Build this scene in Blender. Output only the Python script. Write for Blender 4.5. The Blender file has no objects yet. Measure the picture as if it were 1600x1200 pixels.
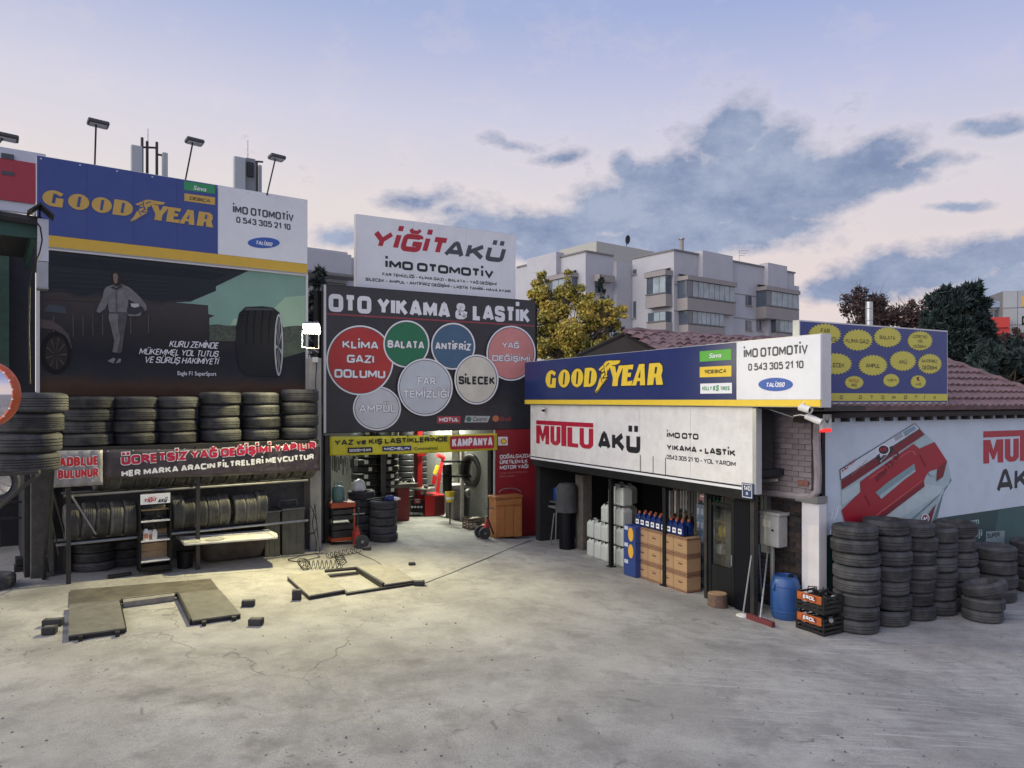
import bpy, bmesh, math, random
from mathutils import Vector, Matrix, noise as mnoise
random.seed(7)
sc = bpy.context.scene
COL = sc.collection
# ------------------------------------------------------------------ camera, sky, sun
F = 1130.0; HY = 625.0; EYE = 3.2
cam = bpy.data.cameras.new('camera'); cam.sensor_width = 36; cam.lens = F/1600*36
cam.shift_y = (HY-600)/1600; cam.clip_start = .05; cam.clip_end = 3000
co = bpy.data.objects.new('camera', cam); COL.objects.link(co)
co.location = (0, 0, EYE); co.rotation_euler = (math.pi/2, 0, 0); sc.camera = co
sc.view_settings.view_transform = 'Standard'; sc.view_settings.look = 'None'
sc.view_settings.exposure = 0.28; sc.view_settings.gamma = 1; sc.view_settings.use_curve_mapping = False
sc.cycles.use_denoising = True
sc.cycles.max_bounces = 6

def lin(r, g, b):
    f = lambda c: (c/255/12.92) if c/255 <= .04045 else ((c/255+.055)/1.055)**2.4
    return (f(r), f(g), f(b), 1)

SUN_EL, SUN_AZ = math.radians(30), math.radians(238)      # glow of the set sun, low on the left behind the camera
def build_world():
    w = bpy.data.worlds.new('World'); sc.world = w; w.use_nodes = True
    nt = w.node_tree; nt.nodes.clear(); N = nt.nodes.new; L = nt.links.new
    out = N('ShaderNodeOutputWorld'); bg = N('ShaderNodeBackground'); L(bg.outputs[0], out.inputs[0])
    tc = N('ShaderNodeTexCoord'); sep = N('ShaderNodeSeparateXYZ'); L(tc.outputs['Generated'], sep.inputs[0])
    def m(op, a, b=None, c=None, clamp=False):
        n = N('ShaderNodeMath'); n.operation = op; n.use_clamp = clamp
        for i, v in enumerate((a, b, c)):
            if v is None: continue
            if isinstance(v, (int, float)): n.inputs[i].default_value = v
            else: L(v, n.inputs[i])
        return n.outputs[0]
    def mix(f, a, b):
        n = N('ShaderNodeMix'); n.data_type = 'RGBA'
        for i, v in ((0, f), (6, a), (7, b)):
            if isinstance(v, (int, float)): n.inputs[i].default_value = v
            elif isinstance(v, tuple): n.inputs[i].default_value = v
            else: L(v, n.inputs[i])
        return n.outputs[2]
    az = m('MULTIPLY', m('ARCTAN2', sep.outputs[0], sep.outputs[1]), 57.2958)
    el = m('MULTIPLY', m('ARCSINE', sep.outputs[2]), 57.2958)
    def ramp(stops, fac):
        r = N('ShaderNodeValToRGB'); L(fac, r.inputs[0]); e = r.color_ramp.elements
        for i, (p, c) in enumerate(stops):
            q = e[i] if i < 2 else e.new(p)
            q.position = p; q.color = c
        return r.outputs[0]
    t = m('DIVIDE', el, 90, clamp=True)
    warm = ramp([(0, lin(214,206,212)), (1, lin(106,126,176)), (.08, lin(228,208,198)), (.17, lin(222,212,208)), (.235, lin(208,204,216)), (.31, lin(168,178,210)), (.5, lin(128,148,194))], t)
    cool = ramp([(0, lin(196,198,212)), (1, lin(106,126,176)), (.08, lin(216,198,194)), (.17, lin(204,198,206)), (.235, lin(178,182,212)), (.31, lin(146,160,206)), (.5, lin(122,142,192))], t)
    side = m('ADD', m('MULTIPLY', m('COSINE', m('MULTIPLY', m('ADD', az, 60), .01745)), -.5), .5, clamp=True)   # 0 at the west-left, 1 opposite
    side = m('MULTIPLY', side, 1.55, clamp=True)
    base = mix(side, warm, cool)
    sky = N('ShaderNodeTexSky'); sky.sky_type = 'NISHITA'; sky.sun_disc = False
    sky.sun_elevation = SUN_EL; sky.sun_rotation = SUN_AZ
    sc_ = N('ShaderNodeVectorMath'); sc_.operation = 'SCALE'; L(sky.outputs[0], sc_.inputs[0]); sc_.inputs['Scale'].default_value = .08
    base = mix(.12, base, sc_.outputs[0])
    # clouds: soft masses (azimuth, elevation, half sizes, weight) broken up by fractal noise
    blobs = [(1140,205,44,36,1.2),(1100,370,160,26,1.0),(900,390,120,24,1.0),(1205,236,42,40,1),(1185,275,95,42,1.2),(1290,285,85,34,1.1),(1070,300,95,34,1.15),(1180,325,120,26,1.0),
             (960,335,85,32,1.1),(870,362,75,32,1.1),(985,268,20,20,.8),(1040,345,110,20,1.0),(760,370,60,34,.9),(1365,240,62,22,.75),(1400,285,70,18,.7),
             (660,312,60,14,.5),(720,335,48,14,.5),(520,366,42,16,.9),(1548,200,48,12,.78),(1500,325,44,7,.8),(1575,392,110,24,1.0),
             (1450,425,120,24,1.0),(1340,455,90,16,.9),(1640,440,160,40,1.0),(860,238,40,8,.55),(790,218,30,6,.5),(1460,260,60,12,.6)]
    tot = None
    wn = N('ShaderNodeTexNoise'); wn.inputs['Scale'].default_value = 7; wn.inputs['Detail'].default_value = 5; L(tc.outputs['Generated'], wn.inputs['Vector'])
    wob = m('MULTIPLY', m('SUBTRACT', wn.outputs[0], .5), 5.0)
    azw = m('ADD', az, wob); elw = m('SUBTRACT', el, m('MULTIPLY', wob, .8))
    for (px, py, rx, ry, wt) in blobs:
        x = (px-800)/F; a = math.degrees(math.atan(x)); k = math.cos(math.atan(x))
        e = math.degrees(math.atan((HY-py)/F*k)); s = 57.3/F*k
        dx = m('DIVIDE', m('SUBTRACT', azw, a), rx*s*k*1.25); dy = m('DIVIDE', m('SUBTRACT', elw, e), ry*s*1.25)
        q = m('ADD', m('MULTIPLY', dx, dx), m('MULTIPLY', dy, dy))
        g = m('MULTIPLY', m('POWER', 2.718, m('MULTIPLY', q, -1.0)), wt)
        tot = g if tot is None else m('MAXIMUM', tot, g)
    mp = N('ShaderNodeMapping'); mp.inputs['Scale'].default_value = (1, 1, 1.7); L(tc.outputs['Generated'], mp.inputs[0])
    n1 = N('ShaderNodeTexNoise'); n1.inputs['Scale'].default_value = 11; n1.inputs['Detail'].default_value = 11; n1.inputs['Roughness'].default_value = .68; L(mp.outputs[0], n1.inputs['Vector'])
    n2 = N('ShaderNodeTexNoise'); n2.inputs['Scale'].default_value = 2.2; n2.inputs['Detail'].default_value = 7; n2.inputs['Roughness'].default_value = .6; L(mp.outputs[0], n2.inputs['Vector'])
    # elsewhere in the sky the same kind of broken cloud, from noise alone (fades out inside the clear part)
    far = m('MULTIPLY', m('SUBTRACT', n2.outputs[0], .56), 4, clamp=True)
    far = m('MULTIPLY', far, m('DIVIDE', m('SUBTRACT', m('ABSOLUTE', az), 48), 20, clamp=True))
    tot = m('MAXIMUM', tot, far)
    d = m('ADD', tot, m('MULTIPLY', m('SUBTRACT', n1.outputs[0], .5), 1.35))
    dens = m('MULTIPLY', m('SUBTRACT', d, .17), 2.2, clamp=True)
    halo = m('MULTIPLY', m('SUBTRACT', d, .02), 2.0, clamp=True)
    body = mix(m('MULTIPLY', m('SUBTRACT', n1.outputs[0], .38), 3.2, clamp=True), lin(148,160,184), lin(106,124,158))
    c = mix(m('MULTIPLY', halo, .35), base, lin(224,206,202))
    c = mix(m('MULTIPLY', dens, .93), c, body)
    L(c, bg.inputs[0]); bg.inputs[1].default_value = 1.0
build_world()
sl = bpy.data.lights.new('sun', 'SUN'); sl.energy = 2.0; sl.angle = math.radians(70); sl.color = (1, .93, .88)
so = bpy.data.objects.new('sun', sl); COL.objects.link(so)
sdir = Vector((math.sin(SUN_AZ)*math.cos(SUN_EL), math.cos(SUN_AZ)*math.cos(SUN_EL), math.sin(SUN_EL)))
so.rotation_euler = sdir.to_track_quat('Z', 'Y').to_euler(); so.location = (-20, -12, 20)

# ------------------------------------------------------------------ measuring helpers
CX, CY = (1283-800)/F*9.6, 9.6                     # front corner of the right-hand shop
CU = Vector((595, -1130)).normalized(); CN = Vector((CU.y, -CU.x))
def ghgt(x, y):
    t = (x-CX)*CN.x + (y-CY)*CN.y
    return EYE - (2.73 + .47*math.exp(-max(t, 0)/4))
def G(px, py, dz=0):
    d = 3*F/(py-HY)
    for _ in range(40):
        x = (px-800)/F*d; d = .5*d + .5*(EYE-dz-ghgt(x, d))*F/(py-HY)
    x = (px-800)/F*d
    return Vector((x, d, ghgt(x, d)+dz))
def Gc(px, py, r):                                  # centre of a round thing of radius r whose near foot shows at px, py
    p = G(px, py); h = Vector((p.x, p.y)); h += h.normalized()*r
    return Vector((h.x, h.y, ghgt(h.x, h.y)))
def D(px, py, d): return Vector(((px-800)/F*d, d, EYE+(HY-py)/F*d))
class Frame:                                        # an upright plane: u runs along it, n looks out of it
    def __init__(s, px, d, vp, flip=False):
        s.u = Vector((vp-800, F)).normalized()
        if flip: s.u = -s.u
        s.n = Vector((s.u.y, -s.u.x)); s.O = Vector(((px-800)/F*d, d))
        s.u3 = Vector((s.u.x, s.u.y, 0)); s.n3 = Vector((s.n.x, s.n.y, 0))
    def depth(s, px, o=0):
        r = Vector(((px-800)/F, 1)); return (s.O.dot(s.n)+o)/r.dot(s.n)
    def P(s, px, py, o=0):
        d = s.depth(px, o); return Vector(((px-800)/F*d, d, EYE+(HY-py)/F*d))
    def S(s, px, o=0):
        p = s.P(px, HY, o); return (Vector((p.x, p.y))-s.O).dot(s.u)
    def Z(s, px, py, o=0): return s.P(px, py, o).z
    def W(s, a, z, o=0):
        q = s.O + s.u*a + s.n*o; return Vector((q.x, q.y, z))
    @property
    def rz(s): return math.atan2(s.u.y, s.u.x)
A = Frame(105, 11.7, 2370)
B = Frame(505, 14.6, 2800)
C = Frame(1283, 9.6, 205, True)
E = Frame(1283, 10.4, 205, True)
DW = Frame(1283, 10.4, 2946)

# ------------------------------------------------------------------ materials
MATS = {}
def mat(name, col, rough=.6, metal=0, var=.12, scale=8, bump=0, bscale=60, emit=0, alpha=None, trans=0, spec=None, rnd=0, dirt=None, dscale=3, dcov=.5):
    if name in MATS: return MATS[name]
    m = bpy.data.materials.new(name); m.use_nodes = True; MATS[name] = m
    nt = m.node_tree; b = nt.nodes['Principled BSDF']; N = nt.nodes.new; L = nt.links.new
    if len(col) == 3: col = (*col, 1)
    b.inputs['Roughness'].default_value = rough; b.inputs['Metallic'].default_value = metal
    if spec is not None: b.inputs['Specular IOR Level'].default_value = spec
    if trans: b.inputs['Transmission Weight'].default_value = trans
    if alpha is not None: b.inputs['Alpha'].default_value = alpha
    tc = N('ShaderNodeTexCoord')
    n = N('ShaderNodeTexNoise'); n.inputs['Scale'].default_value = scale; n.inputs['Detail'].default_value = 6; n.inputs['Roughness'].default_value = .65
    L(tc.outputs['Object'], n.inputs['Vector'])
    r = N('ShaderNodeMapRange'); L(n.outputs[0], r.inputs[0]); r.inputs[1].default_value = .25; r.inputs[2].default_value = .75
    r.inputs[3].default_value = 1-var; r.inputs[4].default_value = 1+var
    v = r.outputs[0]
    if rnd:
        oi = N('ShaderNodeObjectInfo'); q = N('ShaderNodeMapRange'); L(oi.outputs['Random'], q.inputs[0]); q.inputs[3].default_value = 1-rnd; q.inputs[4].default_value = 1+rnd
        mm = N('ShaderNodeMath'); mm.operation = 'MULTIPLY'; L(v, mm.inputs[0]); L(q.outputs[0], mm.inputs[1]); v = mm.outputs[0]
    s = N('ShaderNodeVectorMath'); s.operation = 'SCALE'; s.inputs[0].default_value = col[:3]; L(v, s.inputs['Scale'])
    c = s.outputs[0]
    if dirt:
        n3 = N('ShaderNodeTexNoise'); n3.inputs['Scale'].default_value = dscale; n3.inputs['Detail'].default_value = 8; n3.inputs['Roughness'].default_value = .7; L(tc.outputs['Object'], n3.inputs['Vector'])
        q = N('ShaderNodeMapRange'); L(n3.outputs[0], q.inputs[0]); q.inputs[1].default_value = .45; q.inputs[2].default_value = .72; q.inputs[4].default_value = dcov
        x = N('ShaderNodeMix'); x.data_type = 'RGBA'; L(q.outputs[0], x.inputs[0]); L(c, x.inputs[6]); x.inputs[7].default_value = (*dirt[:3], 1); c = x.outputs[2]
    L(c, b.inputs['Base Color'])
    if emit: L(c, b.inputs['Emission Color']); b.inputs['Emission Strength'].default_value = emit
    if bump:
        n4 = N('ShaderNodeTexNoise'); n4.inputs['Scale'].default_value = bscale; n4.inputs['Detail'].default_value = 4; L(tc.outputs['Object'], n4.inputs['Vector'])
        bp = N('ShaderNodeBump'); bp.inputs['Strength'].default_value = bump; bp.inputs['Distance'].default_value = .01; L(n4.outputs[0], bp.inputs['Height']); L(bp.outputs[0], b.inputs['Normal'])
    return m
dust = (.16, .15, .13)
rubber = mat('rubber', (.036,.037,.041), .78, var=.25, scale=9, bump=.35, bscale=45, rnd=.35, dirt=(.13,.13,.13), dscale=4, dcov=.55)
rubber_new = mat('new_rubber', (.018,.019,.022), .5, var=.2, bump=.2, rnd=.2)
steel_dk = mat('dark_painted_steel', (.024,.025,.027), .5, .2, var=.25, bump=.15, dirt=(.10,.08,.06), dcov=.35)
steel = mat('grey_steel', (.30,.31,.32), .4, .7, var=.2, bump=.1, dirt=(.16,.13,.1), dcov=.4)
galv = mat('galvanised_steel', (.5,.52,.54), .35, .8, var=.15)
blackm = mat('black_metal', (.008,.009,.011), .5, .0, var=.3, dirt=(.03,.03,.03), dcov=.3, spec=.25)
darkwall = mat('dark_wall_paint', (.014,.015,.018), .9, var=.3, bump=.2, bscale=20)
white = mat('white_sign_face', (.74,.76,.79), .35, var=.035, scale=3, dirt=(.5,.51,.52), dscale=2.2, dcov=.22)
white2 = mat('white_paint', (.70,.70,.69), .55, var=.07, scale=4, dirt=(.38,.36,.33), dscale=3, dcov=.35)
black_p = mat('black_print', (.014,.016,.022), .4, var=.1)
grey_p = mat('charcoal_print', (.06,.065,.08), .4, var=.1)
blue_s = mat('sign_blue', (.028,.062,.25), .32, var=.05, scale=2.5, dirt=(.07,.10,.25), dcov=.25)
blue_n = mat('sign_navy', (.016,.030,.13), .3, var=.08, scale=2.5, dirt=(.05,.06,.10), dcov=.25)
yel = mat('sign_yellow', (.62,.40,.045), .4, var=.05)
yel_b = mat('bright_yellow_print', (.78,.56,.05), .4, var=.05)
red_p = mat('red_print', (.42,.018,.035), .4, var=.06)
red_d = mat('dark_red_print', (.22,.014,.022), .45, var=.1)
white_p = mat('white_print', (.78,.79,.82), .4, var=.04)
green_p = mat('green_print', (.03,.28,.11), .4, var=.06)
lime_p = mat('lime_print', (.11,.42,.06), .4, var=.06)
charc = mat('charcoal_sign_face', (.028,.030,.037), .35, var=.12, scale=2, dirt=(.06,.06,.07), dcov=.3)
alu = mat('aluminium_frame', (.55,.57,.6), .35, .6, var=.08)
conc = mat('grey_concrete', (.26,.25,.235), .9, var=.22, scale=5, bump=.5, bscale=30, dirt=(.12,.115,.105), dscale=2.5, dcov=.6)
wood = mat('orange_wood', (.30,.12,.04), .5, var=.18, scale=6)
ply = mat('pale_plywood', (.45,.32,.18), .6, var=.15, scale=6)
glass = mat('glass', (.75,.82,.85), .05, trans=1.0, var=0)

rubber_dusty = mat('dusty_rubber', (.085,.085,.078), .85, var=.3, scale=9, bump=.35, bscale=45, rnd=.4, dirt=(.18,.175,.155), dscale=4, dcov=.6)
# ------------------------------------------------------------------ mesh builder
class MB:
    def __init__(s): s.v = []; s.f = []
    def add(s, vs, fs):
        k = len(s.v); s.v += [Vector(v) for v in vs]; s.f += [tuple(i+k for i in f) for f in fs]; return s
    def obox(s, c, ax, ay, az):                    # centre and three half axes
        c, ax, ay, az = map(Vector, (c, ax, ay, az))
        vs = [c+ax*i+ay*j+az*k for i in (-1,1) for j in (-1,1) for k in (-1,1)]
        return s.add(vs, [(0,1,3,2),(4,6,7,5),(0,4,5,1),(2,3,7,6),(0,2,6,4),(1,5,7,3)])
    def box(s, x0, x1, y0, y1, z0, z1):
        return s.obox(((x0+x1)/2,(y0+y1)/2,(z0+z1)/2), ((x1-x0)/2,0,0), (0,(y1-y0)/2,0), (0,0,(z1-z0)/2))
    def fbox(s, fr, s0, s1, z0, z1, o0, o1):       # box in a frame
        return s.obox(fr.W((s0+s1)/2,(z0+z1)/2,(o0+o1)/2), fr.u3*((s1-s0)/2), fr.n3*((o1-o0)/2), (0,0,(z1-z0)/2))
    def prism(s, pts, ext):                        # planar polygon extruded by a vector
        n = len(pts); e = Vector(ext); pts = [Vector(p) for p in pts]
        return s.add(pts+[p+e for p in pts], [tuple(range(n)), tuple(range(2*n-1, n-1, -1))]+[(i, i+n, (i+1)%n+n, (i+1)%n) for i in range(n)])
    def tube(s, path, r, seg=8, cap=True, r2=None):
        path = [Vector(p) for p in path]; n = len(path); rings = []; prev = None; k0 = len(s.v)
        for i, p in enumerate(path):
            t = (path[min(i+1,n-1)]-path[max(i-1,0)]).normalized()
            if prev is None: a = t.orthogonal().normalized()
            else: a = (prev-t*prev.dot(t)); a = a.normalized() if a.length > 1e-6 else t.orthogonal().normalized()
            prev = a; b = t.cross(a); rr = r if r2 is None else r+(r2-r)*i/(n-1)
            s.v += [p+(a*math.cos(q)+b*math.sin(q))*rr for q in (2*math.pi*j/seg for j in range(seg))]
        for i in range(n-1):
            for j in range(seg):
                s.f.append((k0+i*seg+j, k0+i*seg+(j+1)%seg, k0+(i+1)*seg+(j+1)%seg, k0+(i+1)*seg+j))
        if cap: s.f += [tuple(k0+j for j in range(seg))[::-1], tuple(k0+(n-1)*seg+j for j in range(seg))]
        return s
    def lathe(s, prof, seg=24, c=(0,0,0), axis='Z', closed=False):
        k0 = len(s.v); n = len(prof); c = Vector(c)
        for (r, h) in prof:
            for j in range(seg):
                q = 2*math.pi*j/seg; a, b = r*math.cos(q), r*math.sin(q)
                s.v.append(c+Vector({'Z': (a,b,h), 'X': (h,a,b), 'Y': (a,h,b)}[axis]))
        for i in range(n if closed else n-1):
            i2 = (i+1) % n
            for j in range(seg): s.f.append((k0+i*seg+j, k0+i*seg+(j+1)%seg, k0+i2*seg+(j+1)%seg, k0+i2*seg+j))
        return s
    def mesh(s, name, m, off=(0,0,0), smooth=False):
        me = bpy.data.meshes.new(name); o = Vector(off)
        me.from_pydata([tuple(v-o) for v in s.v], [], s.f)
        bm = bmesh.new(); bm.from_mesh(me); bmesh.ops.recalc_face_normals(bm, faces=bm.faces); bm.to_mesh(me); bm.free()
        if m: me.materials.append(m)
        if smooth:
            me.polygons.foreach_set('use_smooth', [True]*len(me.polygons)); me.set_sharp_from_angle(angle=math.radians(40))
        return me
def link(name, me, parent=None, loc=(0,0,0), rot=(0,0,0)):
    o = bpy.data.objects.new(name, me); COL.objects.link(o); o.location = loc; o.rotation_euler = rot
    if parent: o.parent = parent
    return o
def tag(o, label, cat, group=None):
    o['label'] = label; o['category'] = cat
    if group: o['group'] = group
    return o
class Thing:                                       # Empty at the base; parts are given in world coordinates
    def __init__(s, name, label, cat, loc, group=None, rz=0):
        s.loc = Vector(loc); s.e = link(name, None, None, s.loc, (0,0,rz)); s.inv = Matrix.Rotation(-rz, 3, 'Z')
        s.e.empty_display_size = .1; tag(s.e, label, cat, group)
    def part(s, name, mb, m, bevel=0, smooth=False, under=None, label=None, stuff=False):
        q = MB(); q.f = mb.f; q.v = [s.inv @ (v-s.loc) for v in mb.v]
        o = link(name, q.mesh(name, m, smooth=smooth), under or s.e)
        if bevel: bev(o, bevel)
        if label: o['label'] = label
        if stuff: o['kind'] = 'stuff'
        return o
def bev(o, w, seg=2):
    b = o.modifiers.new('bevel', 'BEVEL'); b.width = w; b.segments = seg; b.limit_method = 'ANGLE'; b.angle_limit = math.radians(40); return o
def solo(name, label, cat, mb, m, loc, group=None, bevel=0, smooth=False):
    o = link(name, mb.mesh(name, m, off=loc, smooth=smooth), None, loc); tag(o, label, cat, group)
    if bevel: bev(o, bevel)
    return o
def struct(name, mb, m, smooth=False):
    o = link(name, mb.mesh(name, m, smooth=smooth)); o['kind'] = 'structure'; return o
def copy_tree(o, parent=None):
    c = o.copy(); COL.objects.link(c)
    if parent: c.parent = parent
    for ch in list(o.children): copy_tree(ch, c)
    return c
# ------------------------------------------------------------------ lettering
_caps = {}
def text_polys(txt, bold=0.0, shear=0.0, spacing=1.0, line=1.0, align='LEFT'):
    cu = bpy.data.curves.new('t', 'FONT'); cu.body = txt; cu.size = 1; cu.offset = bold; cu.shear = shear
    cu.space_character = spacing; cu.space_line = line; cu.align_x = align; cu.resolution_u = 3
    ob = bpy.data.objects.new('t', cu); COL.objects.link(ob)
    dg = bpy.context.evaluated_depsgraph_get(); me = bpy.data.meshes.new_from_object(ob.evaluated_get(dg))
    vs = [v.co.copy() for v in me.vertices]; fs = [tuple(p.vertices) for p in me.polygons]
    bpy.data.objects.remove(ob); bpy.data.curves.remove(cu); bpy.data.meshes.remove(me)
    return vs, fs
def cap_height():
    if 'h' not in _caps: v, _ = text_polys('H'); _caps['h'] = max(p.y for p in v)
    return _caps['h']
# stroke alphabet: centre lines in a unit box, drawn as flat ribbons of the wanted weight
def _c(pts, n=3):                                   # round a polyline's corners
    out = [pts[0]]
    for p, q, r in zip(pts, pts[1:], pts[2:]):
        for i in range(n+1):
            t = i/n; a = (p[0]+(q[0]-p[0])*.5, p[1]+(q[1]-p[1])*.5) if p is not pts[0] else (p[0]+(q[0]-p[0])*.4, p[1]+(q[1]-p[1])*.4)
            b = (q[0]+(r[0]-q[0])*.5, q[1]+(r[1]-q[1])*.5) if r is not pts[-1] else (q[0]+(r[0]-q[0])*.6, q[1]+(r[1]-q[1])*.6)
            out.append(((1-t)**2*a[0]+2*t*(1-t)*q[0]+t*t*b[0], (1-t)**2*a[1]+2*t*(1-t)*q[1]+t*t*b[1]))
    return out+[pts[-1]]
_O = _c([(.5,1),(1,1),(1,.5),(1,0),(.5,0),(0,0),(0,.5),(0,1),(.5,1)]); 
GL = {'A': (.68,[[(0,-.02),(.43,1.02)],[(.57,1.02),(1,-.02)],[(.16,.26),(.84,.26)],[(.38,1),(.62,1)]]), 'B': (.62,[[(0,0),(0,1)],_c([(0,1),(.92,1),(.92,.54),(0,.54)]),_c([(0,.54),(1,.54),(1,0),(0,0)])]),
 'C': (.64,[_c([(1,.84),(.98,1),(.5,1),(0,1),(0,.5),(0,0),(.5,0),(.98,0),(1,.16)])]), 'D': (.66,[[(0,0),(0,1)],_c([(0,1),(.5,1),(1,1),(1,.5),(1,0),(.5,0),(0,0)])]),
 'E': (.48,[[(1,1),(0,1),(0,0),(1,0)],[(0,.52),(.88,.52)]]), 'F': (.46,[[(1,1),(0,1),(0,0)],[(0,.5),(.85,.5)]]), 'G': (.68,[_c([(1,.86),(.98,1),(.5,1),(0,1),(0,.5),(0,0),(.5,0),(1,0),(1,.3)]),[(1,.15),(1,.44),(.55,.44)]]),
 'H': (.64,[[(0,0),(0,1)],[(1,0),(1,1)],[(0,.52),(1,.52)]]), 'I': (0,[[(0,0),(0,1)]]), 'J': (.45,[_c([(1,1),(1,.3),(1,0),(.45,0),(0,0),(0,.3)])]), 'K': (.64,[[(0,0),(0,1)],[(.9,1),(.08,.42)],[(.32,.58),(1,0)]]),
 'L': (.46,[[(0,1),(0,0),(1,0)]]), 'M': (.80,[[(0,0),(0,1)],[(1,0),(1,1)],[(0,1),(.5,.25),(1,1)]]), 'N': (.66,[[(0,0),(0,1)],[(0,1),(1,0)],[(1,0),(1,1)]]), 'O': (.70,[_O]),
 'P': (.58,[[(0,0),(0,1)],_c([(0,1),(1,1),(1,.46),(0,.46)])]), 'R': (.62,[[(0,0),(0,1)],_c([(0,1),(.95,1),(.95,.47),(0,.47)]),[(.5,.47),(1,0)]]), 'S': (.58,[_c([(.95,.76),(.95,1),(.5,1),(0,1),(0,.75),(.0,.56),(.5,.52),(1,.47),(1,.25),(1,0),(.5,0),(0,0),(0,.25)])]),
 'T': (.54,[[(0,1),(1,1)],[(.5,0),(.5,1)]]), 'U': (.64,[_c([(0,1),(0,.4),(0,0),(.5,0),(1,0),(1,.4),(1,1)])]), 'V': (.68,[[(0,1),(.5,0),(1,1)]]), 'W': (.9,[[(0,1),(.25,0),(.5,.9),(.75,0),(1,1)]]), 'X': (.64,[[(0,0),(1,1)],[(0,1),(1,0)]]),
 'Y': (.68,[[(0,1),(.5,.45),(1,1)],[(.5,.45),(.5,0)]]), 'Z': (.6,[[(0,1),(1,1),(0,0),(1,0)]]), '0': (.52,[_O]), '1': (.28,[[(0,.78),(.9,1),(.9,0)]]), '2': (.52,[_c([(0,.72),(0,1),(.5,1),(1,1),(1,.68),(.85,.45),(0,0)]),[(0,0),(1,0)]]),
 '3': (.52,[_c([(0,.8),(0,1),(.5,1),(.95,1),(.95,.55),(.4,.54)]),_c([(.4,.54),(1,.54),(1,0),(.5,0),(0,0),(0,.2)])]), '4': (.54,[[(.75,0),(.75,1),(0,.26),(1,.26)]]), '5': (.52,[[(.95,1),(.1,1),(.05,.52)],_c([(.05,.55),(.4,.64),(1,.64),(1,.3),(1,0),(.5,0),(0,0),(0,.2)])]),
 '6': (.52,[_c([(.9,.85),(.8,1),(.5,1),(0,1),(0,.5),(0,0),(.5,0),(1,0),(1,.3),(1,.58),(.5,.58),(0,.58),(0,.3)])]), '&': (.74,[_c([(1,0),(.1,.72),(.15,1),(.42,1),(.7,1),(.68,.7),(.3,.55),(0,.42),(0,.2),(0,0),(.4,0),(.8,0),(.95,.5)])]),
 '-': (.34,[[(0,.42),(1,.42)]]), '=': (.4,[[(0,.6),(1,.6)],[(0,.3),(1,.3)]]), 'v': (.5,[[(0,.72),(.5,0),(1,.72)]]), 'e': (.46,[_c([(0,.38),(1,.38),(1,.72),(.5,.72),(0,.72),(0,.36),(0,0),(.5,0),(1,0),(1,.12)])]),
 '.': (0,[[(0,0),(0,.06)]]), ',': (0,[[(0,0),(0,.06)]])}
DIA = {'İ': ('I','.'), 'Ğ': ('G','u'), 'Ş': ('S',','), 'Ü': ('U',':'), 'Ö': ('O',':'), 'Ç': ('C',',')}
def ribbon(pts, t):
    n = len(pts); closed = (Vector(pts[0])-Vector(pts[-1])).length < 1e-6; L_, R_ = [], []
    P = [Vector(p) for p in pts]
    for i, p in enumerate(P):
        a = P[i-1] if i else (P[-2] if closed else None); b = P[i+1] if i < n-1 else (P[1] if closed else None)
        d1 = (p-a).normalized() if a is not None and (p-a).length > 1e-7 else None; d2 = (b-p).normalized() if b is not None and (b-p).length > 1e-7 else None
        if d1 is None: d1 = d2
        if d2 is None: d2 = d1
        if d1 is None: d1 = d2 = Vector((0,1))
        n1 = Vector((-d1.y, d1.x)); n2 = Vector((-d2.y, d2.x)); m = n1+n2
        m = m.normalized() if m.length > .2 else n1
        k = min(1/max(m.dot(n1), .35), 2.2)*t/2
        L_.append(p+m*k); R_.append(p-m*k)
    return L_+R_, [(i, i+1, n+i+1, n+i) for i in range(n-1)]
def stroke_text(txt, W, H, t, grow=0, shear=0, gap=None):
    """ribbons filling W x H (metres); returns list of (verts2d, faces)"""
    t = t*H; items = [(DIA.get(c, (c, None)), GL[DIA.get(c, (c, None))[0]]) if c != ' ' else None for c in txt]
    gw = sum(it[1][0]*H+t for it in items if it); ns = txt.count(' '); ng = max(0, len(items)-1)
    gap_ = (.06*H+t*.05) if gap is None else gap*H; sp_ = .24*H
    k0 = min(1.25, W/(gw+gap_*ng+sp_*ns)); gap_ *= k0; sp_ *= k0
    kw = (W-gap_*ng-sp_*ns)/gw; tx = min(t, .53*kw*.66*H); lay = []; x = 0
    for it in items:
        if it is None: x += sp_+gap_; continue
        (base, dia), (w, st) = it; w = w*H; lay.append((base, dia, x, w, st)); x += (w+t)*kw+gap_
    out = []
    for base, dia, x0, w, st in lay:
        X0 = x0; Wd = (w+t)*kw; hx = min(tx/2, Wd/2)
        f = lambda p: (X0+hx+p[0]*(Wd-2*hx) if w > 0 else X0+Wd/2, tx/2+p[1]*(H-tx))
        th = tx*.93 if base in 'AMNKVYXWZ&' else tx
        for s_ in st: out.append(ribbon([f(p) for p in s_], th+grow*H))
        cx = X0+Wd/2; r = th*.5+grow*H/2
        dots = []
        if dia == '.': dots = [(cx, H*1.08+th*.5)]
        if dia == ':': dots = [(cx-max(th*.75, Wd*.2), H*1.06+th*.5), (cx+max(th*.75, Wd*.2), H*1.06+th*.5)]
        for (a, b) in dots: out.append(([Vector((a-r,b-r)), Vector((a+r,b-r)), Vector((a+r,b+r)), Vector((a-r,b+r))], [(0,1,2,3)]))
        if dia == 'u': out.append(ribbon([(cx-Wd*.24, H*1.27), (cx-Wd*.14, H*1.12), (cx+Wd*.14, H*1.12), (cx+Wd*.24, H*1.27)], th*.7+grow*H))
        if dia == ',': out.append(ribbon([(cx+Wd*.05, 0), (cx+Wd*.05, -H*.10), (cx-Wd*.14, -H*.20)], th*.7+grow*H))
    if shear: out = [([Vector((v[0]+v[1]*shear, v[1])) for v in vs], fs) for vs, fs in out]
    return out
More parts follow.
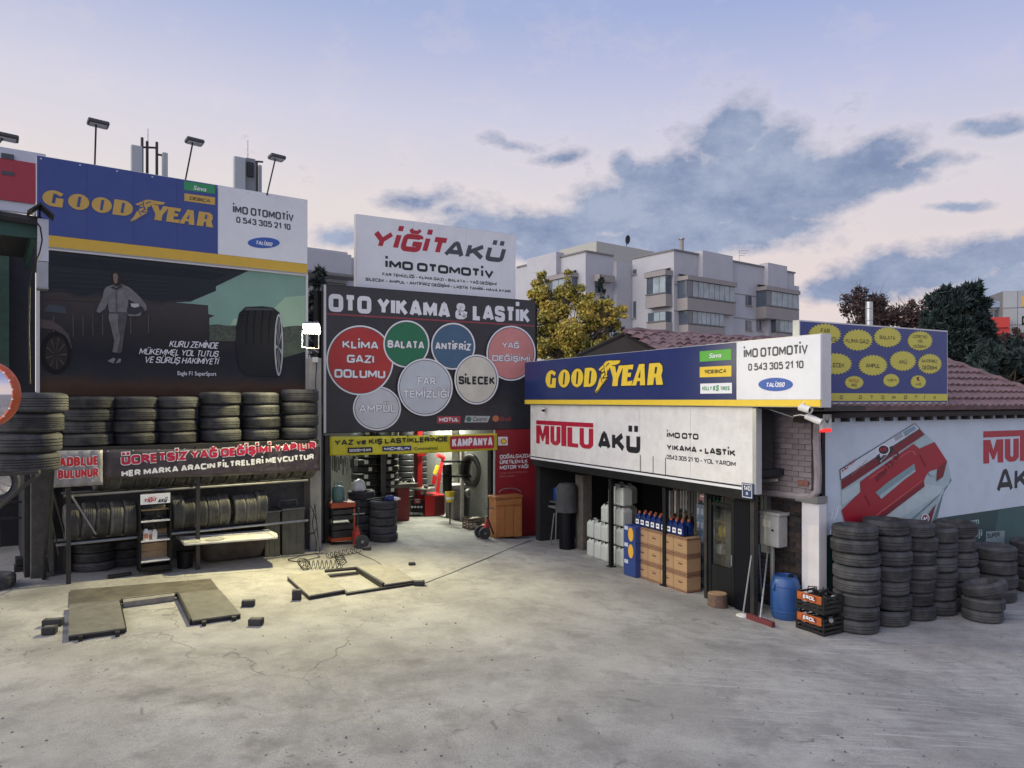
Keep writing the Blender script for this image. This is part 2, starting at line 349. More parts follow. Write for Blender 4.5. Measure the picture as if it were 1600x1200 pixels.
def letter(th, fr, txt, x0, x1, yt, yb, m, o=.0, bold=.02, shear=0.0, spacing=1.0, line=1.0, under=None, name='lettering', depth=.002, align='LEFT', rot=0, anchor=None, grow=0, tw=None, gap=None):
    """txt fills px x0..x1 on the plane fr offset o; cap height from yt to the baseline yb, both read at x0"""
    s0, s1 = fr.S(x0, o), fr.S(x1, o); zt, zb = fr.Z(x0, yt, o), fr.Z(x0, yb, o); mb = MB(); H = zt-zb
    own = all(c == ' ' or c in GL or c in DIA for c in txt)
    if own:
        t = tw if tw else min(.36, .135+bold*2.3)
        for k, (vs, fs) in enumerate(stroke_text(txt, (s1-s0)-shear*H*.9, H, t, grow, shear, gap)):
            pts = []
            for v in vs:
                a, b = v[0], v[1]
                if rot: a, b = a*math.cos(rot)-b*math.sin(rot), a*math.sin(rot)+b*math.cos(rot)
                pts.append(fr.W(s0+a, zb+b, o+.00012*(k % 9)))
            mb.add(pts, fs)
        return th.part(name, mb, m, under=under)
    vs, fs = text_polys(txt, min(bold, .012)+grow*.3, shear, spacing, line, align)
    mnx = min(v.x for v in vs); mxx = max(v.x for v in vs); ch = cap_height()
    kx = (s1-s0)/(mxx-mnx); ky = H/ch; pts = []
    for v in vs:
        a = (v.x-mnx)*kx; b = v.y*ky
        if rot: a, b = a*math.cos(rot)-b*math.sin(rot), a*math.sin(rot)+b*math.cos(rot)
        pts.append(fr.W(s0+a, zb+b, o))
    mb.add(pts, fs)
    return th.part(name, mb, m, under=under)
def poly(th, fr, pts, m, o=0, t=.002, name='printed_shape', under=None, label=None, bevel=0, smooth=False):
    P = [fr.P(x, y, o) for x, y in pts]; mb = MB().prism(P, fr.n3*t)
    return th.part(name, mb, m, under=under, label=label, bevel=bevel, smooth=smooth)
def ell(cx, cy, rx, ry, n=40, a0=0, a1=2*math.pi):
    return [(cx+rx*math.cos(a0+(a1-a0)*i/n), cy+ry*math.sin(a0+(a1-a0)*i/n)) for i in range(n)]
ORD = ['first','second','third','fourth','fifth','sixth','seventh','eighth','ninth','tenth','eleventh','twelfth','thirteenth','fourteenth','fifteenth','sixteenth','seventeenth','eighteenth']
# ------------------------------------------------------------------ the wordmark with the winged foot
def gy_glyph(ch, x0, x1):
    """polygon(s) in unit coordinates (x along the word 0..1, y 0..1 cap height) and slits"""
    w = x1-x0; L = lambda pts: [(x0+w*a, b) for a, b in pts]
    e = lambda a0, a1, n=14: [(.5+.5*math.cos(math.radians(a0+(a1-a0)*i/n)), .5+.5*math.sin(math.radians(a0+(a1-a0)*i/n))) for i in range(n+1)]
    if ch == 'O': return L(e(0, 345, 23)), [L([(.42,.17),(.55,.17),(.60,.83),(.47,.83)])]
    if ch == 'G': return L([(.94,.55),(.60,.55),(.57,.20),(.42,.20),(.47,.80),(.58,.80),(.80,.66),(.92,.86)]+e(62, 265, 18)+[(.90,0)]), []
    if ch == 'D': return L([(0,0),(.06,1),(.5,1)]+[(.5+.5*math.cos(math.radians(a)), .5+.5*math.sin(math.radians(a))) for a in range(80,-81,-20)]+[(.5,0)]), [L([(.40,.17),(.53,.17),(.58,.83),(.45,.83)])]
    if ch == 'Y': return L([(.22,0),(.62,0),(.66,.38),(1.02,1),(.68,1),(.50,.62),(.38,1),(-.02,1),(.26,.40)]), []
    if ch == 'E': return L([(0,0),(.86,0),(.92,.24),(.48,.20),(.50,.42),(.76,.42),(.79,.62),(.52,.62),(.55,.80),(.90,.76),(.96,1),(.10,1)]), []
    if ch == 'A': return L([(-.06,0),(.30,0),(.38,.20),(.62,.20),(.62,0),(1.04,0),(.92,1),(.48,1)]), [L([(.45,.36),(.62,.36),(.62,.72)])]
    if ch == 'R': return L([(0,0),(.42,0),(.46,.34),(.56,.34),(.62,0),(1.06,0),(.92,.42),(1.0,.62),(.96,.86),(.78,1),(.10,1)]), [L([(.48,.52),(.60,.52),(.64,.82),(.52,.82)])]
def wordmark(th, fr, x0, x1, ytop, ybase, yellow, navy, o):
    s0, s1 = fr.S(x0, o), fr.S(x1, o); z0, z1 = fr.Z(x0, ybase, o), fr.Z(x0, ytop, o)
    H = z1-z0; Wd = s1-s0; sh = .10*H
    T = lambda p, oo: fr.W(s0+p[0]*Wd+p[1]*sh*.6, z0+p[1]*H, oo)
    for ch, a, b in (('G',0,.118),('O',.135,.25),('O',.263,.376),('D',.382,.498),('Y',.605,.712),('E',.70,.792),('A',.787,.875),('R',.892,.995)):
        p, sl = gy_glyph(ch, a, b)
        cxx = sum(q[0] for q in p)/len(p)
        big = [((q[0]-cxx)*1.09+cxx, (q[1]-.5)*1.09+.5) for q in p]
        th.part('letter_edge', MB().prism([T(q, o) for q in big], fr.n3*.002), navy)
        lo = th.part('letter', MB().prism([T(q, o+.003) for q in p], fr.n3*.003), yellow)
        for s_ in sl: th.part('letter_slit', MB().prism([T(q, o+.0075) for q in s_], fr.n3*.002), navy, under=lo)
    cr = [(790,190),(848,166),(880,148),(920,147),(975,156),(1055,168),(1040,186),(1000,190),(962,186),(948,200),(926,198),(915,215),(900,210),(892,240),(905,272),(850,305),(790,345),(755,356),(744,345),(775,310),(800,262),(824,238),(812,228),(838,214),(812,206)]
    nm = lambda c: ((c[0]-30)/1475, (222+.1186*(c[0]-30)-c[1])/140)
    U = [nm(c) for c in cr]; cxx = sum(q[0] for q in U)/len(U); cyy = sum(q[1] for q in U)/len(U)
    T2 = lambda p, oo: fr.W(s0+p[0]*Wd, z0+p[1]*H, oo)
    th.part('emblem_edge', MB().prism([T2(((q[0]-cxx)*1.07+cxx, (q[1]-cyy)*1.07+cyy), o+.001) for q in U], fr.n3*.002), navy)
    em = th.part('winged_foot', MB().prism([T2(q, o+.004) for q in U], fr.n3*.003), yellow)
    for ln in ([(790,205),(838,218)],[(812,206),(850,190)],[(815,232),(860,215),(878,240)],[(858,165),(862,205),(880,245)],[(815,240),(838,292)],[(870,240),(840,262),(905,262)],[(905,266),(850,300),(790,338),(750,350)],[(885,185),(900,172),(925,166)]):
        mb = MB()
        for a, b in zip(ln, ln[1:]):
            pa, pb = T2(nm(a), o+.009), T2(nm(b), o+.009); d = (pb-pa).normalized(); q = d.cross(fr.n3)*.011*max(.6, H/.4)
            mb.prism([pa-q, pb-q, pb+q, pa+q], fr.n3*.001)
        th.part('emblem_line', mb, navy, under=em)
# ------------------------------------------------------------------ ground
STAINS = [(*G(px, py).xy, r, k) for px, py, r, k in ((240,905,1.1,.45),(330,1090,.30,.8),(410,1165,.24,.8),(465,1192,.26,.7),(480,1048,.2,.6),(540,880,.9,.3),(700,850,.8,.25),(1140,1012,.45,.35),(1250,1030,.3,.3),(640,1035,.2,.6),(230,1080,.22,.6),(860,980,.4,.2),(110,1010,.6,.3),(1000,1100,.5,.2),(60,930,.7,.4),(900,905,.5,.25))]
def ground_material():
    m = bpy.data.materials.new('concrete_yard'); m.use_nodes = True; nt = m.node_tree; b = nt.nodes['Principled BSDF']; N = nt.nodes.new; L = nt.links.new
    tc = N('ShaderNodeTexCoord'); o = tc.outputs['Object']
    def nz(s, d=8, r=.65, vec=None, dist=0):
        n = N('ShaderNodeTexNoise'); n.inputs['Scale'].default_value = s; n.inputs['Detail'].default_value = d; n.inputs['Roughness'].default_value = r; n.inputs['Distortion'].default_value = dist; L(vec or o, n.inputs['Vector']); return n.outputs[0]
    def mr(v, a, b_, c=0, d=1):
        n = N('ShaderNodeMapRange'); L(v, n.inputs[0]); n.inputs[1].default_value = a; n.inputs[2].default_value = b_; n.inputs[3].default_value = c; n.inputs[4].default_value = d; return n.outputs[0]
    def mix(f, a, c, mode='MIX'):
        n = N('ShaderNodeMix'); n.data_type = 'RGBA'; n.blend_type = mode
        for i, v in ((0, f), (6, a), (7, c)):
            if isinstance(v, (int, float)): n.inputs[i].default_value = v
            elif isinstance(v, tuple): n.inputs[i].default_value = (*v, 1)
            else: L(v, n.inputs[i])
        return n.outputs[2]
    def mul(a, c):
        n = N('ShaderNodeMath'); n.operation = 'MULTIPLY'; L(a, n.inputs[0])
        if isinstance(c, (int, float)): n.inputs[1].default_value = c
        else: L(c, n.inputs[1])
        return n.outputs[0]
    wn0 = N('ShaderNodeTexNoise'); wn0.inputs['Scale'].default_value = 3.5; wn0.inputs['Detail'].default_value = 7; L(o, wn0.inputs['Vector'])
    sb = N('ShaderNodeVectorMath'); sb.operation = 'SUBTRACT'; L(wn0.outputs['Color'], sb.inputs[0]); sb.inputs[1].default_value = (.5,.5,.5)
    sb2 = N('ShaderNodeVectorMath'); sb2.operation = 'SCALE'; L(sb.outputs[0], sb2.inputs[0]); sb2.inputs['Scale'].default_value = .9
    ad0 = N('ShaderNodeVectorMath'); ad0.operation = 'ADD'; L(o, ad0.inputs[0]); L(sb2.outputs[0], ad0.inputs[1]); wv0 = ad0.outputs[0]
    c = mix(mr(nz(.55, 6), .35, .65), (.265,.255,.235), (.40,.388,.362))
    c = mix(mul(mr(nz(2.4, 10, .72), .47, .62), .68), c, (.20,.193,.183))                       # blotches
    c = mix(mul(mr(nz(.9, 9, .7, None, .6), .53, .62), .55), c, (.18,.174,.165))                # old damp marks
    c = mix(mul(mr(nz(3.1, 6, .6, None, 1.5), .645, .68), .75), c, (.13,.125,.118))            # small oil stains
    c = mix(mul(mr(nz(55, 3, .6), .42, .64), .42), c, (.17,.166,.16))                         # grit
    c = mix(mul(mr(nz(140, 2, .5), .58, .70), .5), c, (.52,.51,.49))
    c = mix(mul(mr(nz(38, 2, .5), .70, .74), .8), c, (.08,.08,.08))                            # specks
    # broom lines in the pour on the right
    mp = N('ShaderNodeMapping'); mp.inputs['Rotation'].default_value = (0, 0, math.radians(-12)); mp.inputs['Scale'].default_value = (.35, 9, 1); L(o, mp.inputs[0])
    st = nz(2.2, 5, .6, mp.outputs[0], 1.2)
    mp2 = N('ShaderNodeMapping'); mp2.inputs['Rotation'].default_value = (0, 0, math.radians(-12)); mp2.inputs['Scale'].default_value = (.12, .3, 1); L(o, mp2.inputs[0])
    sep = N('ShaderNodeSeparateXYZ'); L(o, sep.inputs[0])
    area = mul(mr(sep.outputs[0], .0, 3.2), mr(nz(1.6, 3, .5, mp2.outputs[0]), .42, .55))
    c = mix(mul(mul(mr(st, .54, .64), area), .34), c, (.60,.60,.60))
    c = mix(mul(mr(nz(.7, 7, .6), .50, .64), .35), c, (.50,.485,.45))
    for (qx, qy, rr, k) in STAINS:
        dv = N('ShaderNodeVectorMath'); dv.operation = 'DISTANCE'; L(wv0, dv.inputs[0]); dv.inputs[1].default_value = (qx, qy, ghgt(qx, qy))
        c = mix(mul(mr(dv.outputs['Value'], rr*.2, rr, 1, 0), k*.6), c, (.095,.088,.078))
    # cracks
    vo = N('ShaderNodeTexVoronoi'); vo.feature = 'DISTANCE_TO_EDGE'; vo.inputs['Scale'].default_value = .16
    wv = N('ShaderNodeVectorMath'); wv.operation = 'ADD'; nn = N('ShaderNodeTexNoise'); nn.inputs['Scale'].default_value = 1.1; nn.inputs['Detail'].default_value = 8; L(o, nn.inputs['Vector'])
    L(o, wv.inputs[0]); L(nn.outputs['Color'], wv.inputs[1]); L(wv.outputs[0], vo.inputs['Vector'])
    crack = mul(mr(vo.outputs[0], 0, .0022, 1, 0), mr(nz(.35, 3), .50, .56))
    c = mix(mul(crack, .45), c, (.07,.07,.065))
    L(c, b.inputs['Base Color']); L(mr(nz(3, 5), .3, .7, .72, .95), b.inputs['Roughness']); b.inputs['Specular IOR Level'].default_value = .35
    h = N('ShaderNodeMath'); h.operation = 'ADD'; L(mul(nz(45, 5, .7), .4), h.inputs[0]); L(mul(st, .5), h.inputs[1])
    h2 = N('ShaderNodeMath'); h2.operation = 'SUBTRACT'; L(h.outputs[0], h2.inputs[0]); L(mul(crack, 1.5), h2.inputs[1])
    bp = N('ShaderNodeBump'); bp.inputs['Strength'].default_value = .45; bp.inputs['Distance'].default_value = .012; L(h2.outputs[0], bp.inputs['Height']); L(bp.outputs[0], b.inputs['Normal'])
    return m
def axis_vals(lo, hi, step, far):
    v = [-far, -far*.4, -far*.15]; x = lo
    while x <= hi+1e-6: v.append(x); x += step
    return v+[far*.15, far*.4, far]
mb = MB(); xs = axis_vals(-14, 20, .35, 900); ys = axis_vals(-6, 30, .35, 900)
for y in ys:
    for x in xs: mb.v.append(Vector((x, y, ghgt(x, y)+.012*mnoise.noise(Vector((x*.5, y*.5, 0))))))
nx = len(xs)
mb.f = [(j*nx+i, j*nx+i+1, (j+1)*nx+i+1, (j+1)*nx+i) for j in range(len(ys)-1) for i in range(nx-1)]
GROUND = struct('ground', mb, ground_material(), smooth=True)
# filled groove running from the lift to the doorway
def ground_strip(name, pts, w, m, h=.018, z0=.004):
    mb = MB(); P = [G(*p) for p in pts]
    fine = []
    for a, b in zip(P, P[1:]):
        n = max(1, int((b-a).length/.3))
        for i in range(n): q = a.lerp(b, i/n); q.z = ghgt(q.x, q.y)+z0; fine.append(q)
    fine.append(P[-1])
    L_, R_ = [], []
    for i, p in enumerate(fine):
        t = (fine[min(i+1, len(fine)-1)]-fine[max(i-1, 0)]); t.z = 0; t.normalize(); q = Vector((-t.y, t.x, 0))*w/2
        L_.append(p+q); R_.append(p-q)
    n = len(fine); up = Vector((0,0,h))
    vs = L_+R_+[p+up for p in L_]+[p+up for p in R_]; f = []
    for i in range(n-1): f += [(2*n+i, 2*n+i+1, 3*n+i+1, 3*n+i), (i, i+1, 2*n+i+1, 2*n+i), (n+i+1, n+i, 3*n+i, 3*n+i+1)]
    mb.add(vs, f); return struct(name, mb, m)
ground_strip('drain_strip', [(660,911),(700,896),(760,871),(832,842)], .09, mat('drain_cover', (.29,.28,.26), .8, var=.2), h=.006)

# ------------------------------------------------------------------ left building (poster wall) and workshop room
zA0 = A.Z(105, 618); zAtop = A.Z(58, 262)
th = Thing('workshop_building', 'dark two-part tyre workshop building behind the big signs on the left', 'building', A.W(A.S(280), .3, -2))
th.part('wall', MB().fbox(A, A.S(63), A.S(479), .0, zAtop, -.6, -.14), mat('workshop_wall', (.10,.10,.105), .9, var=.3, bump=.3))
th.part('side_wall', MB().fbox(A, A.S(52)-.12, A.S(52), 0, A.Z(60,380), -5, -.14), darkwall)
th.part('flat_roof', MB().fbox(A, A.S(63), A.S(479), zAtop-.35, zAtop-.2, -5, -.62), conc)
bs0, bs1, bs2 = B.S(508), B.S(776), B.S(846)
zb0 = .0; zlint = B.Z(505, 672)
inwall = mat('workshop_inner_wall', (.16,.165,.16), .85, var=.3, scale=3, dirt=(.05,.05,.05), dcov=.6)
th.part('room_side_wall', MB().fbox(B, bs0-.25, bs0-.02, zb0, zlint+.3, -7.5, -.05), inwall)
th.part('room_back_wall', MB().fbox(B, bs0-.02, bs2, zb0, zlint+.3, -7.7, -7.5), inwall)
th.part('room_end_wall', MB().fbox(B, bs1+.5, bs1+.7, zb0, zlint+.3, -7.5, -.3), inwall)
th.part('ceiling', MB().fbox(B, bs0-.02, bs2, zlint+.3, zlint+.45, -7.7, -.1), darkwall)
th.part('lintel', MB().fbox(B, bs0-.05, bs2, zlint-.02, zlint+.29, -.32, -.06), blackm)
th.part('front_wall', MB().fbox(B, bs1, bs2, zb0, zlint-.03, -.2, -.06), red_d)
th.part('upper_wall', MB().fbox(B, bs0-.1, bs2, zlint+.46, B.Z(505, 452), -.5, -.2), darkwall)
# concrete pillar between poster wall and doorway
mb = MB().fbox(A, A.S(481, .1), A.S(499, .1), 0, A.Z(490, 560), -.1, .22)
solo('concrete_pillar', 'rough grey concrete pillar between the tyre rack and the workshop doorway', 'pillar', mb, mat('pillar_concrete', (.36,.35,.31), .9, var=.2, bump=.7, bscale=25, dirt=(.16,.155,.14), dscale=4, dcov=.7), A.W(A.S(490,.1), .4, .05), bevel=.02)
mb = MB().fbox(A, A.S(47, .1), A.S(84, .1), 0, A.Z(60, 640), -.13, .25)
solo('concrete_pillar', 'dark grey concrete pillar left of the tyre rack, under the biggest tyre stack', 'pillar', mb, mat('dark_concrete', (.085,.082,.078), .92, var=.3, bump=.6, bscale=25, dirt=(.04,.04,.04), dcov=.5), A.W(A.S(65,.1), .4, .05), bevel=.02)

# door posts of the workshop
def post(px, py, ytop, w, fr, o, m, label, base=True, cat='post', d2=None):
    s = fr.S(px, o); g = fr.W(s, 0, o); g.z = ghgt(g.x, g.y); zt = fr.Z(px, ytop, o)
    t = Thing('steel_post', label, cat, g, 'steel posts of the shop fronts')
    t.part('shaft', MB().fbox(fr, s-w/2, s+w/2, g.z, zt, o-(d2 or w)/2, o+(d2 or w)/2), m, bevel=.004)
    if base: t.part('base_plate', MB().fbox(fr, s-w*.9, s+w*.9, g.z-.01, g.z+.03, o-w*.9, o+w*.9), m)
    return t
post(511, 868, 680, .12, B, .0, steel_dk, 'black steel door post beside the rough concrete pillar', d2=.16)
post(599, 850, 680, .085, B, -.1, steel_dk, 'slim black post standing in front of the five-tyre stack in the doorway')
post(769, 838, 680, .16, B, -.25, blackm, 'black post behind the wooden cabinet at the right of the doorway', base=False)
ppx = post(955, 880, 748, .075, C, -.02, blackm, 'thin black post in front of the white canisters')
post(1040, 926, 762, .08, C, -.02, blackm, 'thin black post in front of the cardboard cartons')
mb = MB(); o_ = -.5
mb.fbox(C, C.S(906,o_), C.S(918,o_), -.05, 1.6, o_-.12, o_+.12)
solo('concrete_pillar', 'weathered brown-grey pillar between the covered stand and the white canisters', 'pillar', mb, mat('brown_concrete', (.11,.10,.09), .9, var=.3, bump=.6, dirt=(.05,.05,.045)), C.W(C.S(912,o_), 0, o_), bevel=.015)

# ------------------------------------------------------------------ sign: upper left
t = Thing('shop_sign', 'long blue, white and yellow sign above the racing-driver billboard', 'sign', A.W(A.S(260), A.Z(58,383,.1), .1), 'blue, white and yellow tyre shop signs')
o = .08; zt, zs, zb = A.Z(58,243,o), A.Z(58,365,o), A.Z(58,383,o)
s0, s1, s2 = A.S(58,o), A.S(340.5,o), A.S(480,o)
t.part('frame', MB().fbox(A, s0-.01, s2+.01, zb-.01, zt+.01, -.08, o-.012), alu)
t.part('blue_panel', MB().fbox(A, s0, s1-.004, zs, zt, o-.01, o), blue_s)
t.part('white_panel', MB().fbox(A, s1+.004, s2, zs, zt, o-.01, o), white)
t.part('yellow_strip', MB().fbox(A, s0, s2, zb, zs-.004, o-.01, o+.002), yel)
for k in range(1, 4): t.part('panel_seam', MB().fbox(A, s0+(s1-s0)*k/4-.003, s0+(s1-s0)*k/4+.003, zs, zt, o+.0003, o+.0012), mat('seam_blue', (.018,.04,.16), .5))
for k in range(9): t.part('screw', MB().fbox(A, s0+.05+(s2-s0-.1)*k/8-.012, s0+.05+(s2-s0-.1)*k/8+.012, zt-.05, zt-.03, o+.001, o+.004), alu)
yel_l = mat('sign_ochre', (.56,.36,.08), .45, var=.06)
wordmark(t, A, 65.4, 332.8, 294.9, 320.3, yel_l, blue_s, o+.002)
letter(t, A, 'İMO OTOMOTİV', 364, 459, 320.3, 332.5, grey_p, o+.002, tw=.21)
letter(t, A, '0 543 305 21 10', 369, 454, 338.2, 347.8, grey_p, o+.002, tw=.21)
lb = poly(t, A, [(287.5,282.8),(336,290),(336,303),(287.5,296.6)], green_p, o+.002, name='small_name_board')
letter(t, A, 'Sava', 302, 322.5, 289.5, 296, white_p, o+.005, .02, .2, under=lb)
lb = poly(t, A, [(288,302),(336,308.5),(336,320.4),(288,313.8)], yel_l, o+.002, name='small_name_board')
letter(t, A, 'DEBICA', 296, 329, 306.8, 311.8, black_p, o+.005, .03, .2, under=lb)
el_ = poly(t, A, ell(412,379.4,25,8.4,36), mat('oval_blue', (.03,.10,.40), .4), o+.002, name='oval_logo')
letter(t, A, 'TALİ360', 399, 426, 375.6, 381.6, white_p, o+.005, .03, .25, under=el_)
# ------------------------------------------------------------------ billboard
t = Thing('billboard', 'dark billboard photo of a walking racing driver and a big tyre', 'billboard', A.W(A.S(260), zA0, 0))
zt, zb = A.Z(62,389.5), A.Z(62,618); s0, s1 = A.S(62), A.S(477)
bm_ = bpy.data.materials.new('poster_print'); bm_.use_nodes = True; nt = bm_.node_tree
pb = nt.nodes['Principled BSDF']; tcn = nt.nodes.new('ShaderNodeTexCoord'); sp = nt.nodes.new('ShaderNodeSeparateXYZ'); nt.links.new(tcn.outputs['Generated'], sp.inputs[0])
rp = nt.nodes.new('ShaderNodeValToRGB'); e = rp.color_ramp.elements; e[0].position = 0; e[0].color = (.050,.026,.016,1); e[1].position = 1; e[1].color = (.026,.032,.040,1)
for p_, c_ in ((.07,(.075,.045,.032,1)),(.15,(.030,.033,.038,1)),(.3,(.018,.021,.027,1)),(.45,(.032,.030,.032,1)),(.68,(.058,.052,.052,1)),(.72,(.022,.026,.032,1))):
    q = e.new(p_); q.color = c_
nzn = nt.nodes.new('ShaderNodeTexNoise'); nzn.inputs['Scale'].default_value = 2.5; nzn.inputs['Detail'].default_value = 8; nt.links.new(tcn.outputs['Object'], nzn.inputs['Vector'])
ad = nt.nodes.new('ShaderNodeMath'); ad.operation = 'MULTIPLY_ADD'; nt.links.new(nzn.outputs[0], ad.inputs[0]); ad.inputs[1].default_value = .16; ad.inputs[2].default_value = -.08
ad2 = nt.nodes.new('ShaderNodeMath'); ad2.operation = 'ADD'; nt.links.new(ad.outputs[0], ad2.inputs[0]); nt.links.new(sp.outputs[2], ad2.inputs[1])
nt.links.new(ad2.outputs[0], rp.inputs[0]); nt.links.new(rp.outputs[0], pb.inputs['Base Color']); pb.inputs['Roughness'].default_value = .5; pb.inputs['Specular IOR Level'].default_value = .2
t.part('poster_sheet', MB().fbox(A, s0, s1, zb, zt, -.03, 0), bm_)
fw = .045
for nm_, a, b_, c_, d_ in (('s',s0-fw,s0,zb,zt+fw),('s',s1,s1+fw,zb,zt+fw),('s',s0,s1,zt,zt+fw)):
    t.part('frame_bar', MB().fbox(A, a, b_, c_, d_, -.05, .03), alu)
def q2(l): return [(50+.28125*x, 380+.28125*y) for x, y in l]
pm = lambda n, c, **k: mat('poster_'+n, tuple(v*.85 for v in c), .5, spec=.2, var=k.pop('var', .15), scale=k.pop('scale', 5), **k)
def pp(pts, m, lay): return poly(t, A, q2(pts), m, .001+.0025*lay, .002, 'printed_shape')
pp([(1215,147),(1524,172),(1524,470),(985,455),(985,416),(1015,403),(980,393),(978,345),(795,329),(880,325),(960,291),(1022,265),(1022,240)], pm('sky', (.25,.42,.35), scale=1), 1)
pp([(1410,300),(1524,290),(1524,470),(1100,459),(1120,420),(1300,400)], pm('sky_low', (.40,.58,.42), scale=1), 2)
hm = pm('hill', (.09,.11,.085), var=.5, scale=18)
pp([(985,455),(1030,450),(1080,458),(1140,456),(1140,545),(985,545)], hm, 3); pp([(1385,470),(1420,462),(1480,458),(1524,463),(1524,560),(1385,550)], hm, 3)
pp([(1385,550),(1524,560),(1524,600),(1385,640)], pm('field', (.10,.13,.09), var=.3), 3)
wallm = pm('girder', (.045,.048,.052)); 
pp([(100,62),(540,110),(1000,160),(1080,175),(1000,200),(560,160),(100,120)], pm('roof_under', (.020,.026,.034)), 1)
for k in range(5): pp([(100,150+k*28),(760,190+k*22),(760,195+k*22),(100,155+k*28)], wallm, 1)
pp([(45,290),(430,315),(430,330),(45,308)], pm('rail', (.07,.055,.05)), 2)
for x in (120,228,283,338,392,548,646): pp([(x-2,398),(x+2,398),(x+3,520-abs(x-200)*.05),(x-1,520-abs(x-200)*.05)], pm('fence_post', (.14,.13,.12)), 2)
pp([(95,340),(185,350),(192,392),(60,378)], pm('car_glass', (.075,.09,.11)), 2)
pp([(40,420),(110,430),(165,465),(205,510),(222,580),(205,600),(185,520),(130,480),(40,470)], pm('car_body', (.10,.085,.085)), 3)
pp(ell(132,610,85,118), pm('car_wheel', (.012,.012,.014)), 4)
pp(ell(136,610,62,92), pm('car_rim', (.035,.03,.03)), 5)
for k in range(9):
    a = 2*math.pi*k/9; pp([(132,622),(134+58*math.cos(a),612+86*math.sin(a)),(134+58*math.cos(a+.12),612+86*math.sin(a+.12))], pm('car_spoke', (.10,.09,.085)), 6)
suit, suit2 = pm('suit', (.20,.195,.20), scale=9, var=.35), pm('suit_shade', (.10,.10,.105), scale=9, var=.3)
pp([(413,242),(445,232),(500,228),(540,245),(575,275),(610,310),(632,340),(640,372),(618,378),(600,350),(560,325),(535,310),(532,385),(428,385),(422,330),(405,365),(375,388),(358,380),(368,350),(392,300),(400,260)], suit, 3)
pp([(428,384),(533,384),(522,440),(510,520),(500,600),(490,612),(447,605),(456,540),(440,470),(425,415)], suit2, 4)
pp([(428,384),(480,384),(478,470),(490,520),(470,608),(447,605),(456,540),(440,470),(425,415)], suit, 5)
pp([(445,160),(470,152),(492,162),(500,195),(494,228),(478,240),(458,236),(446,205)], pm('face_shade', (.035,.03,.03)), 5)
pp([(450,172),(468,166),(478,185),(474,218),(462,226),(452,205)], pm('face', (.24,.17,.14)), 6)
pp([(438,245),(452,238),(470,250),(492,232),(505,240),(470,262)], pm('collar', (.05,.05,.055)), 6)
pp([(466,262),(470,262),(471,380),(467,380)], suit2, 6); pp([(428,382),(533,382),(533,392),(428,392)], suit2, 6)
pp(ell(575,372,48,30), pm('helmet', (.05,.05,.06)), 6); pp([(548,334),(590,336),(596,352),(570,358),(552,352)], pm('helmet_white', (.55,.56,.58)), 7)
pp([(530,392),(575,398),(610,384),(600,404),(540,406)], pm('helmet_rim', (.22,.22,.23)), 7)
pp([(345,395),(372,385),(376,400),(362,460),(344,452)], pm('glove', (.04,.04,.045)), 5)
pp([(418,655),(450,636),(465,642),(452,668)], pm('shoe', (.25,.25,.26)), 6); pp([(463,668),(482,640),(495,642),(492,662)], pm('shoe', (.25,.25,.26)), 6)
tb = pm('tyre', (.022,.024,.026)); tl = pm('tyre_groove', (.008,.008,.01)); hl = pm('tyre_shine', (.075,.085,.085))
pp([(1132,560),(1132,470),(1150,390),(1185,354),(1280,350),(1340,358),(1375,385),(1395,470),(1395,600),(1385,690),(1365,745),(1300,740),(1190,735),(1150,690)], tb, 5)
pp([(1190,358),(1335,362),(1345,372),(1180,372)], hl, 6)
for k, x in enumerate((1185,1225,1268,1310)):
    pp([(x+12,372),(x+20,372),(x+10,470),(x+8,560),(x+2,560),(x+2,470)], tl, 6)
for k in range(6): pp([(1140+k*3,470-k*17),(1172+k*3,462-k*17),(1172+k*3,466-k*17),(1140+k*3,475-k*17)], tl, 6)
pp(ell(1369,565,23,170), pm('rim_dark', (.05,.05,.055)), 6)
ring = ell(1371,565,24,172,40)+[ell(1371,565,24,172,40)[0]]; inn = ell(1371,565,17,158,40)+[ell(1371,565,17,158,40)[0]]
pp(ring+inn[::-1], pm('rim_edge', (.55,.57,.58)), 7)
for k in range(9):
    a = 2*math.pi*k/9+.2; pp([(1369,575),(1370+17*math.cos(a),565+158*math.sin(a)),(1370+17*math.cos(a+.16),565+158*math.sin(a+.16))], pm('rim_spoke', (.42,.44,.45)), 7)
letter(t, A, 'KURU ZEMİNDE', 264, 342.5, 531.8, 542, white_p, .02, .0, .25)
letter(t, A, 'MÜKEMMEL YOL TUTUŞ', 217, 342.5, 543.8, 553.5, white_p, .02, .0, .25)
letter(t, A, 'VE SÜRÜŞ HAKİMİYETİ', 225, 342.5, 556.5, 566.5, white_p, .02, .0, .25)
letter(t, A, 'Eagle F1 SuperSport', 277.5, 338, 580, 586, white_p, .02, .01)

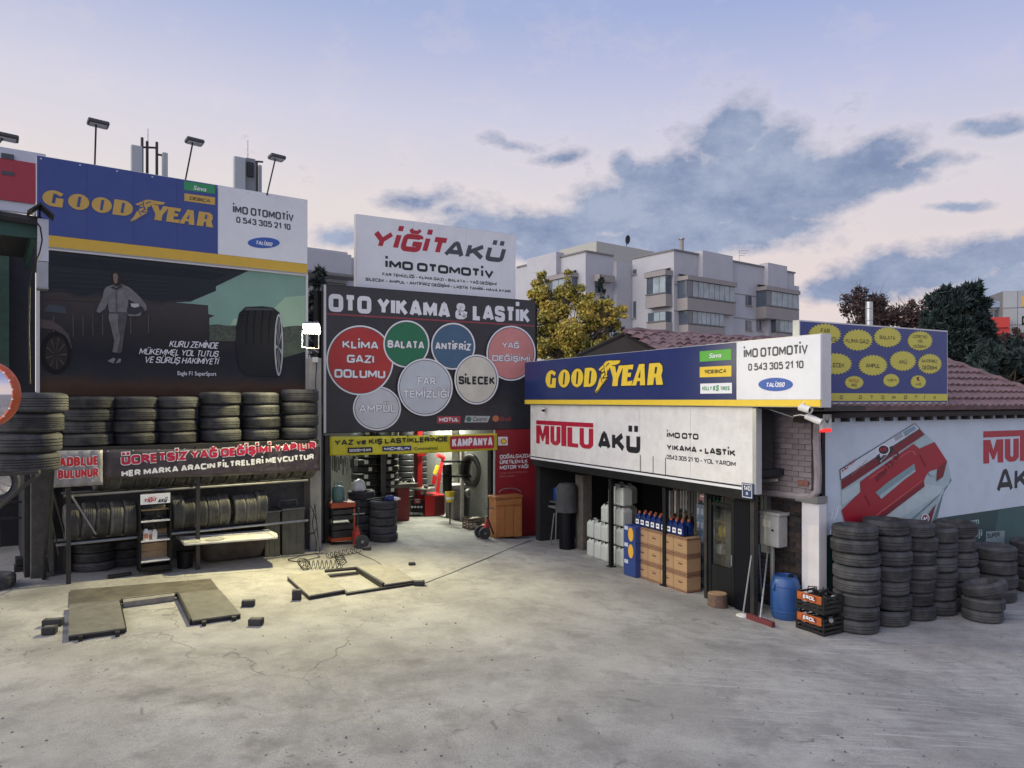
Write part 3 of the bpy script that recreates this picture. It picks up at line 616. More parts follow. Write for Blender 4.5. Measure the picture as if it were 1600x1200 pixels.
# ------------------------------------------------------------------ signs over the doorway
t = Thing('shop_sign', 'white sign with red and charcoal italic lettering above the doorway', 'sign', B.W(B.S(680), B.Z(557,450,-.25), -.25))
o = -.16; s0, s1 = B.S(557,o), B.S(805,o); zt, zb = B.Z(557,335,o), B.Z(557,452,o)
t.part('frame', MB().fbox(B, s0-.012, s1+.012, zb, zt+.012, o-.14, o-.01), alu)
t.part('white_panel', MB().fbox(B, s0, s1, zb, zt, o-.009, o), white)
letter(t, B, 'YİĞİT', 576.5, 702, 357.5, 386.6, red_p, o+.002, tw=.29, shear=.3)
letter(t, B, 'AKÜ', 692, 791, 374.4, 400.4, grey_p, o+.002, tw=.29, shear=.3)
letter(t, B, 'İMO OTOMOTİV', 601.4, 771.5, 405, 419, black_p, o+.002, tw=.30)
letter(t, B, 'FAR TEMİZLİĞİ - KLİMA GAZI - BALATA - YAĞ DEĞİŞİMİ', 597.5, 776, 425.8, 430.6, black_p, o+.002, tw=.24)
letter(t, B, 'SİLECEK - AMPUL - ANTİFİRİZ DEĞİŞİMİ - LASTİK TAMİRİ- HAVA AYARI', 571, 798, 433.6, 438.6, black_p, o+.002, tw=.24)
for k in range(1, 3): t.part('panel_seam', MB().fbox(B, s0+(s1-s0)*k/3-.003, s0+(s1-s0)*k/3+.003, zb, zt, o+.0003, o+.0012), alu)
t.part('support_post', MB().fbox(B, s0+.3, s0+.36, zb-.6, zb, o-.13, o-.07), steel_dk)

t = Thing('shop_sign', 'large charcoal sign with seven coloured service circles above the doorway', 'sign', B.W(B.S(670), B.Z(505,676), 0))
o = .0; s0, s1 = B.S(505.5), B.S(836.5); zt, zb = B.Z(505,444.5), B.Z(505,676.5)
t.part('frame', MB().fbox(B, s0-.012, s1+.012, zb-.012, zt+.012, -.16, -.01), blackm)
t.part('charcoal_panel', MB().fbox(B, s0, s1, zb, zt, -.009, 0), charc)
for (px_, o_) in ((506,0),): t.part('edge_strip', MB().fbox(B, s0, s0+.05, zb, zt, 0, .012), alu)
letter(t, B, 'OTO YIKAMA & LASTİK', 513.5, 828.5, 458.6, 486.5, white_p, .002, tw=.26)
t.part('red_line', MB().fbox(B, B.S(510.5), B.S(834.5), B.Z(510.5,491.5), B.Z(510.5,489), .001, .003), mat('faded_red_line', (.28,.05,.07), .5))
circ = [(589,638,37.5,34.5,(.56,.58,.61),[('AMPÜL',561,618.5,632,644.6)]),(562.4,563,52.5,54.6,(.42,.03,.028),[('KLİMA',535,591.5,531.5,544),('GAZI',542,584.6,554,566.6),('DOLUMU',522.5,602,576.5,590)]),
        (635,537.5,36,37,(.012,.16,.075),[('BALATA',605.6,663,531,543.5)]),(708,541,34.5,36.6,(.055,.13,.22),[('ANTİFRİZ',680,736,534.5,546)]),
        (798.5,552,38.4,43,(.62,.25,.23),[('YAĞ',784.4,811.4,534.5,543.5),('DEĞİŞİMİ',769,828,554.6,564)]),(744.5,593,34.5,39,(.66,.64,.54),[('SİLECEK',716.6,773.6,587.6,600.5)]),
        (664.4,605,43,45,(.52,.56,.60),[('FAR',652.4,681,589,601.4),('TEMİZLİĞİ',630,701.6,609.5,621.5)])]
for k, (cx, cy, rx, ry, c_, tx) in enumerate(circ):
    oo = .004+k*.010
    def clipc(l): return [(x, min(y, 672.5)) for x, y in l]
    r_ = poly(t, B, clipc(ell(cx,cy,rx,ry,56)), white_p, oo, .002, 'circle_rim')
    poly(t, B, clipc(ell(cx,cy,rx-2.3,ry-2.3,56)), mat('circle_line', (.10,.10,.11), .5), oo+.0025, .001, 'circle_line', under=r_)
    d_ = poly(t, B, clipc(ell(cx,cy,rx-3.4,ry-3.4,56)), mat('circle_%d' % k if False else 'circle_'+['pale','red','green','blue','salmon','cream','silver'][k], c_, .35, var=.14, scale=2), oo+.004, .001, 'circle_face', under=r_)
    for (s_, x0, x1, y0, y1) in tx:
        dk = s_ == 'SİLECEK'
        if not dk: letter(t, B, s_, x0, x1, y0, y1, black_p, oo+.0055, .045, under=r_, grow=.10)
        letter(t, B, s_, x0, x1, y0, y1, white_p if not dk else black_p, oo+.0075, .045 if not dk else .05, under=r_)
lb = poly(t, B, [(683,650),(719.6,650.4),(719.6,661.2),(683,661.4)], mat('faded_red', (.40,.05,.07), .4), .003, name='small_name_board'); letter(t, B, 'MOTUL', 686, 717, 652.6, 659, white_p, .006, .05, under=lb)
lb = poly(t, B, [(728,649.5),(766,650.2),(762,659.8),(725.6,660)], mat('pale_print', (.42,.45,.45), .4), .003, name='small_name_board'); letter(t, B, 'Castrol', 739, 761, 651.8, 657.8, mat('castrol_dark', (.05,.07,.06), .5), .006, .03, .2, under=lb)
poly(t, B, ell(732.5,655,4,4,20), mat('dull_green', (.06,.14,.10), .5), .006, name='round_logo', under=lb)
sh_ = poly(t, B, ell(774.5,654,5,5,20), mat('dull_orange', (.45,.16,.07), .5), .003, name='shell_logo'); letter(t, B, 'Shell', 781, 798.5, 651.4, 657.6, mat('dull_red', (.33,.05,.05), .5), .003, .01)

# yellow banner and red panel
def banner(t, fr, x0, x1, yt0, yb0, yt1, yb1, m, o, name='cloth', sag=.015, nx_=40):
    s0, s1 = fr.S(x0,o), fr.S(x1,o); a0, b0, a1, b1 = fr.Z(x0,yt0,o), fr.Z(x0,yb0,o), fr.Z(x1,yt1,o), fr.Z(x1,yb1,o)
    mb = MB(); ny = 8
    for i in range(nx_+1):
        f = i/nx_; zt = a0+(a1-a0)*f; zb = b0+(b1-b0)*f
        for j in range(ny+1):
            g = j/ny; w = .010*math.sin(f*23+g*3)*(.3+g)+.007*math.sin(f*61+g*9)
            mb.v.append(fr.W(s0+(s1-s0)*f, zt+(zb-zt)*g-sag*math.sin(math.pi*f), o+w))
    mb.f = [(i*(ny+1)+j, (i+1)*(ny+1)+j, (i+1)*(ny+1)+j+1, i*(ny+1)+j+1) for i in range(nx_) for j in range(ny)]
    c = t.part(name, mb, m, smooth=True); sm = c.modifiers.new('thickness', 'SOLIDIFY'); sm.thickness = .003; return c
t = Thing('banner', 'bright yellow tyre campaign banner hanging over the workshop doorway', 'banner', B.W(B.S(645,.12), B.Z(515,712,.12), .12))
o = .10
banner(t, B, 515, 777, 682, 712, 677, 703, mat('yellow_vinyl', (.66,.60,.035), .35, var=.08), o)
letter(t, B, 'YAZ ve KIŞ LASTİKLERİNDE', 522.6, 700, 687.6, 696.2, black_p, o+.022, .055, rot=math.radians(.3))
kb = poly(t, B, [(705,681.5),(770,679.8),(772,682),(772.3,698.5),(770.5,700.5),(705.5,702.6),(703.4,700.5),(703,684)], red_p, o+.022, .003, 'red_box')
letter(t, B, 'KAMPANYA', 706.5, 769.5, 684.8, 699, white_p, o+.026, .05, under=kb, rot=math.radians(.3))
lb = poly(t, B, [(543,699.8),(582,698.4),(582,706.8),(543,708.2)], black_p, o+.022, .003, 'small_name_board'); letter(t, B, 'GOODYEAR', 546, 579.5, 702, 706, white_p, o+.026, .05, under=lb)
lb = poly(t, B, [(597.5,697.6),(642.5,696.2),(642.5,703.6),(597.5,705.2)], blue_n, o+.022, .003, 'small_name_board'); letter(t, B, 'MICHELIN', 600, 640, 699.2, 703.6, white_p, o+.026, .07, .15, under=lb)
poly(t, B, ell(591.5,700.8,4,3.6,14)+[(596,704)], white_p, o+.022, .003, 'mascot_free_blob') if False else None
letter(t, B, 'Continental', 647, 683.5, 698.6, 703.6, black_p, o+.022, .01)
t = Thing('advert_panel', 'red motor oil advert panel on the wall right of the doorway', 'panel', B.W(B.S(808,-.03), .1, -.03))
o = 0.0; s0, s1 = B.S(773.5,o), B.S(845,o); zt, zb = B.Z(773.5,671.5,o), B.Z(773.5,836.5,o)
t.part('sheet', MB().fbox(B, s0, s1, zb, zt, -.05, o), mat('red_panel_face', (.25,.015,.022), .45, var=.2, scale=1.5, dirt=(.10,.02,.02), dcov=.4))
for a, b_ in ((s0-.02,s0),(s1,s1+.02)): t.part('frame_bar', MB().fbox(B, a, b_, zb, zt, -.05, .012), alu)
for (s_, y0, y1, x1) in (('DOĞALGAZDA',711,716.8,830),('ÜRETİLEN İLK',719.4,725.2,824.5),('MOTOR YAĞI',727.8,733.8,825.5)): letter(t, B, s_, 781, x1, y0, y1, white_p, o+.002, .03)
letter(t, B, 'YÜKSEK MOTOR PERFORMANSI', 780.5, 824, 738.4, 740.8, mat('pinkish_print', (.42,.18,.18), .5), o+.002, .0)
letter(t, B, 'DOĞALGAZDAN', 780.5, 804, 743.6, 746, mat('pinkish_print', (.42,.18,.18), .5), o+.002, .0)
lb = poly(t, B, [(778,682.5),(793,682.7),(793,695.6),(778,696)], white_p, o+.002, .003, 'logo_board'); 
sh_ = [(787+4.8*math.cos(math.radians(a)), 689.6-4.8*math.sin(math.radians(a))) for a in range(-30,211,20)]+[(784.6,694),(789.4,694)]
poly(t, B, sh_, red_p, o+.0055, .002, 'logo_shape', under=lb); poly(t, B, [(787+(x-787)*.75, 689.6+(y-689.6)*.75) for x, y in sh_], yel_b, o+.008, .002, 'logo_shape', under=lb)
for k in range(3):
    mb = MB(); pts = [B.P(797+17*math.cos(a), 771-8*math.sin(a)*(1-.1*k)-k, .01) for a in [math.pi*i/14 for i in range(15)]]; mb.tube(pts, .012-.003*k, 6); t.part('printed_arc', mb, mat('dull_print', (.24,.14,.13), .5))

# ------------------------------------------------------------------ right-hand shop: signs
t = Thing('shop_sign', 'long navy, white and yellow sign along the top of the right-hand shop', 'sign', C.W(C.S(1060,.15), C.Z(1282,635.5,.15), .15), 'blue, white and yellow tyre shop signs')
o = .15; s0, s1, s2 = C.S(820,o), C.S(1150.5,o), C.S(1282,o); zt, zs, zb = C.Z(1282,522.4,o), C.Z(1282,624.2,o), C.Z(1282,635.5,o)
t.part('frame', MB().fbox(C, s0-.01, s2+.012, zb-.01, zt+.012, -.04, o-.012), alu)
sm_ = C.S(1034,o)
t.part('navy_panel', MB().fbox(C, s0, sm_-.002, zs, zt, o-.01, o), blue_n); t.part('navy_panel', MB().fbox(C, sm_+.002, s1-.004, zs, zt, o-.01, o), blue_n)
t.part('white_panel', MB().fbox(C, s1+.004, s2, zs, zt, o-.01, o), white)
t.part('yellow_strip', MB().fbox(C, s0, s2, zb, zs-.004, o-.01, o+.003), yel_b)
wordmark(t, C, 852.5, 1036, 579.4, 606.3, yel_b, black_p, o+.002)
letter(t, C, 'İMO OTOMOTİV', 1162, 1262.4, 545.5, 559.6, grey_p, o+.002, tw=.205)
letter(t, C, '0 543 305 21 10', 1169, 1255.5, 568.2, 579.4, grey_p, o+.002, tw=.205)
el_ = poly(t, C, ell(1212,600.7,27,10.5,36), mat('oval_blue', (.03,.10,.40), .4), o+.002, name='oval_logo'); letter(t, C, 'TALİ360', 1196.4, 1226.6, 598, 605, white_p, o+.005, .04, .25, under=el_)
lb = poly(t, C, [(1093.5,549),(1143,545.2),(1143,562),(1093.5,565.4)], lime_p, o+.002, name='small_name_board'); letter(t, C, 'Sava', 1107.6, 1127, 552.6, 559.4, white_p, o+.005, .03, .2, under=lb)
lb = poly(t, C, [(1093.5,573.6),(1143,571),(1143,588.2),(1093.5,589.6)], yel_b, o+.002, name='small_name_board'); letter(t, C, 'DEBICA', 1106, 1135.5, 578, 583.8, black_p, o+.005, .05, .2, under=lb)
for k in range(3): poly(t, C, [(1100.5+k*.6,578.2+k*1.9),(1107,578+k*1.9),(1107,579+k*1.9),(1101+k*.6,579.2+k*1.9)], black_p, o+.005, name='logo_stroke', under=lb)
lb = poly(t, C, [(1094.4,599.5),(1143.6,598),(1143.6,614.6),(1094.4,615.2)], white_p, o+.002, name='small_name_board')
letter(t, C, 'KELLY', 1097.2, 1112.5, 603.8, 610, green_p, o+.005, .04, under=lb); letter(t, C, 'TIRES', 1125.4, 1140, 603.8, 610, green_p, o+.005, .04, under=lb); letter(t, C, 'KS', 1113.6, 1123.6, 602, 611, green_p, o+.005, .10, .15, under=lb)

def block_logo(t, fr, x0, x1, ybt, ybb, yt, yb, m, o):
    """blocky five-letter word whose tall T spreads into a bar over all of it; y values read at x0"""
    s0, s1 = fr.S(x0,o), fr.S(x1,o); W_ = s1-s0; zbt, zbb, zt, zb = (fr.Z(x0,y,o) for y in (ybt,ybb,yt,yb)); H = zt-zb
    T = lambda x, y: fr.W(s0+W_*x, zb+H*y, o)
    add = lambda pts: t.part('logo_letter', MB().prism([T(*p) for p in pts], fr.n3*.004), m)
    k = (zbb-zb)/H; kt = (zbt-zb)/H
    add([(0,k),(1,k),(1,kt),(0,kt)])
    add([(0,0),(.07,0),(.07,.55),(.115,.15),(.135,.15),(.18,.55),(.18,0),(.25,0),(.25,1),(.165,1),(.125,.52),(.085,1),(0,1)])
    U = lambda a, b_: add([(a,1),(a,.18),(a+.04,.03),(a+.07,0),(b_-.07,0),(b_-.04,.03),(b_,.18),(b_,1),(b_-.068,1),(b_-.068,.28),(b_-.085,.2),(a+.085,.2),(a+.068,.28),(a+.068,1)])
    U(.275,.455); add([(.475,0),(.56,0),(.56,k+.001),(.475,k+.001)])
    add([(.58,0),(.76,0),(.76,.2),(.66,.2),(.66,1),(.58,1)]); U(.785,1.0)
t = Thing('shop_sign', 'long white sign with red and black lettering below the navy sign', 'sign', C.W(C.S(1000,.1), C.Z(1176,781,.1), .1))
o = .08; s0, s1 = C.S(829,o), C.S(1176,o); Zm = lambda y: C.Z(1176,y,o)
t.part('white_panel', MB().fbox(C, s0, s1, Zm(760.7), C.Z(1282,635.5,.15)-.02, -.03, o), white2)
t.part('black_line', MB().fbox(C, s0, s1, Zm(763.3), Zm(760.8), -.03, o+.004), black_p)
t.part('white_line', MB().fbox(C, s0, s1, Zm(767.6), Zm(763.4), -.03, o+.006), white)
t.part('black_fascia', MB().fbox(C, s0, C.S(1172,o), Zm(783), Zm(767.7), -.03, o-.01), blackm)
t.part('end_trim', MB().fbox(C, s1, s1+.07, Zm(772), C.Z(1282,640,.15), -.03, o+.004), alu)
block_logo(t, C, 838, 927, 656.6, 662.8, 664.4, 692.5, mat('crimson_print', (.40,.012,.04), .4), o+.002)
letter(t, C, 'AKÜ', 934, 1000.5, 673, 702, black_p, o+.002, tw=.31)
letter(t, C, 'İMO OTO', 1041.6, 1091.4, 674.8, 683.8, black_p, o+.002, tw=.29)
letter(t, C, 'YIKAMA - LASTİK', 1041.6, 1149.6, 694, 703.4, black_p, o+.002, tw=.30)
letter(t, C, '0543 305 21 10 - YOL YARDIM', 1041.6, 1149.6, 710.4, 717.2, black_p, o+.002, tw=.2)
for x_, y0, y1 in ((1001,711,737),(1020.6,713,742),(1040,715,750)): t.part('panel_joint', MB().fbox(C, C.S(x_,o)-.008, C.S(x_,o)+.008, C.Z(x_,y1,o), C.Z(x_,y0,o), o+.001, o+.004), black_p)
for k in range(1,5):
    s_ = s0+(s1-s0)*k/5; t.part('panel_seam', MB().fbox(C, s_-.003, s_+.003, Zm(760.6), Zm(640), o+.0005, o+.0015), alu)
t = Thing('number_plate', 'small dark blue house number plate at the right end of the white sign', 'plate', C.W(C.S(1167,.12), C.Z(1159,779,.12), .12))
o = .115; s0, s1 = C.S(1159,o), C.S(1175.8,o); z0, z1 = C.Z(1159,777.5,o), C.Z(1159,754,o)
t.part('plate', MB().fbox(C, s0, s1, z0, z1, o-.02, o), mat('plate_blue', (.025,.05,.12), .4)); 
for a,b_,c_,d_ in ((s0+.01,s1-.01,z1-.02,z1-.012),(s0+.01,s1-.01,z0+.012,z0+.02),(s0+.01,s0+.018,z0+.012,z1-.012),(s1-.018,s1-.01,z0+.012,z1-.012)): t.part('border_line', MB().fbox(C,a,b_,c_,d_,o,o+.002), white_p)
letter(t, C, '140', 1162, 1172.6, 758.5, 765.5, white_p, o+.002, .02); letter(t, C, '6', 1165.5, 1168.8, 768.6, 772.8, white_p, o+.002, .02)

# ------------------------------------------------------------------ right-hand shop: building
zD = DW.Z(1290, 650); sD = DW.S(1283); sD1 = DW.S(1668)
t = Thing('shop_building', 'single-storey corner shop with a red tiled roof on the right', 'building', DW.W(sD+3, 0, -2))
t.part('advert_wall', MB().fbox(DW, sD+.03, sD1, -.1, zD, -.2, -.012), white2)
t.part('corner_post', MB().fbox(DW, sD-.02, sD+.05, -.05, zD+.05, -.2, .03), blackm)
zc = C.Z(1176, 783, .08)
sc0, sc1 = C.S(843), C.S(1178)
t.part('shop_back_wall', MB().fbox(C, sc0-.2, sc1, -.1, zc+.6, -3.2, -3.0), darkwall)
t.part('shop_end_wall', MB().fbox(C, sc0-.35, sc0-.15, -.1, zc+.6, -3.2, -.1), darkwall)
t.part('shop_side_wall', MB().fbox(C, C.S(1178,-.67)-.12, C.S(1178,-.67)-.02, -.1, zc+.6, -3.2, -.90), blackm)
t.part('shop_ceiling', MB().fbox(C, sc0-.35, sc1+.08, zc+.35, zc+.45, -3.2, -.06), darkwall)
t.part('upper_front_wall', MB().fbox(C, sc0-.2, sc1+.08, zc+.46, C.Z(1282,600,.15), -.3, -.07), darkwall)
t.part('eaves_soffit', MB().fbox(C, sc1+.09, C.S(1283), C.Z(1240,640,-.3), C.Z(1240,640,-.3)+.06, -.9, -.06), steel_dk)
# roof over the advert wall: rows of barrel tiles
tile_m = mat('roof_tile', (.20,.125,.125), .8, var=.35, scale=7, bump=.3, dirt=(.10,.08,.08), dcov=.6)
def tile_roof(p00, p10, p01, p11, rows, cols, jit=0):
    """p00-p10 the eave, p01-p11 the ridge side"""
    mb = MB(); p00, p10, p01, p11 = map(Vector, (p00,p10,p01,p11)); nrm = (p10-p00).cross(p01-p00).normalized()
    if nrm.z < 0: nrm = -nrm
    for r in range(rows):
        for c in range(cols):
            def at(u, v): return p00.lerp(p10, u).lerp(p01.lerp(p11, u), v)
            if (p10-p00).length*(1-(r/rows))+(p11-p01).length*(r/rows) < .05: continue
            w = (at(1, r/rows)-at(0, r/rows)).length/cols
            h = .32*w; lift = .035+random.uniform(-jit, jit); a = []
            for (v, up) in ((r/rows-.01, lift), ((r+1.1)/rows, 0.0)):
                for k in range(5):
                    u = (c+k/4)/cols; a.append(at(u, min(v, 1.02))+nrm*(up+h*math.sin(math.pi*k/4)))
            a += [at((c+k/4)/cols, r/rows-.01)-nrm*.0 for k in (0, 4)]
            mb.add(a, [(k, k+1, k+6, k+5) for k in range(4)]+[(0,1,2,3,4,11,10)])
    return mb
eave0 = DW.W(sD-.35, DW.Z(1290,637,.12)-.05, .12); eave1 = DW.W(sD1+.5, DW.Z(1290,637,.3), .35)
rid_z = eave0.z+1.15
def RP(s, o, z): return DW.W(s, z, o)
rs0, rs1 = sD-.35, sD1+.5
eave1 = DW.W(DW.S(1668,.12), eave0.z, .12)
_q = DW.O+DW.u*(DW.S(1668,.12)-2.2)+DW.n*(.12-2.2); _px = 800+F*_q.x/_q.y; rid_z = EYE+(HY-(637-(1668-_px)*.36))/F*_q.y
ridge0, ridge1 = Vector((_q.x-DW.u.x*.3, _q.y-DW.u.y*.3, rid_z)), Vector((_q.x, _q.y, rid_z))
roof = MB()
# hipped slope: the eave runs on to the right while the hip climbs back to the ridge
rb = t.part('roof_boards', MB().prism([eave0-Vector((0,0,.10)), eave1-Vector((0,0,.10)), ridge1-Vector((0,0,.10)), ridge0-Vector((0,0,.10))], (0,0,.06)), mat('dark_timber', (.03,.025,.022), .9))
def hip_roof():
    mb = MB(); rows = 11
    for r in range(rows):
        v0, v1 = r/rows, (r+1.12)/rows
        a0, b0 = eave0.lerp(ridge0, v0), eave1.lerp(ridge1, v0); a1, b1 = eave0.lerp(ridge0, v1), eave1.lerp(ridge1, v1)
        n = max(2, int((b0-a0).length/.17)); d0 = (b0-a0)/n; 
        nrm = (eave1-eave0).cross(ridge0-eave0).normalized()
        if nrm.z < 0: nrm = -nrm
        up = (a1-a0)-(b0-a0).normalized()*((a1-a0).dot((b0-a0).normalized()))
        for c in range(n):
            j = random.uniform(-.006, .006)
            vs = [a0+d0*(c+k/4)+nrm*(.075+j+.035*math.sin(math.pi*k/4)) for k in range(5)]+[a0+d0*(c+k/4)+up+nrm*(.03+.035*math.sin(math.pi*k/4)) for k in range(5)]+[a0+d0*c, a0+d0*(c+1)]
            mb.add(vs, [(k,k+1,k+6,k+5) for k in range(4)]+[(0,1,2,3,4,11,10)])
    return mb
t.part('roof_tiles', hip_roof(), tile_m, stuff=True)
mb = MB()
for k in range(int((sD1-rs0)/.33)):
    s_ = rs0+.15+k*.33; mb.fbox(DW, s_-.03, s_+.03, eave0.z-.16, eave0.z-.09, -.3, .10)
t.part('rafter_ends', mb, mat('dark_timber', (.03,.025,.022), .9), stuff=True)
t.part('hip_ridge', MB().tube([eave1.lerp(ridge1, i/20)+Vector((0,0,.05+.03*(i%2))) for i in range(21)], .07, 8), tile_m)
# roof over the shop front, seen past the navy sign
r0 = D(975, 520, 15.6); r1 = r0+DW.u3*9; down = DW.n3*2.6-Vector((0,0,.98)); e0 = r0+down-DW.u3*.1; e1 = r1+down
t.part('front_roof_boards', MB().prism([e0-Vector((0,0,.07)), e1-Vector((0,0,.07)), r1-Vector((0,0,.07)), r0-Vector((0,0,.07))], (0,0,.05)), mat('dark_timber', (.03,.025,.022), .9))
t.part('front_roof_tiles', tile_roof(e0, e1, r0, r1, 9, 40, .03), tile_m, stuff=True)
t.part('front_ridge', MB().tube([r0.lerp(r1, i/24)+Vector((0,0,.02+.04*(i%2)+random.uniform(-.02,.02))) for i in range(25)], .065, 8), tile_m)
t.part('gable_board', MB().prism([r0-Vector((0,0,.03)), e0-Vector((0,0,.03)), e0-Vector((0,0,.5)), r0-DW.n3*2.2-Vector((0,0,.95))], DW.u3*.06), mat('dark_timber', (.03,.025,.022), .9))
t.part('barge_board', MB().tube([r0-Vector((0,0,.02)), D(903,556,15.9)], .05, 6), mat('dark_timber', (.03,.025,.022), .9))
t.part('gable_soffit', MB().prism([r0-Vector((0,0,.06)), D(903,556,15.9), D(1010,560,15.0), D(1010,540,15.2)], (0,.1,0)), mat('dark_timber', (.03,.025,.022), .9))

# advert print on the long wall
t = Thing('wall_advert', 'painted wall advert with a big red-handled car battery on the right wall', 'advert', DW.W(sD+2.5, 0, 0))
o0 = -.010
t.part('print_sheet', MB().fbox(DW, sD+.06, sD1, 0, zD-.03, -.012, o0), mat('pale_advert_face', (.52,.60,.68), .45, var=.05, scale=2, dirt=(.36,.42,.48), dcov=.3))
def q5(l): return [(1300+.1875*x, 640+.1875*y) for x, y in l]
def dp(pts, c, lay, nm_='printed_shape', **k): return poly(t, DW, q5(pts), c, o0+.001+.0025*lay, .002, nm_)
gr = mat('advert_green', (.018,.055,.060), .45, var=.15, scale=3, dirt=(.03,.05,.06)); gr2 = mat('advert_green_light', (.035,.095,.095), .45, var=.12, scale=3)
poly(t, DW, [(1286,837.5),(1463,810),(1600,790),(1664,780.5),(1664,940),(1286,1005)], gr, o0+.001, name='printed_band')
poly(t, DW, [(1560,797),(1600,790.6),(1664,781),(1664,940),(1530,968)], gr2, o0+.0035, name='printed_band')
bb = mat('battery_body', (.36,.47,.50), .4, var=.1, scale=4); bb2 = mat('battery_shade', (.20,.30,.33), .4, var=.1); br = mat('battery_red', (.33,.012,.025), .35, var=.12, scale=3); br2 = mat('battery_red_shade', (.17,.008,.018), .4); brl = mat('battery_red_light', (.48,.10,.10), .4)
dp([(880,800),(985,560),(995,590),(930,690),(850,1010),(820,1010)], mat('battery_edge', (.10,.19,.21), .5), 1)
dp([(68,505),(690,118),(850,270),(960,430),(990,560),(972,620),(925,668),(868,800),(825,1015),(120,1000),(78,700)], bb, 2)
dp([(760,620),(925,640),(900,700),(420,1000),(340,1000),(420,915)], mat('battery_body_light', (.46,.56,.58), .4), 3)
dp([(905,700),(870,740),(560,1000),(600,1000)], bb2, 4); dp([(80,690),(230,600),(235,690),(82,800)], mat('battery_body_light', (.46,.56,.58), .4), 3)
dp([(64,500),(690,114),(735,158),(72,592)], black_p, 4); dp([(70,505),(688,120),(727,158),(76,582)], mat('battery_label', (.56,.62,.68), .4), 5)
dp([(76,594),(732,163),(772,208),(82,668)], br2, 5)
dp([(370,385),(500,300),(515,345),(395,455)], black_p, 6)
pl = ell(430,335,50,44,24); dp(pl, white_p, 7, 'round_logo'); dp(ell(430,335,42,36,24), black_p, 8, 'round_logo'); dp([(395,350),(402,318),(420,335),(440,305),(455,340),(445,352),(436,332),(420,352),(408,338)], br, 9, 'round_logo')
dp([(590,188),(625,165),(640,205),(608,225)], bb2, 6, 'grey_patch'); dp([(628,165),(690,135),(700,165),(640,200)], mat('patch_blue', (.20,.30,.42), .4), 6, 'grey_patch')
for k in range(4): dp([(515+k*4,235+k*8),(580+k*4,195+k*8),(581+k*4,198+k*8),(516+k*4,238+k*8)], grey_p, 6, 'printed_line')
dp([(235,600),(680,285),(728,326),(855,270),(958,430),(925,560),(870,596),(880,490),(800,520),(765,590),(772,640),(410,915),(375,890),(290,960),(125,995),(80,838),(238,685)], br, 6, 'printed_handle')
dp([(410,868),(758,612),(770,640),(410,915),(378,892)], br2, 7); dp([(925,450),(958,430),(925,560),(872,596),(880,500)], br2, 7)
dp([(290,950),(400,850),(750,588),(752,594),(402,862),(292,960)], brl, 8); dp([(300,585),(325,560),(640,345),(680,345),(700,380),(692,382),(672,352),(642,352),(328,568)], brl, 7)
dp([(362,690),(470,600),(685,450),(696,515),(600,585),(410,745)], bb2, 8); dp([(395,715),(690,500),(696,515),(600,585),(410,745)], bb, 9)
dp([(268,715),(275,712),(322,795),(316,800)], br2, 8); dp([(730,378),(738,376),(785,470),(778,474)], br2, 8)
dp(ell(838,530,32,22,20), bb, 8)
dp([(712,1000),(865,790),(800,1018)], br2, 8); dp(ell(778,905,34,36,20), white_p, 9, 'round_logo'); dp(ell(778,905,26,28,20), br2, 10, 'round_logo'); dp([(760,920),(768,890),(780,905),(794,885),(796,918),(786,905),(778,920)], white_p, 11, 'round_logo')
def L5(s_, xy0, x1, ch, m_, lay, bold=.02, shear=0, rot=0):
    (x0, y0) = q5([xy0])[0]; letter(t, DW, s_, x0, 1300+.1875*x1, y0-ch*.1875, y0, m_, o0+.001+.0025*lay, bold, shear, rot=rot)
L5('MUTLU', (88,528), 215, 26, br, 7, .05, .2, math.radians(30)); L5('MUTLU', (385,612), 610, 62, br2, 9, .09, 0, math.radians(36))
L5('SFB', (405,402), 470, 28, white_p, 8, .05, 0, math.radians(30)); L5('TECHNOLOGY', (402,442), 485, 12, white_p, 8, .02, 0, math.radians(31))
L5('A 4-S-B  ====', (165,558), 320, 20, mat('pinkish_print', (.42,.18,.18), .5), 7, .02, 0, math.radians(32))
block_logo(t, DW, 1536.5, 1652, 674, 683.6, 687.6, 724.4, mat('crimson_wall_print', (.38,.02,.035), .4), o0+.002)
letter(t, DW, 'AKÜ', 1557, 1634, 733.6, 770.3, black_p, o0+.002, tw=.24, shear=.03)
pt_ = mat('pale_green_print', (.36,.50,.50), .4)
letter(t, DW, 'yeni tasarım', 1471.6, 1529.7, 817.5, 828.6, pt_, o0+.004, .03, rot=math.radians(1.2)); letter(t, DW, 'teknoloji', 1482, 1534.5, 836, 846.8, pt_, o0+.004, .03, rot=math.radians(1.2))
lb = poly(t, DW, [(1540.6,830.5),(1570,829),(1569,850),(1540,854)], mat('dull_grey_print', (.20,.26,.28), .4), o0+.006, name='small_name_board'); letter(t, DW, 'SUPER', 1542.5, 1562, 834, 841.4, black_p, o0+.009, .03, under=lb)
mb = MB()
for ln in ([(1292,818),(1296,800),(1299,812),(1304,792)],[(1297,835),(1301,822),(1305,830),(1308,815)],[(1304,812),(1309,800),(1311,790),(1308,800)]): mb.tube([DW.P(x,y,o0+.003) for x, y in ln], .006, 5)
t.part('scribble', mb, mat('chalk', (.62,.66,.72), .8))

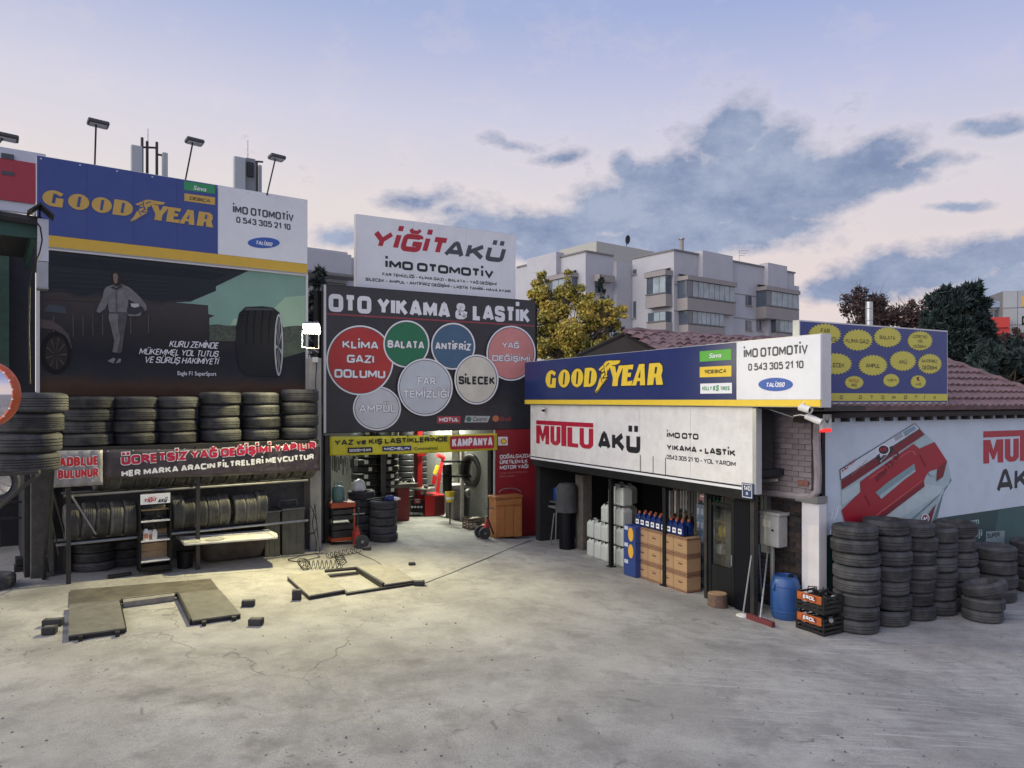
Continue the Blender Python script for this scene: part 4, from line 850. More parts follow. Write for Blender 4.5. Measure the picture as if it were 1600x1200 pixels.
# service sign on the roof with yellow bursts
S2 = Frame(1250, DW.depth(1250, .11), 2946)
t = Thing('shop_sign', 'blue roof sign with yellow spiky service bubbles behind the navy sign', 'sign', S2.W(S2.S(1365), S2.Z(1250,630), 0))
s0, s1 = S2.S(1251), S2.S(1480); zt, zb = S2.Z(1251,502), S2.Z(1251,645)
zb = S2.Z(1480, 628.5)
t.part('frame', MB().fbox(S2, s0-.02, s1+.02, zb-.02, zt+.02, -.12, -.006), alu); t.part('blue_panel', MB().fbox(S2, s0, s1, zb, zt, -.005, 0), mat('burst_sign_blue', (.022,.042,.20), .35, var=.08, dirt=(.05,.06,.14)))
ym = mat('dull_yellow_print', (.58,.52,.08), .45, var=.06)
q4 = lambda x, y: (1240+.225*x, 420+.225*y)
t.part('yellow_strip', MB().fbox(S2, s0, s1, S2.Z(1480,626.3), S2.Z(1480,615.5), .001, .003), ym)
for (cx,cy,rx,ry,tx) in ((215,455,104,68,[('FAR',190,253,413,443),('TEMİZLİĞİ',130,298,470,497)]),(445,495,94,68,[('KLİMA GAZI',362,525,483,512)]),(652,475,88,64,[('BALATA',598,706,462,488)]),(877,500,80,62,[('ÜCRETSİZ',828,930,458,478),('YAĞ',860,895,492,512),('DEĞİŞİMİ',832,918,528,546)]),
    (293,660,102,68,[('SİLECEK',228,355,652,682)]),(550,670,92,66,[('AMPUL',502,600,656,686)]),(758,640,84,64,[('AKÜ',732,786,632,660)]),(945,660,76,64,[('ANTİFİRİZ',888,1000,628,652),('DEĞİŞİMİ',893,995,672,698)]),
    (190,780,56,46,[('AKÜ',170,226,768,790)]),(420,790,60,42,[('MUTLU',384,455,764,786),('AKÜ',402,440,796,818)]),(677,775,52,42,[('VARTA',650,716,764,782)]),(865,785,50,42,[('yağ',846,886,792,806)])):
    pts = []; n = 26
    for k in range(2*n):
        a = math.pi*k/n+.06; f = 1.13 if k % 2 else .98; pts.append(q4(cx+rx*f*math.cos(a), cy+ry*f*math.sin(a)))
    b_ = poly(t, S2, pts, ym, .004, name='burst')
    for (s_, x0, x1, y0, y1) in tx:
        a0, c0 = q4(x0, y0); a1, c1 = q4(x1, y1)
        letter(t, S2, s_, a0, a1, c0, c1, (red_p if s_ in ('MUTLU',) or (s_ == 'AKÜ' and cx == 190) else black_p), .007, .015, under=b_)
dp2 = poly(t, S2, [q4(*p) for p in ((852,758),(866,750),(874,752),(868,765),(878,778),(860,776))], red_d, .007, name='logo_shape')
for ch, x in zip('İMOOTOMOTİV', (190,241,331,463,543,621,697,778,851,916,980)):
    a0, c0 = q4(x-10, 880); a1, c1 = q4(x+10 if ch not in 'İI' else x-4, 905); letter(t, S2, ch, a0, a1, c0, c1, black_p, .005, .03)
for k in range(4): t.part('support_post', MB().fbox(S2, s0+.3+k*.6, s0+.34+k*.6, zb-.12, zb-.02, -.11, -.07), steel_dk)
# ------------------------------------------------------------------ small builders
def fb(t, name, fr, x0, x1, y0, y1, o, th_, m, bevel=0, under=None, label=None, xref=None):
    """box whose front face fills the px rect on fr offset o, going th_ metres back"""
    xr = x0 if xref is None else xref
    s0, s1 = fr.S(x0, o), fr.S(x1, o); z0, z1 = fr.Z(xr, y1, o), fr.Z(xr, y0, o)
    return t.part(name, MB().fbox(fr, min(s0,s1), max(s0,s1), z0, z1, o-th_, o), m, bevel=bevel, under=under, label=label)
def off(fr, p): return (Vector((p.x, p.y))-fr.O).dot(fr.n)
def frame_at(fr, px, py):                           # offset and ground height where px,py touches the ground
    p = G(px, py); return p, off(fr, p)
# ------------------------------------------------------------------ brick side wall
t = Thing('brick_wall', 'side wall of the corner shop, dark bricks below and pale bricks above', 'wall', E.W(E.S(1225), 0, 0))
mort = mat('mortar_dark', (.085,.08,.078), .95, var=.2); mortp = mat('mortar_pale', (.17,.15,.155), .95, var=.2)
s0, s1 = E.S(1176), E.S(1283)-.02; zs_ = E.Z(1183, 768)
t.part('backing', MB().fbox(E, s0-.6, s1, -.05, zs_, -.2, 0), mort)
up_ = t.part('upper_backing', MB().fbox(E, s0-.6, s1-.05, zs_, E.Z(1230,628), -.2, .12), mortp, bevel=.05)
bdark = [mat('brick_black', (.020,.018,.020), .45, var=.3, rnd=.4), mat('brick_brownblack', (.035,.024,.022), .5, var=.3, rnd=.3)]
bpale = [mat('brick_mauve', (.19,.165,.175), .8, var=.2, rnd=.12, bump=.3), mat('brick_grey_mauve', (.155,.135,.145), .8, var=.2, rnd=.12, bump=.3)]
def brick_meshes(ms, w, h, d, n=3):
    out = []
    for m_ in ms:
        mb = MB().box(-w/2, w/2, -d/2, d/2, -h/2, h/2); out.append(mb.mesh('brick', m_))
    return out
def lay(th, fr, s0, s1, z0, z1, o, ms, w=.215, h=.066, gap=.010, hole=None):
    meshes = brick_meshes(ms, w-gap, h, .03); r = 0; z = z0
    half = brick_meshes(ms, w/2-gap, h, .03)
    while z+h < z1:
        s = s0
        if r % 2: 
            p = fr.W(s+w/4, z+h/2, o)-th.loc; link('brick', random.choice(half), th.e, p, (0,0,fr.rz)); s += w/2
        while s+w/2 < s1:
            full = s+w <= s1+.001; ww = w if full else w/2
            p = fr.W(s+ww/2, z+h/2, o+random.uniform(-.003,.003))-th.loc
            link('brick', random.choice(meshes if full else half), th.e, p, (0,0,fr.rz)); s += w
        z += h+gap; r += 1
lay(t, E, E.S(1183), E.S(1254), .02, zs_, .002, bdark)
lay(t, E, E.S(1183,.12), E.S(1272,.12), zs_+.09, E.Z(1230,640), .122, bpale, h=.07, w=.23)
ed = t.part('broken_edge', MB().tube([E.P(1183,769,.12), E.P(1215,771,.12), E.P(1245,775,.12), E.P(1268,776,.12), E.P(1277,768,.12), E.P(1278,740,.12), E.P(1276,690,.12), E.P(1277,650,.10)], .055, 8), mat('old_render', (.27,.24,.25), .9, var=.25, bump=.7, bscale=30, dirt=(.16,.10,.09), dcov=.5))
fb(t, 'exposed_brick_patch', E, 1246, 1262, 750, 758, .165, .04, mat('raw_brick', (.20,.085,.065), .9, var=.4, bump=.6))
t = Thing('white_column', 'white plastered column between the dark brick wall and the advert wall', 'column', E.W(E.S(1266,.1), 0, .1))
t.part('shaft', MB().fbox(E, E.S(1254,.1), E.S(1281,.1), -.02, E.Z(1254,784,.1), -.05, .12), mat('white_plaster', (.62,.61,.62), .8, var=.12, dirt=(.35,.34,.33), dscale=4, dcov=.5), bevel=.01)
t.part('capital', MB().fbox(E, E.S(1247,.1), E.S(1282,.1), E.Z(1254,783,.1), E.Z(1254,772,.1), -.05, .16), steel)
# ------------------------------------------------------------------ tyres
def tyre_mesh(name, R, W, hole, grooves, m, lug=0, seg=56):
    prof = [(hole, .18*W), (hole+.012, .10*W), (hole+.03, .07*W), (hole+(R-hole)*.5, .0), (R-.035, .035*W), (R-.016, .075*W), (R-.006, .13*W), (R-.001, .18*W)]
    a, b = .18, .82; n = grooves
    for k in range(n):
        c = a+(b-a)*(k+1)/(n+1); g = .022
        prof += [(R, (c-g-.004)*W), (R-.014, (c-g)*W), (R-.014, (c+g)*W), (R, (c+g+.004)*W)]
    prof += [(R-.001, .82*W), (R-.006, .87*W), (R-.016, .925*W), (R-.035, .965*W), (hole+(R-hole)*.5, W), (hole+.03, .93*W), (hole+.012, .90*W), (hole, .82*W), (hole-.0, .5*W)]
    mb = MB().lathe(prof, seg, closed=True)
    if lug:
        for i, (r, h) in enumerate(prof):
            if r > R-.03:
                for j in range(seg):
                    if ((j*2//1)+(1 if h > W/2 else 0)) % 4 < 2 and (h < .2*W or h > .8*W):
                        v = mb.v[i*seg+j]; f = (r-lug)/r; v.x *= f; v.y *= f
    return mb.mesh(name, m, smooth=True)
TY = [tyre_mesh('tyre_ribbed', .31, .19, .195, 4, rubber), tyre_mesh('tyre_lugged', .31, .19, .195, 3, rubber, .006), tyre_mesh('tyre_fine', .31, .19, .2, 6, rubber), tyre_mesh('tyre_plain', .31, .19, .19, 2, rubber, .004)]
TD = [tyre_mesh('tyre_dusty_ribbed', .31, .19, .195, 4, rubber_dusty), tyre_mesh('tyre_dusty_lugged', .31, .19, .195, 5, rubber_dusty, .006)]
TN = tyre_mesh('tyre_unused', .31, .19, .2, 5, rubber_new)
def tyre(loc, label, group, R=.31, W=.19, rot=None, me=None, tilt=.012, name='tyre', cat='tyre'):
    o = link(name, me or random.choice(TY), None, loc, rot or (random.uniform(-tilt,tilt), random.uniform(-tilt,tilt), random.uniform(0,6.28)))
    o.scale = (R/.31, R/.31, W/.19); return tag(o, label, cat, group)
def stack(p, n, R, W, where, group, jit=.015, me=None, names=None, look='tyre'):
    for k in range(n):
        q = Vector(p)+Vector((random.uniform(-jit,jit), random.uniform(-jit,jit), k*W+.001))
        pos = 'at the bottom' if k == 0 else ('on top' if k == n-1 else ORD[k]+' from the bottom')
        tyre(q, f'used {look} {pos} of {where}', group, R+random.uniform(-.008,.006), W*1.0, me=me)
# row along the advert wall
row = [(1337,8,.305,.182,'the tall tyre stack beside the plastic crates'),(1387,7,.31,.212,'the second tyre stack from the crates'),(1427,7,.30,.20,'the third tyre stack from the crates'),
       (1459,6,.30,.216,'the fourth tyre stack from the crates'),(1490,6,.31,.222,'the fifth tyre stack from the crates'),
       (1552,4,.325,.215,'the low tyre stack behind the shortest one'),(1613,4,.32,.21,'the stack cut by the right picture edge')]
for px, n, R, W, wh in row:
    o = .42; s = DW.S(px, o); p = DW.W(s, 0, o); p.z = ghgt(p.x, p.y); stack(p, n, R, W, wh, 'used tyres stacked along the advert wall', .028)
o = 1.0; p = DW.W(DW.S(1535,o), 0, o); p.z = 0
stack(p, 2, .27, .17, 'the shortest tyre stack on the right', 'used tyres stacked along the advert wall')
tyre(p+Vector((.03,-.03,.40)), 'small tyre lying tilted on top of the shortest stack on the right', 'used tyres stacked along the advert wall', .29, .17, rot=(-.12,-.22,0))
# rack by the billboard
zr = A.Z(140, 700, .77)
for px, R, W, nm_ in ((140,.355,.195,'the leftmost stack on the rack top'),(210,.355,.195,'the second rack-top stack from the left'),(276,.345,.195,'the third rack-top stack from the left'),
                  (343,.345,.215,'the fourth rack-top stack from the left'),(407,.338,.215,'the fifth rack-top stack from the left'),(468,.342,.23,'the rightmost stack on the rack top')):
    s = A.S(px, .45); p = A.W(s, zr+.02, .45); stack(p, 4, R, W, nm_, 'used tyres stacked on top of the rack', .02)
rk = Thing('tyre_rack', 'long dark steel tyre rack in front of the billboard wall', 'rack', A.W(A.S(290,.6), ghgt(-5,11.5), .6))
sr0, sr1 = A.S(88, .85), A.S(497, .85)
rk.part('top_shelf', MB().fbox(A, sr0, sr1, zr-.02, zr+.015, .1, .88), steel_dk)
rk.part('rail', MB().fbox(A, sr0, sr1, zr-.07, zr-.021, .84, .88), steel_dk)
zmid = A.Z(100, 849, .75); zup = A.Z(215, 766, .75)
for z_, a in ((zmid, sr0), (zup, sr0+.1)):
    for o_ in (.30, .74): rk.part('shelf_rail', MB().tube([A.W(a, z_-.02, o_), A.W(sr1-.15, z_-.02, o_)], .022, 8), steel)
for px in (107, 309):
    s = A.S(px, .9); g = A.W(s, 0, .9); gz_ = ghgt(g.x, g.y)
    rk.part('leg', MB().fbox(A, s-.03, s+.03, gz_, zr-.02, .87, .93), steel_dk)
    for z_ in (zmid, zup): rk.part('shelf_arm', MB().tube([A.W(s-.02, z_+.10, .9), A.W(s+.02, z_-.03, .3)], .02, 6), steel)
    rk.part('back_leg', MB().fbox(A, s-.025, s+.025, gz_, zr-.02, .12, .17), steel_dk)
rk.part('brace', MB().tube([A.W(A.S(82,.6), A.Z(82,765,.6), .6), A.W(A.S(107,.6), A.Z(107,855,.6), .6)], .018, 6), steel_dk)
rk.part('brace', MB().tube([A.W(A.S(80,.5), A.Z(80,800,.5), .5), A.W(A.S(92,.5), A.Z(92,868,.5), .5)], .014, 6), steel_dk)
rk.part('brace', MB().tube([A.W(A.S(112,.8), A.Z(112,775,.8), .8), A.W(A.S(150,.8), A.Z(150,835,.8), .8)], .016, 6), steel)
def standing(px, R, W, z, o, label, group, lean=0):
    s = A.S(px, o); c = A.W(s, z+R, o)
    ob = link('tyre', random.choice(TD), None, (0,0,0)); 
    M = Matrix.Translation(c) @ Matrix.Rotation(A.rz, 4, 'Z') @ Matrix.Rotation(lean, 4, 'Y') @ Matrix.Rotation(math.pi/2, 4, 'Y') @ Matrix.Rotation(random.uniform(0,6), 4, 'Z') @ Matrix.Diagonal((R/.31, R/.31, W/.19, 1)) @ Matrix.Translation((0,0,-.095))
    ob.matrix_world = M; return tag(ob, label, 'tyre', group)
mids = [(111,.285,'leftmost upright tyre on the middle rail'),(136,.285,''),(158,.28,''),(180,.28,''),(201,.285,'upright tyre just left of the display stand on the middle rail'),
        (228,.27,''),(248,.27,''),(275,.305,'tall upright tyre just right of the display stand on the middle rail'),(293,.27,''),(311,.275,''),(329,.275,''),(346,.28,'last upright tyre before the gap on the middle rail'),
        (371,.265,'first upright tyre after the gap on the middle rail'),(388,.265,'upright tyre between two others after the gap on the middle rail'),(404,.285,'rightmost upright tyre on the middle rail, beside the metal bins')]
for k, (px, R, lb) in enumerate(mids):
    standing(px, R, .20, zmid, .52, lb or f'worn grey tyre standing {ORD[k]} from the left on the middle rail', 'upright tyres on the middle rail', random.uniform(-.06,.08))
for k in range(17):
    standing(160+k*20.2, .285, .20, zup, .52, f'upright tyre behind the long banner, {ORD[k]} from the left', 'upright tyres half hidden behind the long banner', .18)
stack(Gc(146, 894, .3)+Vector((0,0,0)), 4, .33, .15, 'the left floor stack under the rack', 'tyres on the floor under the rack')
stack(Gc(199, 887, .3), 3, .27, .145, 'the floor stack behind the display stand', 'tyres on the floor under the rack')
# the biggest stack, on its bracket
bp_ = D(54, 737, 9.25)-Vector((0,.35,0)); 
for k in range(4): tyre(bp_+Vector((-.12+.035*k, .35, k*.252)), f'wide tyre {["at the very bottom","second from the bottom","third from the bottom","on top"][k]} of the biggest stack at the far left', 'wide tyres of the biggest stack', .385-.008*k*(k<3)+(.0 if k<3 else 0), .25, me=TY[k%3])
t = Thing('steel_bracket', 'steel bracket carrying the biggest tyre stack at the far left', 'bracket', (bp_.x, bp_.y, ghgt(bp_.x, bp_.y)))
t.part('beam', MB().tube([D(-60,745,8.9), D(62,737,8.9)], .028, 6), steel_dk); t.part('beam', MB().tube([D(-60,736,9.5), D(78,735,9.5)], .028, 6), steel_dk)
t.part('strut', MB().tube([D(-10,800,9.6), D(58,742,9.0)], .028, 6), steel_dk)
g_ = G(68, 905); t.part('leaning_leg', MB().tube([D(84,712,9.4), g_], .03, 6), steel_dk)
g2 = G(76, 898); t.part('leg_brace', MB().tube([D(73,868,10.6), g2], .014, 6), steel_dk); t.part('leg_foot', MB().tube([g_+Vector((0,0,.02)), g2+Vector((0,0,.02))], .015, 6), steel_dk)

# banners on the rack
t = Thing('banner', 'long dark banner with red and white lettering tied along the tyre rack', 'banner', A.W(A.S(330,.95), A.Z(160,748,.95), .95))
bpm = mat('dark_banner_print', (.055,.045,.052), .35, var=.4, scale=2.5, dirt=(.16,.14,.15), dscale=2, dcov=.35)
o = .95; banner(t, A, 160, 500, 702.5, 748, 694, 735, bpm, o, sag=.03)
letter(t, A, 'ÜCRETSİZ YAĞ DEĞİŞİMİ YAPILIR', 190, 494, 712.4, 726.6, white_p, o+.02, .07, rot=math.radians(2.25), grow=.17); letter(t, A, 'ÜCRETSİZ YAĞ DEĞİŞİMİ YAPILIR', 190, 494, 712.4, 726.6, mat('banner_red', (.42,.012,.05), .4), o+.024, .07, rot=math.radians(2.25))
letter(t, A, 'HER MARKA ARACIN FİLTRELERİ MEVCUTTUR', 190, 491, 735.4, 745.4, white_p, o+.02, .06, 0, rot=math.radians(2.45))
for k in range(9): t.part('eyelet', MB().lathe([(.012,0),(.012,.006),(.005,.006)], 10, A.P(168+k*40, 705-k*1.05, o+.02), 'Y'), alu)
t = Thing('banner', 'small square grey-white banner with red lettering at the left end of the rack', 'banner', A.W(A.S(122,1.02), A.Z(85,762,1.02), 1.02))
o = 1.02; bm2 = mat('grey_banner_print', (.36,.35,.35), .4, var=.5, scale=3.5, dirt=(.12,.10,.13), dscale=3.5, dcov=.6)
banner(t, A, 84, 160.5, 704.5, 762, 703, 757.5, bm2, o, sag=.0, nx_=14)
for s_, x0, x1, y0, y1 in (('ADBLUE',92.5,154,715,729.4),('BULUNUR',90.5,154,734.6,748.4)):
    letter(t, A, s_, x0, x1, y0, y1, white_p, o+.018, .05, rot=math.radians(.3), grow=.16); letter(t, A, s_, x0, x1, y0, y1, mat('signal_red', (.55,.02,.03), .4), o+.022, .05, rot=math.radians(.3))

# ------------------------------------------------------------------ things under the rack
o = .96; p_ = A.W(A.S(243,o), 0, o); p_.z = ghgt(p_.x, p_.y)
t = Thing('display_stand', 'small battery display stand with plywood back and three shelves', 'display stand', p_)
fb(t, 'header_board', A, 219.5, 266, 773, 789, o, .03, white); fb(t, 'header_frame', A, 218, 267.5, 771.5, 790, o-.01, .03, blackm)
letter(t, A, 'YİĞİT', 224, 246, 779, 785.2, red_p, o+.002, .05, .3); letter(t, A, 'AKÜ', 246, 262, 779.4, 785.6, black_p, o+.002, .05, .3)
for a, b_ in ((218,220.5),(265.5,268)): fb(t, 'upright', A, a, b_, 790, 893, o, .28, blackm)
for y0, y1 in ((797,813),(819,830),(830.5,843.5),(850,862),(862.5,880)): fb(t, 'back_board', A, 221, 265, y0, y1, o-.26, .015, ply)
for y_ in (815, 846, 878): fb(t, 'shelf', A, 220.5, 265.5, y_, y_+2.2, o, .27, mat('shelf_white', (.6,.6,.6), .5))
fb(t, 'shelf', A, 220.5, 265.5, 797, 799, o-.12, .14, ply); fb(t, 'foot_rail', A, 218, 268, 888, 895, o, .28, blackm)
def bottle(fr, px, yb, h, w, o, m, label, group, cap=blackm, name='oil_bottle', cat='bottle', lab=None, d=None):
    s = fr.S(px, o); z = fr.Z(px, yb, o); d = d or w*.7
    t = Thing(name, label, cat, fr.W(s, z, o), group)
    t.part('body', MB().fbox(fr, s-w/2, s+w/2, z, z+h*.72, o-d/2, o+d/2), m, bevel=w*.14)
    mb = MB(); a = fr.W(s, z+h*.72, o)
    for i_, (f0, f1) in enumerate(((.9,.35),)):
        c0, c1 = z+h*.71, z+h*.88; vs = []
        for c_, f in ((c0, .88), (c1, .34)):
            for i, j in ((-1,-1),(1,-1),(1,1),(-1,1)): vs.append(fr.W(s+i*w/2*f, c_, o+j*d/2*f))
        mb.add(vs, [(0,1,2,3),(7,6,5,4)]+[(k,(k+1)%4,(k+1)%4+4,k+4) for k in range(4)])
    t.part('shoulder', mb, m)
    t.part('cap', MB().lathe([(0,0),(w*.17,0),(w*.17,h*.12),(0,h*.12)], 12, fr.W(s, z+h*.88, o)), cap)
    if lab: t.part('paper_label', MB().fbox(fr, s-w*.33, s+w*.33, z+h*.15, z+h*.52, o+d/2, o+d/2+.002), lab)
    return t
wb = mat('white_plastic', (.66,.66,.64), .4, var=.05); orl = mat('orange_label', (.5,.20,.08), .5)
bottle(A, 228, 844, .21, .085, o-.06, wb, 'white oil bottle with an orange label, left on the display stand', 'bottles on the display stand', lab=orl)
bottle(A, 235, 844, .19, .07, o-.10, wb, 'white oil bottle between two others on the display stand', 'bottles on the display stand', lab=orl)
bottle(A, 241.5, 844, .20, .075, o-.07, wb, 'plain white bottle, right on the display stand', 'bottles on the display stand')
for k, (x_, lb) in enumerate(((229,'left'),(242,'middle'),(255,'right'))):
    s = A.S(x_, o-.1); mb = MB().tube([A.W(s-.07, A.Z(x_,813,o-.1)+.03, o-.12), A.W(s-.02, A.Z(x_,809,o-.1)+.03, o-.08), A.W(s+.06, A.Z(x_,812,o-.1)+.03, o-.1)], .03, 8)
    solo('tool_part', f'dark oily car part lying {lb} on the top shelf of the display stand', 'car part', mb, blackm, A.W(s, A.Z(x_,813,o-.1), o-.1), 'car parts on the display stand', smooth=True)
p_, o = frame_at(A, 282, 892)
# bath and the white board over it
p_, ob = frame_at(A, 330, 890); zg = p_.z
t = Thing('bathtub', 'dark stained old bathtub used as a water tank under the rack', 'bathtub', p_)
s0, s1 = A.S(306,.2), A.S(413,.2); mb = MB()
def rr_ring(fr, s0, s1, o0, o1, z, r, n=6):
    pts = []
    for (cs, co_, a0) in ((s1-r,o1-r,0),(s0+r,o1-r,90),(s0+r,o0+r,180),(s1-r,o0+r,270)):
        for k in range(n+1): a = math.radians(a0+90*k/n); pts.append(fr.W(cs+r*math.cos(a), z, co_+r*math.sin(a)))
    return pts
zt_ = zg+.42
R1 = [rr_ring(A, s0+.12, s1-.12, .0, .52, zg+.02, .12), rr_ring(A, s0+.05, s1-.05, -.05, .58, zg+.18, .15), rr_ring(A, s0, s1, -.1, .62, zt_, .16)]
n = len(R1[0]); vs = sum(R1, []); fs = [(i*n+j, i*n+(j+1)%n, (i+1)*n+(j+1)%n, (i+1)*n+j) for i in range(2) for j in range(n)]+[tuple(range(n))]
t.part('tub', MB().add(vs, fs), mat('stained_tub', (.06,.05,.042), .6, var=.4, scale=6, dirt=(.12,.11,.095), dcov=.5), smooth=True)
rim = [a.lerp(b, .5) for a, b in zip(R1[2], R1[2])]; t.part('rim', MB().tube(rim+[rim[0]], .025, 6), mat('stained_tub', (.06,.05,.042)))
t = Thing('sink_board', 'long white dirty enamel worktop lying across the bathtub', 'worktop', A.W(A.S(350,.5), zt_+.03, .5))
P_ = [A.P(276,838,.3)]; zz = zt_+.035
def onz(px, py, z): d = (EYE-z)*F/(py-HY); return Vector(((px-800)/F*d, d, z))
q_ = [onz(275,841,zz), onz(288,853,zz), onz(434,842,zz), onz(433,837,zz), onz(420,830.5,zz)]
wt = mat('dirty_enamel', (.60,.60,.57), .35, var=.1, scale=6, dirt=(.22,.21,.18), dscale=5, dcov=.65)
t.part('slab', MB().prism(q_, (0,0,.04)), wt, bevel=.008)
lip = [onz(278,840,zz+.05), onz(290,850.5,zz+.05), onz(431,840,zz+.05), onz(419,832,zz+.05)]; t.part('raised_rim', MB().tube(lip+[lip[0]], .012, 6), wt)
for a in ((300,846),(336,842.5)):
    c = onz(a[0], a[1], zz+.045); t.part('worn_hollow', MB().lathe([(0,0),(.13,.0),(.15,.006)], 16, c), mat('worn_grey', (.33,.33,.31), .5, var=.4))
p_ = Gc(289, 889, .13)
t = Thing('bucket', 'black plastic bucket on the floor beside the display stand', 'bucket', p_)
t.part('body', MB().lathe([(.0,.0),(.115,0),(.135,.25),(.145,.25),(.145,.27),(.128,.27),(.105,.02),(0,.02)], 24, p_), blackm, smooth=True)
t.part('handle', MB().tube([p_+Vector((.14*math.cos(a), -.02, .26-.05*math.sin(a))) for a in [math.pi*i/10 for i in range(11)]], .005, 5), steel)
binm = mat('dull_bin_metal', (.075,.078,.068), .55, .3, var=.4, scale=5, dirt=(.15,.145,.12), dcov=.5)
for k, (x0, x1, y0, y1, lb) in enumerate(((414,438,800,863,'with a flat lid, left of the two beside the concrete pillar'),(441,476,796,858,'with a wire handle on its lid, beside the concrete pillar'))):
    o = .55; s0, s1 = A.S(x0,o), A.S(x1,o); c = A.W((s0+s1)/2, 0, o); gz_ = ghgt(c.x, c.y)
    t = Thing('metal_bin', f'old grey metal bin {lb}', 'bin', A.W((s0+s1)/2, gz_, o-.2), 'old metal bins under the rack')
    z1 = A.Z(x0, y0, o)
    t.part('body', MB().fbox(A, s0, s1, gz_, z1-.03, o-.42, o), binm, bevel=.015)
    t.part('lid', MB().fbox(A, s0-.015, s1+.015, z1-.028, z1+.01, o-.44, o+.015), mat('bin_lid', (.13,.13,.115), .5, .3, var=.4, dirt=(.05,.05,.045)), bevel=.01)
    for f in (.33,.66): t.part('pressed_rib', MB().fbox(A, s0+(s1-s0)*f-.01, s0+(s1-s0)*f+.01, gz_+.05, z1-.08, o, o+.008), binm)
    if k: t.part('handle', MB().tube([A.W(s0+.03, z1+.01, o-.3), A.W(s0+.05, z1+.12, o-.3), A.W(s1-.05, z1+.12, o-.3), A.W(s1-.03, z1+.01, o-.3)], .01, 6), steel)
solo('wood_offcut', 'short wooden offcut lying on the ground before the left tyre stack', 'wood', MB().prism([G(168,902)+Vector((0,0,.005)), G(205,897)+Vector((0,0,.005)), G(206,899.5)+Vector((0,0,.005)), G(169,905)+Vector((0,0,.005))], (0,0,.035)), mat('dark_timber', (.03,.025,.022)), G(187,901))

# ------------------------------------------------------------------ scissor lifts in the floor
lift_m = mat('lift_plate', (.14,.135,.12), .75, .1, var=.3, scale=7, bump=.6, bscale=70, dirt=(.09,.08,.07), dscale=4, dcov=.65)
lift_e = mat('lift_edge', (.022,.022,.023), .6, .3, var=.3)
def slab(t, name, pts, h, m, z0=.0):
    P = [G(*p) for p in pts]; P = [Vector((p.x, p.y, ghgt(p.x, p.y)+z0)) for p in P]; return t.part(name, MB().prism(P, (0,0,h)), m)
def gpoly(pts): return [G(*p) for p in pts]
t = Thing('car_lift', 'flat car lift folded down in the floor before the rack, left of two', 'car lift', G(235,960), 'car lifts sunk in the yard floor')
for quad in ([(108,952),(186,945),(196,990),(107,1002)], [(279,935),(343,928),(376,967),(300,978)]):
    slab(t, 'plate_base', quad, .045, lift_e, .003); slab(t, 'plate', quad, .018, lift_m, .050)
slab(t, 'rear_plate', [(110,924),(329,906),(345,926.5),(279,932),(186,943),(108,950)], .016, mat('oily_plate', (.075,.066,.055), .75, .1, var=.4, scale=5, dirt=(.2,.18,.15), dscale=3, dcov=.5), .004)
t.part('cross_bar', MB().tube([G(189,945)+Vector((0,0,.05)), G(277,934)+Vector((0,0,.05))], .035, 6), lift_e); 
slab(t, 'cross_plate', [(192,943),(272,933.5),(273,939),(193,950)], .07, mat('lift_grey', (.20,.19,.175), .7, var=.3), .006)
slab(t, 'side_rail', [(186,944),(189,944),(198,988),(195,989)], .05, lift_e, .004); slab(t, 'side_rail', [(276,934),(279,934),(300,977),(297,978)], .075, lift_e, .004)
for x_, y_ in ((122,1001),(180,994),(315,977.5),(362,969.5)): t.part('stop_block', MB().prism(gpoly([(x_,y_-1),(x_+7,y_-2),(x_+7.3,y_+1),(x_+.3,y_+2)]), (0,0,.055)), lift_e)
t = Thing('car_lift', 'flat car lift folded down in the floor before the doorway, right of two', 'car lift', G(560,905), 'car lifts sunk in the yard floor')
for quad in ([(449,907),(502,897),(539,928),(483,938)], [(558,893),(611,887),(648,913),(601,920)]):
    slab(t, 'plate_base', quad, .045, lift_e, .003); slab(t, 'plate', quad, .018, mat('lift_plate_pale', (.27,.255,.22), .75, .1, var=.25, scale=7, bump=.6, bscale=70, dirt=(.16,.15,.13), dscale=4, dcov=.5), .050)
t.part('cross_bar', MB().tube([G(508,898)+Vector((0,0,.06)), G(558,893.5)+Vector((0,0,.06))], .03, 6), lift_e); t.part('cross_bar', MB().tube([G(512,903.5)+Vector((0,0,.03)), G(560,898)+Vector((0,0,.03))], .022, 6), lift_e)
slab(t, 'side_rail', [(503,898.5),(507,898),(544,928),(540,929)], .02, lift_e, .004); slab(t, 'side_rail', [(556,894),(560,894),(601,919),(597,920)], .08, lift_e, .004)
slab(t, 'front_rail', [(540,929),(652,911.5),(653,913.5),(541,931)], .03, lift_e, .004)
padm = mat('rubber_pad', (.028,.028,.03), .8, var=.3, dirt=(.09,.085,.08), dcov=.5)
